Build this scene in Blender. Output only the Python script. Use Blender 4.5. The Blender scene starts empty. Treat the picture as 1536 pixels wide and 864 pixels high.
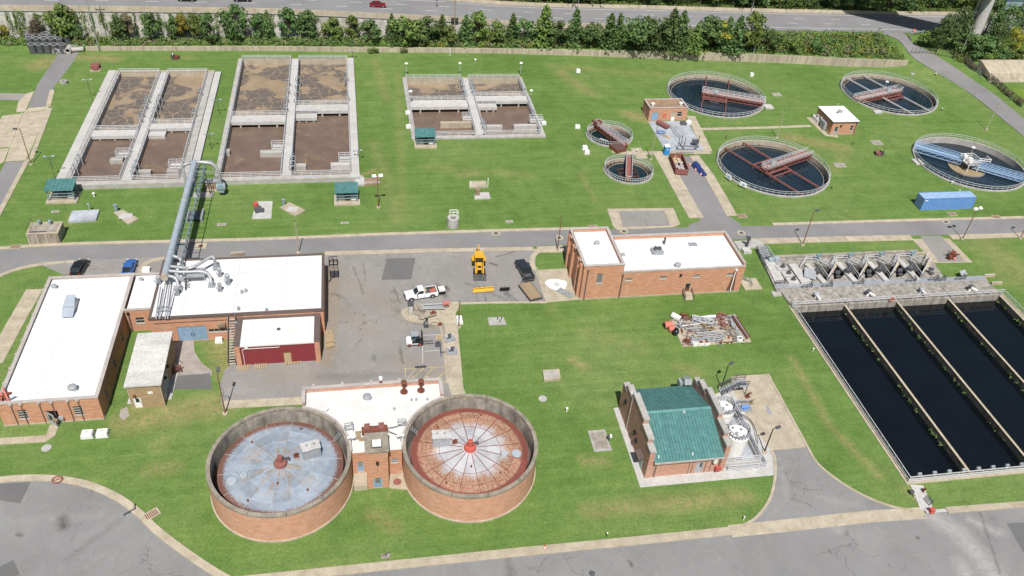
import bpy,bmesh,math,random
import numpy as np
from mathutils import Vector,Matrix
from mathutils.geometry import delaunay_2d_cdt
random.seed(7)
PI=math.pi
scene=bpy.context.scene
COL=scene.collection
# camera, sky, sun, exposure
F_PX,PITCH,ROLL,HEAD,CAM_H=1257.2355,math.radians(37.9805),math.radians(5.0712),math.radians(12.7787),91.0
FWD=Vector((math.sin(HEAD)*math.cos(PITCH),math.cos(HEAD)*math.cos(PITCH),-math.sin(PITCH)))
_r0=Vector((math.cos(HEAD),-math.sin(HEAD),0));_u0=_r0.cross(FWD)
RGT=_r0*math.cos(ROLL)+_u0*math.sin(ROLL)
UPV=-_r0*math.sin(ROLL)+_u0*math.cos(ROLL)
cd=bpy.data.cameras.new('camera');cam=bpy.data.objects.new('camera',cd);COL.objects.link(cam)
cd.sensor_fit='HORIZONTAL';cd.sensor_width=36.0;cd.lens=F_PX/1536*36.0
cd.clip_start=1.0;cd.clip_end=6000
cam.matrix_world=Matrix(((RGT.x,UPV.x,-FWD.x,0),(RGT.y,UPV.y,-FWD.y,0),(RGT.z,UPV.z,-FWD.z,CAM_H),(0,0,0,1)))
scene.camera=cam
SUN_EL,SUN_AZ=math.radians(57.0),math.radians(187.0)
world=bpy.data.worlds.new('World');scene.world=world;world.use_nodes=True
wn=world.node_tree;bg=wn.nodes['Background']
sky=wn.nodes.new('ShaderNodeTexSky');sky.sky_type='NISHITA';sky.sun_disc=False
sky.sun_elevation=SUN_EL;sky.sun_rotation=SUN_AZ;sky.air_density=1.2;sky.dust_density=2.0
wn.links.new(sky.outputs[0],bg.inputs[0]);bg.inputs[1].default_value=0.055
sl=bpy.data.lights.new('sun','SUN');sl.energy=4.5;sl.angle=math.radians(0.5);sl.color=(1.0,0.955,0.89)
so=bpy.data.objects.new('sun',sl);COL.objects.link(so)
sdir=Vector((math.sin(SUN_AZ)*math.cos(SUN_EL),math.cos(SUN_AZ)*math.cos(SUN_EL),math.sin(SUN_EL)))
so.rotation_euler=sdir.to_track_quat('Z','Y').to_euler();so.location=(0,0,120)
scene.view_settings.view_transform='Standard';scene.view_settings.look='None'
scene.view_settings.exposure=0.4;scene.view_settings.gamma=1.0
# site survey: sight lines of the camera onto the terrain
def lerp_tab(x,tab):
 if x<=tab[0][0]:return tab[0][1]
 for(a,b),(c,d)in zip(tab,tab[1:]):
  if x<=c:return b+(d-b)*(x-a)/(c-a)
 return tab[-1][1]
def smooth(t):
 t=min(1,max(0,t));return t*t*(3-2*t)
NW_Y=[(-130,218.6),(-62,218.4),(-22,218.2),(6,217.4),(27,217.0),(42,216.4),(66,214.5),(90,212.3),(118,209.8),(141,207.0),(155,205.9),(400,205.9)]
NW_H=[(-130,.8),(-62,.9),(-22,1.1),(42,1.2),(66,1.6),(90,2.1),(400,2.25)]
HW_Y=224.5
HW_Z=[(-150,8.3),(-54,8.2),(-21,8.0),(-4,7.4),(13,6.7),(28,6.1),(43,5.0),(58,4.5),(90,4.15),(118,3.6),(170,3.0),(400,3.0)]
def terrain(x,y):
 yw,hb=lerp_tab(x,NW_Y),lerp_tab(x,NW_H)
 if y>HW_Y+.12:return lerp_tab(x,HW_Z)-.12
 if x>152:
  k=smooth((x-152)/8)
  if y>yw+.15:
   low=hb+(lerp_tab(x,HW_Z)-.2-hb)*smooth((y-yw)/(HW_Y-yw))
   ramp=3*smooth((y-192)/26)
   return low*(1-k)+ramp*k
  return k*3*smooth((y-192)/26)
 if y>yw+.15:
  t=(y-yw)/(HW_Y-yw)
  k=smooth((x-40)/30)
  return hb+k*(lerp_tab(x,HW_Z)-.2-hb)*smooth(t)
 return 0.0
def at(px,py,z=None):
 d=FWD+RGT*((px-768)/F_PX)-UPV*((py-432)/F_PX)
 if z is not None:
  t=(z-CAM_H)/d.z;p=d*t;return Vector((p.x,p.y,z))
 zz=0.0
 for _ in range(14):
  t=(zz-CAM_H)/d.z;p=d*t;zz=.5*zz+.5*terrain(p.x,p.y)
 return Vector((p.x,p.y,zz))
def ats(pts,z=0.0):return[at(a,b,z)for a,b in pts]
def spline(pts,n=6,closed=False):
 out=[];P=[Vector(p)for p in pts];N=len(P)
 rng=range(N)if closed else range(N-1)
 for i in rng:
  p1,p2=P[i],P[(i+1)%N]
  p0=P[i-1]if(i>0 or closed)else p1*2-p2
  p3=P[(i+2)%N]if(i+2<N or closed)else p2*2-p1
  for k in range(n):
   t=k/n
   out.append(.5*((2*p1)+(p2-p0)*t+(2*p0-5*p1+4*p2-p3)*t*t+(3*p1-p0-3*p2+p3)*t*t*t))
 if not closed:out.append(P[-1])
 return out
 # geometry builder
class B:
 def __init__(s):s.v=[];s.f=[]
 def add(s,vs,fs):
  n=len(s.v);s.v+=[tuple(v)for v in vs];s.f+=[tuple(i+n for i in f)for f in fs];return s
 def box(s,x0,y0,z0,x1,y1,z1):
  return s.add([(x0,y0,z0),(x1,y0,z0),(x1,y1,z0),(x0,y1,z0),(x0,y0,z1),(x1,y0,z1),(x1,y1,z1),(x0,y1,z1)],[(0,3,2,1),(4,5,6,7),(0,1,5,4),(1,2,6,5),(2,3,7,6),(3,0,4,7)])
 def obox(s,c,size,rz=0,rx=0,ry=0):
  m=Matrix.Translation(c)@Matrix.Rotation(rz,4,'Z')@Matrix.Rotation(ry,4,'Y')@Matrix.Rotation(rx,4,'X')
  a,b,h=size[0]/2,size[1]/2,size[2]/2
  return s.add([m@Vector(q)for q in((-a,-b,-h),(a,-b,-h),(a,b,-h),(-a,b,-h),(-a,-b,h),(a,-b,h),(a,b,h),(-a,b,h))],[(0,3,2,1),(4,5,6,7),(0,1,5,4),(1,2,6,5),(2,3,7,6),(3,0,4,7)])
 def beam(s,p,q,w,h=None):
  p,q=Vector(p),Vector(q);h=h or w;d=q-p
  if d.length<1e-6:return s
  d.normalize();side=d.cross(Vector((0,0,1)))
  if side.length<1e-3:side=Vector((1,0,0))
  side.normalize();up=side.cross(d);a,b=side*w/2,up*h/2
  return s.add([p-a-b,p+a-b,p+a+b,p-a+b,q-a-b,q+a-b,q+a+b,q-a+b],[(0,1,2,3),(7,6,5,4),(4,5,1,0),(5,6,2,1),(6,7,3,2),(7,4,0,3)])
 def cyl(s,p,q,r,r2=None,n=10,cap=True):
  p,q=Vector(p),Vector(q);r2=r if r2 is None else r2;d=(q-p).normalized()
  a=d.cross(Vector((0,0,1)))
  if a.length<1e-3:a=Vector((1,0,0))
  a.normalize();b=d.cross(a);vs=[]
  for c,rr in((p,r),(q,r2)):
   for i in range(n):
    t=2*PI*i/n;vs.append(c+(a*math.cos(t)+b*math.sin(t))*rr)
  fs=[(i,(i+1)%n,n+(i+1)%n,n+i)for i in range(n)]
  if cap:fs+=[tuple(range(n-1,-1,-1)),tuple(range(n,2*n))]
  return s.add(vs,fs)
 def tube(s,pts,r,n=8):
  P=[Vector(p)for p in pts];vs=[];m=len(P);prev=None
  for i in range(m):
   d=(P[min(i+1,m-1)]-P[max(i-1,0)]).normalized()
   if prev is None:
    a=d.cross(Vector((0,0,1)))
    if a.length<1e-3:a=Vector((1,0,0))
   else:a=prev-d*prev.dot(d)
   a.normalize();prev=a;b=d.cross(a)
   for k in range(n):
    t=2*PI*k/n;vs.append(P[i]+(a*math.cos(t)+b*math.sin(t))*r)
  fs=[]
  for i in range(m-1):
   for k in range(n):fs.append((i*n+k,i*n+(k+1)%n,(i+1)*n+(k+1)%n,(i+1)*n+k))
  fs+=[tuple(range(n-1,-1,-1)),tuple(range((m-1)*n,m*n))]
  return s.add(vs,fs)
 def prism(s,poly,z0,z1):
  n=len(poly)
  if sum(poly[i][0]*poly[(i+1)%n][1]-poly[(i+1)%n][0]*poly[i][1]for i in range(n))<0:poly=poly[::-1]
  vs=[(p[0],p[1],z0)for p in poly]+[(p[0],p[1],z1)for p in poly]
  return s.add(vs,[tuple(range(n-1,-1,-1)),tuple(range(n,2*n))]+[(i,(i+1)%n,n+(i+1)%n,n+i)for i in range(n)])
 def lathe(s,prof,c=(0,0),n=24,a0=0,a1=2*PI,closed=False):
  full=abs(a1-a0)>2*PI-1e-4;k=n if full else n+1;m=len(prof);vs=[]
  for i in range(k):
   t=a0+(a1-a0)*i/n
   for r,z in prof:vs.append((c[0]+r*math.cos(t),c[1]+r*math.sin(t),z))
  fs=[];mm=m if closed else m-1
  for i in range(n):
   j=(i+1)%k
   for q in range(mm):
    w=(q+1)%m;fs.append((i*m+q,j*m+q,j*m+w,i*m+w))
  if not full and closed:fs+=[tuple(range(m)),tuple(range((k-1)*m+m-1,(k-1)*m-1,-1))]
  return s.add(vs,fs)
 def loft(s,secs,cap=True):
  n=len(secs[0]);vs=[p for q in secs for p in q];fs=[]
  for i in range(len(secs)-1):
   for k in range(n):fs.append((i*n+k,i*n+(k+1)%n,(i+1)*n+(k+1)%n,(i+1)*n+k))
  if cap:fs+=[tuple(range(n-1,-1,-1)),tuple(range((len(secs)-1)*n,len(secs)*n))]
  return s.add(vs,fs)
 def sheet(s,poly,z=None):
  n=len(poly);vs=[(p[0],p[1],p[2]if z is None else z)for p in poly]
  if sum(poly[i][0]*poly[(i+1)%n][1]-poly[(i+1)%n][0]*poly[i][1]for i in range(n))<0:vs=vs[::-1]
  return s.add(vs,[tuple(range(n))])
 def strip(s,left,right):
  n=len(left);return s.add(list(left)+list(right),[(i,i+1,n+i+1,n+i)for i in range(n-1)])
 def rail(s,pts,h=1.07,rails=(1.0,.55),r=.045,sp=2.0,closed=False,base=0.0):
  P=[Vector(p)for p in pts]
  if closed:P.append(P[0])
  for f in rails:
   for a,b in zip(P,P[1:]):s.beam(a+Vector((0,0,h*f+base)),b+Vector((0,0,h*f+base)),2*r)
  for a,b in zip(P,P[1:]):
   L=(b-a).length;k=max(1,round(L/sp))
   for i in range(k+1):
    if i==k and b is not P[-1]:continue
    q=a+(b-a)*(i/k);s.beam(q,q+Vector((0,0,h+base)),1.7*r)
  return s
ORI={}
def mesh_of(b,name,mats,smooth_angle=35):
 me=bpy.data.meshes.new(name);me.from_pydata(b.v,[],b.f)
 bm=bmesh.new();bm.from_mesh(me)
 bmesh.ops.recalc_face_normals(bm,faces=bm.faces);bm.to_mesh(me);bm.free()
 me.materials.append(mats)
 me.polygons.foreach_set('use_smooth',[True]*len(me.polygons));me.set_sharp_from_angle(angle=math.radians(smooth_angle))
 return me
def obj(name,b,mat,par=None,local=False,kind=None,label=None,up=False):
 o_=ORI.get(par.name)if(par is not None and not local)else None
 if o_ is not None and o_.length>0:
  b.v=[(x-o_.x,y-o_.y,z-o_.z)for x,y,z in b.v]
 me=mesh_of(b,name,mat)
 if up:me_up(me)
 o=bpy.data.objects.new(name,me);COL.objects.link(o)
 if par is not None:
  o.parent=par;ORI[o.name]=ORI[par.name]
 else:ORI[o.name]=Vector((0,0,0))
 if kind:o['kind']=kind
 if label:o['label']=label
 return o
def me_up(me):
 if sum(p.normal.z*p.area for p in me.polygons)<0:me.flip_normals()
def thing(name,label,cat,loc=(0,0,0),rz=0,group=None):
 o=bpy.data.objects.new(name,None);COL.objects.link(o);o.empty_display_size=.3
 o.location=loc;o.rotation_euler=(0,0,rz);o['label']=label;o['category']=cat
 if group:o['group']=group
 ORI[o.name]=Vector(loc);return o
def tag(o,label,cat,group=None):
 o['label']=label;o['category']=cat
 if group:o['group']=group
 return o
def dup(root,loc,rz=0,label=None,par=None):
 r=root.copy();COL.objects.link(r)
 if par is None:
  r.location=loc;r.rotation_euler=(0,0,rz)
  if label:r['label']=label
 else:r.parent=par
 for ch in root.children:dup(ch,None,par=r)
 return r
def struct(name,b,mat,par=None,up=True):
 return obj(name,b,mat,par,kind=None if par else 'structure',up=up)
def copies(name,me,items,par):
 """many alike pieces sharing one mesh: items = (location, rz)"""
 for loc,rz in items:
  o=bpy.data.objects.new(name,me);COL.objects.link(o);o.parent=par
  o.location=Vector(loc)-ORI[par.name];o.rotation_euler=(0,0,rz);ORI[o.name]=ORI[par.name]
  # materials
def srgb(r,g,b):
 def f(c):
  c/=255;return c/12.92 if c<=.04045 else((c+.055)/1.055)**2.4
 return(f(r),f(g),f(b),1)
class N:
 """small node helper"""
 def __init__(s,name):
  s.m=bpy.data.materials.new(name);s.m.use_nodes=True;s.t=s.m.node_tree;s.b=s.t.nodes['Principled BSDF']
 def new(s,typ,**kw):
  n=s.t.nodes.new(typ)
  for k,v in kw.items():setattr(n,k,v)
  return n
 def ln(s,a,b):s.t.links.new(a,b)
 def coord(s,scale=(1,1,1),kind='Object'):
  c=s.new('ShaderNodeTexCoord');mp=s.new('ShaderNodeMapping');mp.inputs['Scale'].default_value=scale
  s.ln(c.outputs[kind],mp.inputs[0]);return mp.outputs[0]
 def noise(s,vec,scale,detail=4,rough=.55,dist=0):
  n=s.new('ShaderNodeTexNoise');s.ln(vec,n.inputs['Vector']);n.inputs['Scale'].default_value=scale
  n.inputs['Detail'].default_value=detail;n.inputs['Roughness'].default_value=rough;n.inputs['Distortion'].default_value=dist
  return n.outputs['Fac']
 def ramp(s,fac,stops):
  r=s.new('ShaderNodeValToRGB');s.ln(fac,r.inputs[0]);e=r.color_ramp.elements
  while len(e)<len(stops):e.new(.5)
  for el,(p,c)in zip(e,stops):
   el.position=p;el.color=c if hasattr(c,'__len__')else(c,c,c,1)
  return r.outputs[0]
 def mix(s,fac,a,b,mode='MIX'):
  n=s.new('ShaderNodeMix',data_type='RGBA',blend_type=mode)
  for sock,v in((n.inputs[0],fac),(n.inputs[6],a),(n.inputs[7],b)):
   if hasattr(v,'is_linked'):s.ln(v,sock)
   else:sock.default_value=v
  return n.outputs[2]
 def math(s,op,a,b=None,c=None,clamp=False):
  n=s.new('ShaderNodeMath',operation=op);n.use_clamp=clamp
  for i,v in enumerate((a,b,c)):
   if v is None:continue
   if hasattr(v,'is_linked'):s.ln(v,n.inputs[i])
   else:n.inputs[i].default_value=v
  return n.outputs[0]
 def bump(s,h,strength=.3,dist=.05):
  n=s.new('ShaderNodeBump');n.inputs['Strength'].default_value=strength;n.inputs['Distance'].default_value=dist
  s.ln(h,n.inputs['Height']);s.ln(n.outputs[0],s.b.inputs['Normal'])
 def fin(s,col,rough=.8,metal=0,spec=.3):
  if hasattr(col,'is_linked'):s.ln(col,s.b.inputs['Base Color'])
  else:s.b.inputs['Base Color'].default_value=col
  if hasattr(rough,'is_linked'):s.ln(rough,s.b.inputs['Roughness'])
  else:s.b.inputs['Roughness'].default_value=rough
  s.b.inputs['Metallic'].default_value=metal;s.b.inputs['Specular IOR Level'].default_value=spec
  return s.m
def plain(name,c,c2=None,scale=1.2,rough=.7,metal=0,spec=.3,fine=None,bump=0,stretch=(1,1,1),lo=.35,hi=.68,rnd=.06,dirt=0):
 """albedo mottled between two colours, optional fine grain"""
 n=N(name);c=tuple(c)+((1,)if len(c)==3 else())
 if c2 is None:c2=tuple(v*.8 for v in c[:3])+(1,)
 else:c2=tuple(c2)+((1,)if len(c2)==3 else())
 v=n.coord(stretch);f=n.noise(v,scale,5,.6)
 col=n.mix(n.ramp(f,[(lo,0),(hi,1)]),c,c2)
 if fine:
  g=n.noise(v,fine,3,.7);col=n.mix(1.0,col,n.ramp(g,[(.25,.72),(.75,1.2)]),'MULTIPLY')
 oi=n.new('ShaderNodeObjectInfo');col=n.mix(1.0,col,n.ramp(oi.outputs['Random'],[(0,1-rnd),(1,1+rnd)]),'MULTIPLY')
 if dirt:col=n.mix(n.ramp(n.noise(v,.16,6,.75,1.2),[(.58,0),(.80,dirt)]),col,(.40,.37,.32,1))
 if bump:n.bump(n.noise(v,fine or scale*6,4),bump,.03)
 return n.fin(col,rough,metal,spec)
 # materials library
def brick_mat(name,c1,c2,mortar,cyl=False):
 n=N(name);tc=n.new('ShaderNodeTexCoord');sx=n.new('ShaderNodeSeparateXYZ');n.ln(tc.outputs['Object'],sx.inputs[0])
 cx=n.new('ShaderNodeCombineXYZ')
 if cyl:
  ang=n.math('ARCTAN2',sx.outputs[1],sx.outputs[0]);n.ln(n.math('MULTIPLY',ang,9.0),cx.inputs[0])
 else:n.ln(n.math('ADD',sx.outputs[0],sx.outputs[1]),cx.inputs[0])
 n.ln(sx.outputs[2],cx.inputs[1])
 bt=n.new('ShaderNodeTexBrick');n.ln(cx.outputs[0],bt.inputs['Vector'])
 bt.inputs['Color1'].default_value=c1;bt.inputs['Color2'].default_value=c2;bt.inputs['Mortar'].default_value=mortar
 bt.inputs['Scale'].default_value=1.0;bt.inputs['Brick Width'].default_value=.3;bt.inputs['Row Height'].default_value=.1
 bt.inputs['Mortar Size'].default_value=.012
 mp=n.new('ShaderNodeMapping');mp.inputs['Scale'].default_value=(.5,2.2,1);n.ln(cx.outputs[0],mp.inputs[0])
 f=n.noise(mp.outputs[0],1.5,6,.7)
 col=n.mix(1.0,bt.outputs[0],n.ramp(f,[(.25,.66),(.75,1.28)]),'MULTIPLY')
 f2=n.noise(tc.outputs['Object'],.5,4,.6)
 col=n.mix(n.ramp(f2,[(.5,0),(.8,.4)]),col,mortar)
 return n.fin(col,.9,0,.2)
m={}
m['brick']=brick_mat('brick',(.50,.225,.125,1),(.42,.175,.095,1),(.50,.36,.27,1))
m['brick_ring']=brick_mat('brick_ring',(.54,.255,.155,1),(.47,.21,.12,1),(.52,.40,.31,1),True)
m['brick_dark']=brick_mat('brick_dark',(.30,.115,.07,1),(.25,.09,.055,1),(.33,.22,.17,1))
m['brick_tan']=brick_mat('brick_tan',(.34,.235,.13,1),(.29,.195,.105,1),(.36,.29,.2,1))
m['brick_pink']=brick_mat('brick_pink',(.47,.23,.16,1),(.40,.185,.125,1),(.48,.36,.3,1))
m['red_paint']=plain('red_paint',(.20,.03,.036),(.30,.085,.085),2.5,lo=.5,hi=.8,rough=.7,fine=9,stretch=(1,1,3))
m['slab_roof']=plain('pale_slab_roof',(.54,.535,.52),(.44,.43,.41),.5,.9,fine=3)
m['conc']=plain('concrete',(.40,.39,.375),(.30,.285,.265),.7,.9,fine=6)
m['conc_w']=plain('concrete_pale',(.47,.465,.455),(.38,.37,.355),.8,.9,fine=5)
m['conc_d']=plain('concrete_weathered',(.34,.31,.265),(.20,.175,.145),.8,.92,fine=5,stretch=(1,1,.4))
m['conc_tan']=plain('concrete_tan',(.43,.38,.295),(.32,.275,.205),.6,.9,fine=6)
m['conc_stain']=plain('concrete_stained',(.35,.33,.295),(.16,.145,.125),1.1,.92,fine=4,stretch=(1,1,.25))
m['wall_n']=plain('retaining_concrete',(.42,.37,.29),(.27,.235,.18),.9,.92,fine=4,stretch=(1.2,1.2,.15))
m['wall_panel']=plain('highway_wall_panel',(.50,.49,.455),(.36,.345,.31),.8,.9,fine=3,stretch=(1,1,.25),rnd=.12)
m['white_roof']=plain('white_membrane',(.62,.62,.63),(.54,.54,.535),.3,.75,fine=None,lo=.48,hi=.82,dirt=.3)
m['white_roof2']=plain('white_membrane_dirty',(.60,.595,.585),(.50,.48,.44),.4,.8,fine=None,lo=.52,hi=.85,dirt=.5)
m['seam_roof']=plain('membrane_seam',(.47,.47,.47),(.40,.40,.39),.8,.8)
m['roof_tan']=plain('gravel_roof',(.30,.22,.145),(.2,.14,.09),.9,.95,fine=12)
m['cap']=plain('coping_stone',(.42,.385,.36),(.33,.30,.28),.8,.85,fine=8)
m['cap_d']=plain('coping_weathered',(.30,.265,.21),(.17,.155,.13),.9,.9,fine=5)
m['brown_metal']=plain('brown_fascia',(.10,.075,.068),(.13,.1,.09),2,.5)
m['white']=plain('white_paint',(.72,.72,.71),(.62,.62,.6),1.5,.5)
m['rail']=plain('galvanised_rail',(.62,.63,.65),(.5,.51,.53),2,.45,.25)
m['steel']=plain('galvanised_steel',(.42,.44,.47),(.32,.34,.37),1.5,.45,.4)
m['steel_d']=plain('dark_steel',(.085,.09,.1),(.13,.13,.14),2,.5,.3)
m['pipe_blue']=plain('painted_air_main',(.38,.43,.49),(.32,.37,.43),.7,.4,.2)
m['pipe_pale']=plain('pale_pipe',(.37,.38,.395),(.30,.31,.32),.9,.45,.25)
m['black']=plain('black_paint',(.012,.012,.014),(.02,.02,.02),3,.45)
m['rust']=plain('rust',(.19,.065,.035),(.11,.04,.028),3,.9,fine=10)
m['rust_red']=plain('red_oxide',(.26,.105,.09),(.19,.075,.062),2,.8,fine=8)
m['rust_pole']=plain('brown_pole',(.21,.115,.065),(.15,.08,.05),3,.8)
m['red']=plain('faded_red',(.46,.10,.075),(.36,.08,.06),2,.6)
m['pink']=plain('faded_pink',(.50,.16,.13),(.42,.13,.1),2,.6)
m['blue_steel']=plain('blue_bridge_paint',(.25,.39,.58),(.33,.45,.62),2,.5)
m['blue_cont']=plain('container_blue',(.10,.235,.53),(.13,.26,.52),.8,.5,fine=3)
m['blue_cont_roof']=plain('container_faded_blue',(.30,.42,.60),(.24,.36,.56),.6,.6,fine=3)
m['blue_toilet']=plain('portable_toilet_blue',(.03,.22,.50),(.035,.24,.52),2,.4)
m['tarp']=plain('blue_tarp',(.018,.04,.15),(.03,.055,.19),2.5,.45,bump=.6)
m['teal']=plain('teal_metal_roof',(.075,.195,.19),(.088,.212,.205),.8,.42,.15,fine=1.5)
m['teal_pale']=plain('teal_steel',(.17,.25,.28),(.21,.28,.31),2,.5)
m['door_blue']=plain('door_blue',(.22,.33,.46),(.19,.29,.41),1.5,.5)
m['door_grey']=plain('door_grey',(.36,.38,.40),(.31,.33,.35),1.5,.5)
m['glass']=plain('window_glass',(.015,.02,.025),(.03,.035,.04),1,.08,spec=.6)
m['frame']=plain('window_frame',(.42,.40,.37),(.36,.34,.32),2,.5)
m['cool']=plain('grey_equipment',(.36,.38,.40),(.27,.29,.31),2,.5,.2)
m['tyre']=plain('tyre_rubber',(.015,.015,.015),(.03,.028,.026),4,.9)
m['chrome']=plain('wheel_metal',(.5,.5,.52),(.4,.4,.42),3,.3,.6)
m['yellow']=plain('machine_yellow',(.60,.34,.035),(.52,.30,.03),2,.45)
m['wood']=plain('weathered_wood',(.34,.255,.16),(.22,.165,.11),2.5,.9,fine=14,stretch=(1,6,1))
m['wood_new']=plain('pale_wood',(.46,.36,.21),(.38,.29,.17),2.5,.9,fine=14)
m['orange']=plain('traffic_orange',(.62,.10,.03),(.55,.09,.03),2,.5)
m['skin']=plain('skin',(.42,.24,.16),(.38,.21,.14),4,.6)
m['hivis']=plain('hi_vis_shirt',(.40,.62,.16),(.36,.56,.14),4,.7)
m['denim']=plain('dark_trousers',(.03,.035,.05),(.04,.045,.06),4,.8)
m['hair']=plain('dark_hair',(.02,.015,.01),(.03,.02,.015),8,.8)
m['line_w']=plain('road_paint_white',(.55,.55,.53),(.40,.40,.39),3,.7)
m['line_y']=plain('road_paint_yellow',(.50,.40,.17),(.30,.26,.17),2,.8)
m['red_light']=plain('tail_lens',(.4,.01,.01),None,2,.2)
m['head_light']=plain('head_lens',(.7,.7,.72),None,2,.1)
m['car_white']=plain('car_white',(.74,.75,.77),(.72,.73,.75),2,.18,spec=.6)
m['car_black']=plain('car_black',(.010,.011,.014),(.014,.015,.018),2,.15,spec=.6)
m['car_navy']=plain('car_navy_grey',(.022,.028,.036),(.028,.033,.042),2,.18,spec=.6)
m['car_blue']=plain('car_blue',(.035,.105,.30),(.04,.115,.32),2,.18,spec=.6)
m['car_red']=plain('car_red',(.16,.008,.018),(.18,.01,.02),2,.18,spec=.6)
m['bark']=plain('bark',(.10,.075,.055),(.06,.045,.035),4,.95,fine=14)
m['soil']=plain('bare_soil',(.32,.245,.15),(.22,.17,.10),.9,.95,fine=7)
m['gravel']=plain('gravel',(.33,.30,.27),(.25,.22,.2),.7,.95,fine=9)
m['slab_wet']=plain('drying_slab',(.42,.45,.49),(.27,.29,.33),.35,.6,fine=3)
def leaf_mat(name,a,b,c):
 n=N(name);oi=n.new('ShaderNodeObjectInfo');v=n.coord()
 f=n.noise(v,.55,3,.6);g=n.noise(v,3.0,2,.5)
 col=n.ramp(n.math('ADD',n.math('MULTIPLY',f,.55),n.math('MULTIPLY',g,.45)),[(.30,a),(.47,b),(.62,c)])
 hs=n.new('ShaderNodeHueSaturation');n.ln(col,hs.inputs['Color'])
 n.ln(n.math('MULTIPLY_ADD',oi.outputs['Random'],.035,.482),hs.inputs['Hue'])
 n.ln(n.math('MULTIPLY_ADD',oi.outputs['Random'],.5,.78),hs.inputs['Value'])
 n.fin(hs.outputs[0],.7,0,.25)
 n.b.inputs['Transmission Weight'].default_value=0
 return n.m
m['leaf']=leaf_mat('foliage_dark',(.03,.06,.02,1),(.065,.115,.035,1),(.105,.16,.05,1))
m['leaf2']=leaf_mat('foliage_mid',(.05,.085,.02,1),(.095,.145,.033,1),(.145,.19,.045,1))
m['leaf3']=leaf_mat('foliage_yellow',(.10,.10,.015,1),(.20,.19,.025,1),(.27,.235,.04,1))
m['leaf4']=leaf_mat('foliage_dry',(.07,.06,.035,1),(.13,.11,.07,1),(.18,.15,.10,1))
def seg_mask(n,vec,segs,wob):
 """soft union of capsules (ax, ay, bx, by, width, strength) in plan"""
 acc=None
 for ax,ay,bx,by,w,st in segs:
  dx,dy=bx-ax,by-ay;L2=max(dx*dx+dy*dy,1e-6)
  sx=n.new('ShaderNodeVectorMath',operation='SUBTRACT');n.ln(vec,sx.inputs[0]);sx.inputs[1].default_value=(ax,ay,0)
  dt=n.new('ShaderNodeVectorMath',operation='DOT_PRODUCT');n.ln(sx.outputs[0],dt.inputs[0]);dt.inputs[1].default_value=(dx/L2,dy/L2,0)
  t=n.math('ADD',dt.outputs['Value'],0,clamp=True)
  sc=n.new('ShaderNodeVectorMath',operation='SCALE');sc.inputs[0].default_value=(dx,dy,0);n.ln(t,sc.inputs['Scale'])
  d=n.new('ShaderNodeVectorMath',operation='DISTANCE');n.ln(sx.outputs[0],d.inputs[0]);n.ln(sc.outputs[0],d.inputs[1])
  q=n.math('SUBTRACT',1,n.math('DIVIDE',n.math('ADD',d.outputs['Value'],wob),w),clamp=True)
  q=n.math('MULTIPLY',q,st)
  acc=q if acc is None else n.math('MAXIMUM',acc,q)
 return acc
def grass_mat():
 n=N('grass');v=n.coord((1,1,0));
 n1=n.noise(v,.035,6,.65,.6);n2=n.noise(v,.35,5,.7,.3);n3=n.noise(v,2.6,4,.8)
 base=n.ramp(n1,[(.28,(.078,.145,.032,1)),(.5,(.105,.176,.045,1)),(.72,(.140,.196,.064,1))])
 base=n.mix(1.0,base,n.ramp(n2,[(.25,(.74,.80,.78,1)),(.5,(1,1,1,1)),(.78,(1.32,1.18,1.25,1))]),'MULTIPLY')
 base=n.mix(1.0,base,n.ramp(n3,[(.22,.62),(.5,1.0),(.8,1.42)]),'MULTIPLY')
 w=n.new('ShaderNodeTexWave',wave_type='BANDS',bands_direction='Y');mp=n.coord((.05,1,0));n.ln(mp,w.inputs['Vector'])
 w.inputs['Scale'].default_value=.16;w.inputs['Distortion'].default_value=5;w.inputs['Detail'].default_value=3;w.inputs['Detail Scale'].default_value=.35
 base=n.mix(1.0,base,n.ramp(w.outputs['Fac'],[(.2,(.975,.985,.975,1)),(.8,(1.025,1.015,1.02,1))]),'MULTIPLY')
 sk=n.noise(n.coord((.05,.9,0)),1.0,4,.6,.8);base=n.mix(1.0,base,n.ramp(sk,[(.3,(.88,.92,.9,1)),(.7,(1.13,1.08,1.1,1))]),'MULTIPLY')
 wob=n.math('MULTIPLY',n.math('SUBTRACT',n.noise(v,.7,6,.8),.5),3.2)
 segs=[]
 for(a,b,c,d,wd,st)in DRY:
  p,q=at(a,b),at(c,d);segs.append((p.x,p.y,q.x,q.y,wd,st))
 mask=n.math('MULTIPLY',seg_mask(n,v,segs,wob),1.5,clamp=True)
 spots=n.ramp(n.noise(v,.11,5,.75),[(.60,0),(.78,.55)])
 mask2=n.math('MAXIMUM',mask,spots)
 fineb=n.ramp(n.noise(v,1.7,4,.85),[(.38,.08),(.62,1)])
 mask2=n.math('MULTIPLY',mask2,fineb)
 dry=n.ramp(n2,[(.3,(.20,.17,.07,1)),(.7,(.33,.26,.135,1))])
 col=n.mix(mask2,base,dry)
 n.bump(n3,.5,.12)
 return n.fin(col,.95,0,.1)
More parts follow.
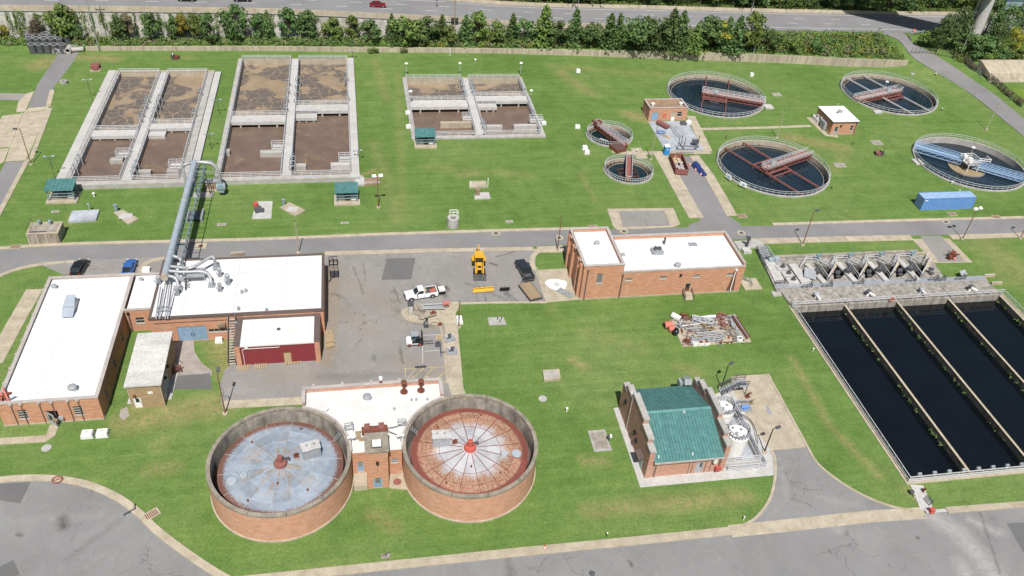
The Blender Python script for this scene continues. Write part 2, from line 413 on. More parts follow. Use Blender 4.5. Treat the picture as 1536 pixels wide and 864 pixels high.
DRY=[(884,766,1118,745,2.2,.62),(1188,536,1245,640,1.3,.55),(1245,640,1318,712,1.3,.6),(563,92,580,150,2.5,.35),(598,110,604,330,1.6,.28),(840,108,886,140,3.2,.55),(1185,206,1262,222,3.5,.85),(943,172,968,178,3.2,1.0),(122,86,170,88,3.5,.75),(58,99,72,92,4.2,.95),(192,632,330,606,3.6,.95),(205,628,300,612,3.8,.75),(225,705,262,700,2,.5),(858,540,876,550,1.5,.7),(560,772,590,790,2.0,.5),(1480,366,1525,412,7,.5),(690,262,715,260,2,.5),(1252,256,1270,222,2.5,.35),(830,100,1000,112,3,.35),(875,690,905,693,1.5,.6),(560,215,600,330,3,.3),(250,88,290,86,2,.35),(1020,550,1045,560,2,.4),(872,260,892,300,1.2,.4),(322,505,345,560,3,.8),(1360,735,1400,770,1.5,.4),(240,670,245,660,2,.4),(820,450,830,470,2,.2),(640,250,790,262,2.2,.3),(880,500,960,520,3,.22),(60,360,110,330,3,.25),(545,262,560,256,1.3,.8)]
m['grass']=grass_mat()
def asphalt_mat(name,c,crack=.5,stain=.35,tint=(1,1,1)):
 n=N(name);v=n.coord((1,1,0))
 f=n.noise(v,.09,6,.65,.5);g=n.noise(v,5.0,3,.8);st=n.noise(v,.45,5,.7,1.5)
 a=tuple(c*t*.86 for t in tint)+(1,);b=tuple(c*t*1.12 for t in tint)+(1,)
 col=n.ramp(f,[(.3,a),(.7,b)])
 col=n.mix(1.0,col,n.ramp(g,[(.2,.86),(.8,1.13)]),'MULTIPLY')
 col=n.mix(n.ramp(st,[(.55,0),(.8,stain)]),col,(c*1.55,c*1.38,c*1.1,1))
 st2=n.noise(v,.25,5,.7,1)
 col=n.mix(n.ramp(st2,[(.60,0),(.8,stain)]),col,(c*.5,c*.48,c*.46,1))
 vo=n.new('ShaderNodeTexVoronoi',feature='DISTANCE_TO_EDGE');wv=n.new('ShaderNodeVectorMath',operation='ADD')
 nz=n.new('ShaderNodeTexNoise');n.ln(v,nz.inputs['Vector']);nz.inputs['Scale'].default_value=.4;nz.inputs['Detail'].default_value=5
 sc=n.new('ShaderNodeVectorMath',operation='SCALE');n.ln(nz.outputs['Color'],sc.inputs[0]);sc.inputs['Scale'].default_value=5.0
 n.ln(v,wv.inputs[0]);n.ln(sc.outputs[0],wv.inputs[1]);n.ln(wv.outputs[0],vo.inputs['Vector']);vo.inputs['Scale'].default_value=.13
 ck=n.math('MULTIPLY',n.ramp(vo.outputs['Distance'],[(.0,1),(.010,0)]),n.ramp(n.noise(v,.06,3),[(.45,0),(.6,crack)]))
 col=n.mix(ck,col,(c*.3,c*.3,c*.3,1))
 return n.fin(col,.92,0,.15)
m['asphalt']=asphalt_mat('asphalt_road',.195,.15,.22,(1.0,.985,1.0))
m['asphalt_yard']=asphalt_mat('asphalt_yard',.225,.95,.7,(1.03,.99,.95))
m['asphalt_lot']=asphalt_mat('asphalt_lot',.205,.6,.5)
m['asphalt_patch']=asphalt_mat('asphalt_patch',.135,.1,.2)
m['asphalt_hwy']=asphalt_mat('asphalt_highway',.20,.1,.15,(1,1,1.03))
def foam_mat():
 """mixed liquor: tan froth with islands of dark scum cut by pale veins; scum density from the noise"""
 n=N('aerated_sewage');v=n.coord((1,1,0));oi=n.new('ShaderNodeObjectInfo')
 off=n.new('ShaderNodeVectorMath',operation='ADD');cmb=n.new('ShaderNodeCombineXYZ')
 n.ln(n.math('MULTIPLY',oi.outputs['Random'],90),cmb.inputs[0]);n.ln(n.math('MULTIPLY',oi.outputs['Random'],41),cmb.inputs[1])
 n.ln(v,off.inputs[0]);n.ln(cmb.outputs[0],off.inputs[1]);v=off.outputs[0]
 nz=n.new('ShaderNodeTexNoise');n.ln(v,nz.inputs['Vector']);nz.inputs['Scale'].default_value=.5;nz.inputs['Detail'].default_value=3
 sc=n.new('ShaderNodeVectorMath',operation='SCALE');n.ln(nz.outputs['Color'],sc.inputs[0]);sc.inputs['Scale'].default_value=2.6
 wv=n.new('ShaderNodeVectorMath',operation='ADD');n.ln(v,wv.inputs[0]);n.ln(sc.outputs[0],wv.inputs[1])
 vo=n.new('ShaderNodeTexVoronoi',feature='DISTANCE_TO_EDGE');n.ln(wv.outputs[0],vo.inputs['Vector']);vo.inputs['Scale'].default_value=.42
 isl=n.ramp(vo.outputs['Distance'],[(.015,.1),(.055,1)])
 big=n.noise(v,.13,3,.5,.4)
 reg=n.ramp(big,[(.445,0),(.475,1)])
 tan_=n.ramp(n.noise(v,.3,4,.6),[(.3,(.215,.162,.108,1)),(.7,(.29,.225,.155,1))])
 gr=n.ramp(n.noise(v,4,3,.7),[(.3,(.085,.072,.063,1)),(.7,(.15,.13,.115,1))])
 col=n.mix(n.math('MULTIPLY',isl,reg),tan_,gr)
 n.bump(n.noise(v,3,3),.25,.05)
 return n.fin(col,.65,0,.3)
m['foam']=foam_mat()
def brown_mat():
 n=N('brown_sewage');v=n.coord((1,1,0))
 st=n.ramp(n.noise(v,.16,4,.6,2.5),[(.60,0),(.68,.7)])
 base=n.ramp(n.noise(v,.3,5,.6),[(.3,(.122,.084,.064,1)),(.7,(.168,.120,.092,1))])
 col=n.mix(st,base,(.23,.165,.10,1))
 n.bump(n.noise(v,1.5,3),.12,.05)
 return n.fin(col,.3,0,.4)
m['brown']=brown_mat()
def water_mat(name,c,rough=.06,ripple=.03):
 n=N(name);v=n.coord((1,1,0))
 n.bump(n.noise(v,1.2,4),ripple,.05)
 return n.fin(n.ramp(n.noise(v,.15,4),[(.3,tuple(x*.8 for x in c)+(1,)),(.7,tuple(x*1.25 for x in c)+(1,))]),rough,0,.5)
m['water']=water_mat('clarifier_water',(.010,.020,.030),.10,.05)
m['water_pond']=water_mat('contact_basin_water',(.003,.0045,.006),.03,.015)
m['water_green']=water_mat('algae_pond',(.12,.19,.012),.3)
m['water_s']=water_mat('thickener_water',(.006,.020,.026),.08)
# ground sheet with openings for sunken tanks
BAS={'A':(-57.8,150.9,-33.4,204.1),'B':(-28.3,151.2,.4,211.2),'C':(12.3,168.3,43.0,200.6)}
CLAR=[(92.2,189.0,12.65),(141.7,189.0,12.65),(92.1,152.3,12.65),(141.6,151.9,12.7),(58.15,168.5,5.5),(58.15,152.3,5.5)]
POND=(74.6,65.2,117.2,104.6)
HOLES=[('r',)+tuple(v[i]+(.3 if i<2 else-.3)for i in range(4))for v in BAS.values()]
HOLES+=[('c',x,y,r-.25)for x,y,r in CLAR]+[('r',POND[0]+.3,POND[1]+.3,POND[2]-.3,POND[3]-.1)]
HOLES+=[('p',[(p.x,p.y)for p in ats([(1186,461),(1170,437.5),(1155,405),(1153,394),(1162,389.5),(1371,381.5),(1393,387),(1415,417),(1470,414.5),(1482,424.5),(1499,442.5)],0)])]
def cdt(points,loops,holes,bound=None):
 """triangulate points + closed loops, drop faces in holes"""
 vs=[Vector((p[0],p[1]))for p in points];es=[]
 for lp in loops:
  n=len(vs);vs+=[Vector((p[0],p[1]))for p in lp];es+=[(n+i,n+(i+1)%len(lp))for i in range(len(lp))]
 ov,oe,of,*_=delaunay_2d_cdt(vs,es,[],0,1e-4)
 def inside(x,y):
  for h in holes:
   if h[0]=='r' and h[1]<x<h[3]and h[2]<y<h[4]:return True
   if h[0]=='c' and(x-h[1])**2+(y-h[2])**2<h[3]**2*.996:return True
   if h[0]=='p' and in_poly(x,y,h[1]):return True
  if bound and not in_poly(x,y,bound):return True
  return False
 fs=[]
 for f in of:
  c=sum((ov[i]for i in f),Vector((0,0)))/len(f)
  if not inside(c.x,c.y):fs.append(tuple(f))
 return ov,fs
def in_poly(x,y,P):
 r=False;n=len(P)
 for i in range(n):
  x1,y1,x2,y2=P[i][0],P[i][1],P[(i+1)%n][0],P[(i+1)%n][1]
  if(y1>y)!=(y2>y)and x<(x2-x1)*(y-y1)/(y2-y1)+x1:r=not r
 return r
def circ(x,y,r,n=48):return[(x+r*math.cos(2*PI*i/n),y+r*math.sin(2*PI*i/n))for i in range(n)]
def hole_loop(h):return[(h[1],h[2]),(h[3],h[2]),(h[3],h[4]),(h[1],h[4])]if h[0]=='r' else(circ(*h[1:])if h[0]=='c' else h[1])
pts=[]
for i in range(-150,331,5):
 for j in range(10,400,6):
  if(j<HW_Y-1.5 or j>HW_Y+1.4)and abs(j-.2-lerp_tab(i,NW_Y))>1.6:pts.append((i+.01*j%.1,j))
 yw=lerp_tab(i,NW_Y)
 pts+=[(i,yw+.1),(i,yw+.35),(i,HW_Y+.05),(i,HW_Y+.25)]
pts+=[(x,y)for x in(-2500,-900,900,2500)for y in(-900,-100,900,2600)]
gv,gf=cdt(pts,[hole_loop(h)for h in HOLES],HOLES)
g=B();g.v=[(p.x,p.y,terrain(p.x,p.y))for p in gv];g.f=gf
struct('ground',g,m['grass'])
# roads, pavements, kerbs
def sheet(name,px,mat,z=.02,world=False):
 b=B();b.sheet([(p[0],p[1],z)for p in(px if world else ats(px))]);return struct(name,b,mat)
def path_strip(pts,w,side=0):
 """left/right edges of a band along pts; side -1/0/1 moves the band"""
 P=[Vector((p[0],p[1],p[2]if len(p)>2 else 0))for p in pts];L=[];R=[]
 for i,p in enumerate(P):
  d=P[min(i+1,len(P)-1)]-P[max(i-1,0)];d.z=0;d.normalize();nn=Vector((-d.y,d.x,0))
  L.append(p+nn*(w*(.5+.5*side)));R.append(p+nn*(w*(-.5+.5*side)))
 return L,R
def kerb(name,pts,w=.6,h=.13,mat=None,side=0,par=None):
 L,R=path_strip(pts,w,side);b=B();n=len(L);up=Vector((0,0,h))
 b.loft([[l,l+up,r+up,r]for l,r in zip(L,R)])
 return struct(name,b,mat or m['conc_tan'],par,up=False)
def slabs(name,pts,w,step=1.8,mat=None,side=0,z=.055):
 """a pavement of separate slabs with open joints, laid along a path"""
 mat=mat or m['conc_tan']
 L,R=path_strip(pts,w,side);b=B()
 b.strip([l+Vector((0,0,.014))for l in L],[r+Vector((0,0,.014))for r in R]);base=struct(name,b,m['conc_d'])
 for i in range(len(L)-1):
  k=max(1,round((L[i+1]-L[i]).length/step))
  for j in range(k):
   e=.018
   q=[L[i].lerp(L[i+1],j/k),L[i].lerp(L[i+1],(j+1)/k),R[i].lerp(R[i+1],(j+1)/k),R[i].lerp(R[i+1],j/k)]
   c=sum(q,Vector())/4;s_=B()
   s_.prism([c+(p-c)*(1-e)for p in q],.0,z+random.uniform(-.008,.008)+c.z);s_.v=[(x,y,zz if zz>.001 else .004)for x,y,zz in s_.v]
   obj('slab',s_,mat,base)
 return base
nt=[(-90,386),(0,375),(100,368.5),(250,364.5),(400,360.5),(560,354),(780,347),(1000,342),(1160,338.5),(1340,333),(1536,328),(1640,325.5)]
nb=[(-90,424),(0,415),(26,404),(62,397),(130,394),(238,391),(380,387),(487,378.5),(640,374),(780,370.8),(851,366.7),(1000,362),(1136,358.5),(1366,353.8),(1536,349),(1640,346)]
NT,NB=ats(nt),ats(nb)
sheet('north_road',[(p.x,p.y)for p in NT]+[(p.x,p.y)for p in NB[::-1]],m['asphalt'],.02,True)
kerb('kerb',spline(NT[:6],4)+spline(NT[5:8],4)[1:-2],.85,.12,side=1)
kerb('kerb',spline(NT[8:],4),.85,.12,side=1)
slabs('pavement',ats([(487,380.3),(640,376),(780,373.2),(800,373)]),1.15,3.0)
slabs('pavement',ats([(1128,362.2),(1250,359),(1368,356.5)]),1.9,3.0)
slabs('pavement',ats([(1426,355.8),(1536,352.5),(1620,350)]),1.6,3.0)
kerb('kerb',spline(ats([(-40,430),(0,414),(26,404),(62,397),(100,393.5),(114,393)]),4),.75,.12)
sheet('parking_apron',[(58,396),(64,392),(238,386),(250,388),(238,425),(108,418)],m['asphalt_yard'],.026)
kerb('kerb',spline(ats([(212,412),(213,403),(222,394),(236,389.5),(247,388)]),4),1.0,.12)
YARD_ST=[(499,400,499,470,2.4,.8),(498,480,492,545,1.8,.8),(520,470,560,500,3,.35),(640,480,690,520,2,.6),(600,545,680,560,3,.5),(400,560,470,566,2,.4),(520,420,600,470,5,.3)]
def stains(key,segs_,colr,amp=3):
 src=m[key];n=N(key+'_dirt');n.m=src;n.t=src.node_tree;n.b=pb=n.t.nodes['Principled BSDF'];old=pb.inputs['Base Color'].links[0].from_socket;v=n.coord((1,1,0))
 wob=n.math('MULTIPLY',n.math('SUBTRACT',n.noise(v,.6,6,.8),.5),amp);segs=[]
 for a,b,c,d,w,s in segs_:
  p,q=at(a,b,0),at(c,d,0);segs.append((p.x,p.y,q.x,q.y,w,s))
 mk=n.math('MULTIPLY',seg_mask(n,v,segs,wob),n.ramp(n.noise(v,1.3,4,.8),[(.3,.3),(.65,1)]))
 n.ln(n.mix(mk,old,colr),pb.inputs['Base Color'])
stains('asphalt_yard',YARD_ST,(.24,.185,.12,1))
stains('asphalt_yard',[(656,428,668,445,.9,.9),(735,395,745,398,.5,1),(700,425,760,450,.5,.5),(745,385,770,378,.4,.7),(530,400,545,440,.3,.6),(560,535,562,540,.5,.8),(600,520,604,545,.3,.7),(480,565,640,560,1.2,.35),(752,432,780,455,.3,.7),(758,440,772,455,.25,.6),(726,440,730,455,.25,.6),(715,440,717,454,.25,.5),(668,430,672,436,.6,1),(595,465,604,470,.8,.5),(576,405,585,410,.4,.5),(672,384,690,386,.3,.5),(810,385,812,390,.3,.5),(545,395,548,420,.25,.5),(500,440,520,450,.5,.5),(590,430,600,455,.3,.6)],(.07,.065,.06,1),1.6)
stains('asphalt_lot',[(1400,775,1440,800,2.2,1),(1440,800,1490,862,2.4,1),(1455,780,1500,800,1.2,.8),(1440,845,1450,862,1.6,.9),(1250,790,1258,795,1,.6),(0,785,150,772,1,.25),(1170,690,1180,750,.8,.4),(1225,745,1290,760,.8,.35)],(.33,.325,.31,1))
stains('asphalt_lot',[(93,780,96,790,1.1,1),(28,803,31,804,.5,1),(945,843,948,848,.3,1),(1245,827,1246,828,.35,1),(1375,806,1378,807,.3,1),(100,840,180,780,.8,.3),(760,835,766,862,.8,.5),(1470,770,1500,860,.35,.6)],(.07,.068,.066,1),1.2)
sheet('works_yard',[(486,382),(808,375.5),(804,386),(803,400),(810,424),(821,454),(690,457),(640,459),(612,464),(605,470),(612,481),(640,486),(668,484),(676,510),(680,545),(684,600),(600,640),(470,640),(452,607),(332,608),(330,575),(337,556),(350,544),(484,536),(484,470)],m['asphalt_yard'],.022)
sheet('asphalt_patch',[(580,388),(623,387),(617,419),(572,420)],m['asphalt_patch'],.03)
sheet('asphalt_patch',[(264,563.7),(315,560),(318,584),(261,584)],m['asphalt_patch'],.03)
sheet('asphalt_patch',[(0,726),(46,723),(31,755),(0,751)],m['asphalt_patch'],.03)
sheet('asphalt_patch',[(0,850),(20,840),(30,862),(0,875)],m['asphalt_patch'],.03)
sheet('asphalt_patch',[(1510,785),(1545,783),(1560,840),(1536,830)],m['asphalt_patch'],.03)
for px in([(600,575),(606,571.5),(609,571.5),(610,600)],):
 pass
def lines(name,segs,w,mat,z=.032):
 b=B()
 for p,q in segs:
  P=[at(*p,z),at(*q,z)];d=(P[1]-P[0]);d.z=0;d.normalize();nn=Vector((-d.y,d.x,0))*w/2
  b.sheet([P[0]+nn,P[1]+nn,P[1]-nn,P[0]-nn],z)
 return struct(name,b,mat)
lines('yard_marking',[((606,553),(668,550)),((608,553),(608,566)),((625,551),(610,570)),((637,551),(618,568)),((650,551),(636,567)),((668,557),(654,570)),((671,569),(662,578))],.12,m['line_y'])
lines('yard_marking',[((634,503),(662,501.5)),((637,527),(664,525)),((634,519),(634,545))],.1,m['line_w'])
kerb('kerb',spline(ats([(820,453.8),(760,454.2),(690,455.5),(676,456)]),3),.45,.12)
kerb('kerb',spline(ats([(690,455),(640,458.5),(618,461.5),(605,469),(613,479.5),(640,484),(660,486)]),4),.75,.13)
kerb('kerb',ats([(660,486),(666,515),(670,560),(671,575)]),.45,.12)
slabs('footpath',ats([(672,458),(676,487),(681,540),(684,580),(688,592)]),2.2,2.2)
slabs('footpath',ats([(335,607.5),(400,604),(455,601)]),1.6,2.5)
sheet('yard_apron',[(612,464),(690,456.5),(676,486),(640,484),(613,480),(606,470)],m['conc_tan'],.028)
kerb('kerb',spline(ats([(868,375),(820,376),(806,378.5),(799,387),(798,396),(803,405)]),4),.9,.13)
kerb('kerb',ats([(803,405),(811,429),(819.5,453)]),.25,.1)
sheet('concrete_pad',[(805,405),(852,402.5),(870,449.5),(819.5,454)],m['conc_tan'],.03)
slabs('pavement',ats([(806,374.2),(862,371.5)]),1.8,2.0)
sheet('concrete_pad',[(795,373.5),(868,371),(868,378.5),(806,379)],m['conc_tan'],.023)
LOTK=ats([(-60,730),(-5,721),(40,717.5),(82,718.5),(130,727),(175,746),(207,769),(233,794),(262,817),(300,844),(335,866),(380,890)])
LK=spline(LOTK,5)
b=B();b.sheet([(p.x,p.y,.02)for p in LK]+[(p.x,p.y,.02)for p in ats([(380,1010),(-60,1010)])]);struct('parking_lot',b,m['asphalt_lot'])
kerb('kerb',LK,1.0,.14)
SK=ats([(300,878),(458,862),(620,845),(780,828.5),(950,812),(1095,797)])
SK2=ats([(1095,797),(1160,790.5),(1303,775),(1386,769.5),(1420,766),(1536,757),(1640,748)])
b=B();b.sheet([(p.x,p.y,.02)for p in SK+SK2[1:]]+[(p.x,p.y,.02)for p in ats([(1680,1010),(300,1010)])]);struct('south_road',b,m['asphalt_lot'])
kerb('kerb',SK,1.25,.14)
kerb('kerb',SK2[0:4],1.9,.03,m['conc_tan']);kerb('kerb',SK2[4:],1.0,.14)
E1=spline(ats([(1093,795.5),(1120,786),(1138,773),(1153,752),(1160,730),(1163,705),(1161,685),(1156,676.5)]),4)
E2=spline(ats([(1211.5,671.5),(1224.5,693.7),(1248,714.5),(1282,736.7),(1318,753.6),(1352,763.5),(1386,768)]),4)
sheet('driveway',[(p.x,p.y)for p in E1[::-1]]+[(p.x,p.y)for p in SK2[1:4]]+[(p.x,p.y)for p in E2[::-1]],m['asphalt_lot'],.024,True)
kerb('kerb',E1,.4,.13);kerb('kerb',E2,.35,.13)
sheet('concrete_pad',[(1097,564.6),(1151.5,561),(1211,671),(1156.5,677),(1128,640),(1100,600)],m['conc_tan'],.024)
kerb('kerb',ats([(1151.5,561),(1211.5,671)]),.3,.12)
sheet('concrete_pad',[(920,612),(940,610.5),(1062,597),(1080,588),(1100,586),(1128,640),(1157,676),(1163,700),(1161,713),(960.5,731.4)],m['conc_w'],.03)
sheet('steel_plate',[(1148,609),(1152,608.6),(1158,621.5),(1153.5,622)],m['cool'],.035)
slabs('footpath',ats([(1391,766),(1375,727.5)]),1.9,1.9,m['conc_w'])
sheet('concrete_pad',[(1390,771),(1421,768.5),(1417,764),(1386,766)],m['conc_w'],.16)
sheet('driveway',[(999,235),(1036,234.5),(1056,262.5),(1081,304),(1094,325),(1112,336),(1108,341),(1032,343),(1034,337),(1049,331.5),(1050.4,323.7),(1042.5,312),(1020.4,267.7)],m['asphalt'],.024)
slabs('footpath',ats([(991,231.5),(1007,260),(1036,312),(1045,327)]),3.2,2.4)
slabs('footpath',ats([(1041,233.5),(1063,262),(1085,300),(1098,324)]),2.3,2.4)
slabs('footpath',ats([(1036,174),(1062,227)]),2.2,2.4)
slabs('footpath',ats([(940,229.5),(985,229.5),(1066,228.5)]),1.5,2.0)
slabs('footpath',ats([(1047,194),(1150,191.5),(1216,189)]),1.1,2.0)
slabs('footpath',ats([(1213,176.5),(1240,203),(1257,205)]),1.3,1.6)
slabs('footpath',ats([(953,222),(964,238)]),2.6,2.0)
slabs('footpath',ats([(918,226),(942,229)]),2.0,2.0)
sheet('dewatering_slab',[(972,182.7),(1030,181.5),(1057,226),(998,226.5)],m['slab_wet'],.05)
sheet('concrete_pad',[(910.5,313.3),(1010,312),(1020.4,336.7),(1010,341),(926,345),(920,340.6)],m['conc_tan'],.026)
sheet('asphalt_patch',[(928,317),(995.7,316),(1004.8,338.5),(934,340.5)],m['asphalt_yard'],.034)
kerb('kerb',ats([(926,316),(933,340)]),.3,.1);kerb('kerb',ats([(997,315.5),(1006,338)]),.3,.1)
sheet('concrete_pad',[(1367.5,358.7),(1401,395),(1459,394),(1424,358)],m['conc_tan'],.05)
sheet('asphalt_patch',[(1380,355),(1409,393.5),(1446,392.5),(1412,354)],m['asphalt_yard'],.056)
kerb('kerb',ats([(1414,357),(1448,392)]),.3,.1)
slabs('footpath',ats([(-20,663.5),(70,658),(76,653),(82,637)]),1.25,1.6)
slabs('footpath',ats([(52,434),(20,490),(-10,545)]),2.6,2.4)
sheet('gravel_court',[(248,512),(290,506),(292,528),(303,545),(318,556),(318,563),(255,565)],m['gravel'],.02)
slabs('footpath',ats([(258,560),(248,600)]),1.7,2.0,m['conc_w']);slabs('footpath',ats([(192,601.5),(246,598.5)]),1.3,2.4,m['conc_w'])
sheet('gravel_bed',[(181,614),(191,610),(194,624),(184,631),(179,624)],m['gravel'],.02)
sheet('tanker_road',[(89,79),(118,79),(107,97.5),(83,128),(78.5,135.7),(71.5,159.5),(42,161.5),(53.5,135),(55.5,128),(69.5,107)],m['asphalt'],.02)
for px in([(33.5,171),(74,164.8),(56,203),(20,206)],[(20,206.3),(56,203.3),(39,241),(8,242.5)],[(4,174),(31.6,171),(14,221),(-30,223)],[(-30,225),(13.5,222.5),(6,243),(-30,262)],[(43,162),(72,159.8),(73.5,164.4),(34,170.5)],[(40,140.5),(51.5,137),(37.5,168),(24,168.5),(28,152)]):
 sheet('concrete_pad',px,m['conc_tan'],.045)
sheet('tanker_road',[(8.5,243),(39,241.5),(0,318),(-40,390),(-40,330)],m['asphalt'],.022)
sheet('tanker_road',[(-30,139),(39.6,140.5),(34,150.5),(-30,150)],m['asphalt_yard'],.02)
kerb('kerb',ats([(78.5,135),(72.5,160)]),1.0,.1)
kerb('kerb',ats([(75.5,163),(47,238),(40,243),(-2,322),(-30,376)]),.9,.12)
kerb('kerb',ats([(33,170),(14,221)]),.3,.12)
acl=[(1300,44),(1343,58),(1367,84),(1400,106),(1430,124),(1460,144),(1500,176),(1560,226)]
acr=[(1352,47),(1372,66),(1400,81),(1425,97),(1452,115),(1486,138),(1536,178),(1600,224)]
AL,AR=spline([at(*p)for p in acl],5),spline([at(*p)for p in acr],5)
b=B();b.strip([Vector((p.x,p.y,terrain(p.x,p.y)+.10))for p in AL],[Vector((p.x,p.y,terrain(p.x,p.y)+.10))for p in AR]);struct('access_road',b,m['asphalt'])
# highway and its walls
HX=[-400,-150,-54,-21,-4,13,28,43,58,75,90,118,145,170,200,260,400,900]
def hz(x):return lerp_tab(x,HW_Z)
b=B();b.strip([(x,HW_Y+.35,hz(x))for x in HX],[(x,240.0,hz(x))for x in HX]);struct('highway',b,m['asphalt_hwy'])
b=B()
def hwy_line(y0,x0,x1,dash=None,w=.28):
 x=x0
 while x<x1:
  e=min(x1,x+(dash[0]if dash else 8));b.add([(x,y0-w/2,hz(x)+.03),(e,y0-w/2,hz(e)+.03),(e,y0+w/2,hz(e)+.03),(x,y0+w/2,hz(x)+.03)],[(0,1,2,3)])
  x=e+(dash[1]if dash else 0)
hwy_line(227.2,-150,172);hwy_line(238.6,-150,300)
hwy_line(231.0,-150,300,(3.2,9.0));hwy_line(234.8,-146,300,(3.2,9.0))
struct('highway_marking',b,m['line_w'])
hw=thing('highway_wall','tall pale panelled retaining wall below the highway, hung with creepers','wall',(0,HW_Y,0))
b=B();xs=[x for x in HX if-150<=x<=75]
b.loft([[(x,HW_Y+.3,-.5),(x,HW_Y+.3,hz(x)-.3),(x,HW_Y,hz(x)-.3),(x,HW_Y,-.5)]for x in xs]);obj('wall',b,m['conc_d'],hw)
x=-110.0;k=0
while x<72:
 top=hz(x+.9)-.55;z=terrain(x,HW_Y-1)-.3;row=0
 while z<top-.1:
  e=min(top,z+1.55);pb=B();d=random.uniform(.05,.13)
  pb.box(x+.03,HW_Y-d,z+.025,x+1.77,HW_Y-.002,e-.025);obj('panel',pb,m['wall_panel'],hw);z=e
 x+=1.8
b=B();b.loft([[(x,HW_Y+.35,hz(x)-.35),(x,HW_Y+.35,hz(x)-.12),(x,HW_Y-.3,hz(x)-.12),(x,HW_Y-.3,hz(x)-.35)]for x in xs]);obj('coping',b,m['conc'],hw)
x=-110.0
while x<70:
 e=x+3.9;bb=B();bb.loft([[(q,HW_Y+.22,hz(q)-.118),(q,HW_Y+.12,hz(q)+1.05),(q,HW_Y-.12,hz(q)+1.05),(q,HW_Y-.24,hz(q)-.118)]for q in(x+.02,e-.02)]);obj('parapet',bb,m['conc_tan'],hw);x=e
bar=thing('crash_barrier','low concrete crash barrier along the far side of the highway','barrier',(0,240.3,0))
x=-130.0
while x<290:
 e=x+6;bb=B();bb.loft([[(q,240.9,hz(q)-.1),(q,240.7,hz(q)+.9),(q,240.5,hz(q)+.9),(q,240.25,hz(q)-.1)]for q in(x+.02,e-.02)]);obj('barrier_segment',bb,m['conc_tan'],bar);x=e
nw=thing('retaining_wall','low weathered concrete retaining wall along the back of the lawn','wall',(0,212,0))
x=-66.0
while x<156.8:
 e=min(157,x+3.6);q=[]
 for xx in(x+.015,e-.015):
  y=lerp_tab(xx,NW_Y);h=lerp_tab(xx,NW_H)
  q.append([(xx,y+.42,-.4),(xx,y+.42,h+.12),(xx,y,h+.12),(xx,y-.06,-.4)])
 bb=B();bb.loft(q);obj('wall_panel',bb,m['wall_n'],nw);x=e
 # aeration basins
def deck_slabs(par,x0,y0,x1,y1,z0,z1,step,axis='y',mat=None):
 k=max(1,round(((y1-y0)if axis=='y' else(x1-x0))/step));e=.02
 b=B();L=((y1-y0)if axis=='y' else(x1-x0))/k
 if axis=='y':b.box(0,e,0,x1-x0,L-e,z1-z0)
 else:b.box(e,0,0,L-e,y1-y0,z1-z0)
 me=mesh_of(b,'slab',mat or m['conc_w'])
 copies('slab',me,[((x0,y0+i*L,z0)if axis=='y' else(x0+i*L,y0,z0),0)for i in range(k)],par)
def drop_pipe(par,x,y,z,side):
 """air drop leg: riser with a valve, elbowed over the water on side -1/+1"""
 b=B();b.tube([(x-side*.5,y,z),(x-side*.5,y,z+.9),(x-side*.3,y,z+1.15),(x+side*.4,y,z+1.15),(x+side*.55,y,z+1.0),(x+side*.55,y,z-.9)],.11,6)
 o=obj('drop_pipe',b,m['pipe_pale'],par);b=B();b.cyl((x+side*.05,y,z+1.05),(x+side*.05,y,z+1.65),.07,n=6);b.cyl((x+side*.05,y,z+1.65),(x+side*.05,y,z+1.72),.28,n=8);obj('valve',b,m['teal_pale'],o)
def weir_box(par,px0,py0,px1,py1,zt,zb=-1.6,d=1.3,mat='conc'):
 p,q=at(px0,py0,zt),at(px1,py0,zt);b=B();y=p.y
 b.box(p.x,y-d,zb,q.x,y-d+.18,zt);b.box(p.x,y-.18,zb,q.x,y,zt);b.box(p.x,y-d+.18,zb,p.x+.18,y-.18,zt);b.box(q.x-.18,y-d+.18,zb,q.x,y-.18,zt)
 b.box(p.x+.18,y-d+.18,zb,q.x-.18,y-.18,zt-.12)
 obj('weir_box',b,m['conc_tan']if mat=='tan' else m[mat],par)
def platform(par,px0,px1,py,z=1.0,d=1.7):
 p,q=at(px0,py,z),at(px1,py,z);b=B();b.box(p.x,p.y-d,z-.22,q.x,p.y,z);o=obj('platform',b,m['conc_w'],par)
 b=B();b.rail([(q.x,p.y-.05,z),(p.x+.05,p.y-.05,z),(p.x+.05,p.y-d+.05,z),(q.x,p.y-d+.05,z)],sp=1.3);obj('railing',b,m['rail'],o)
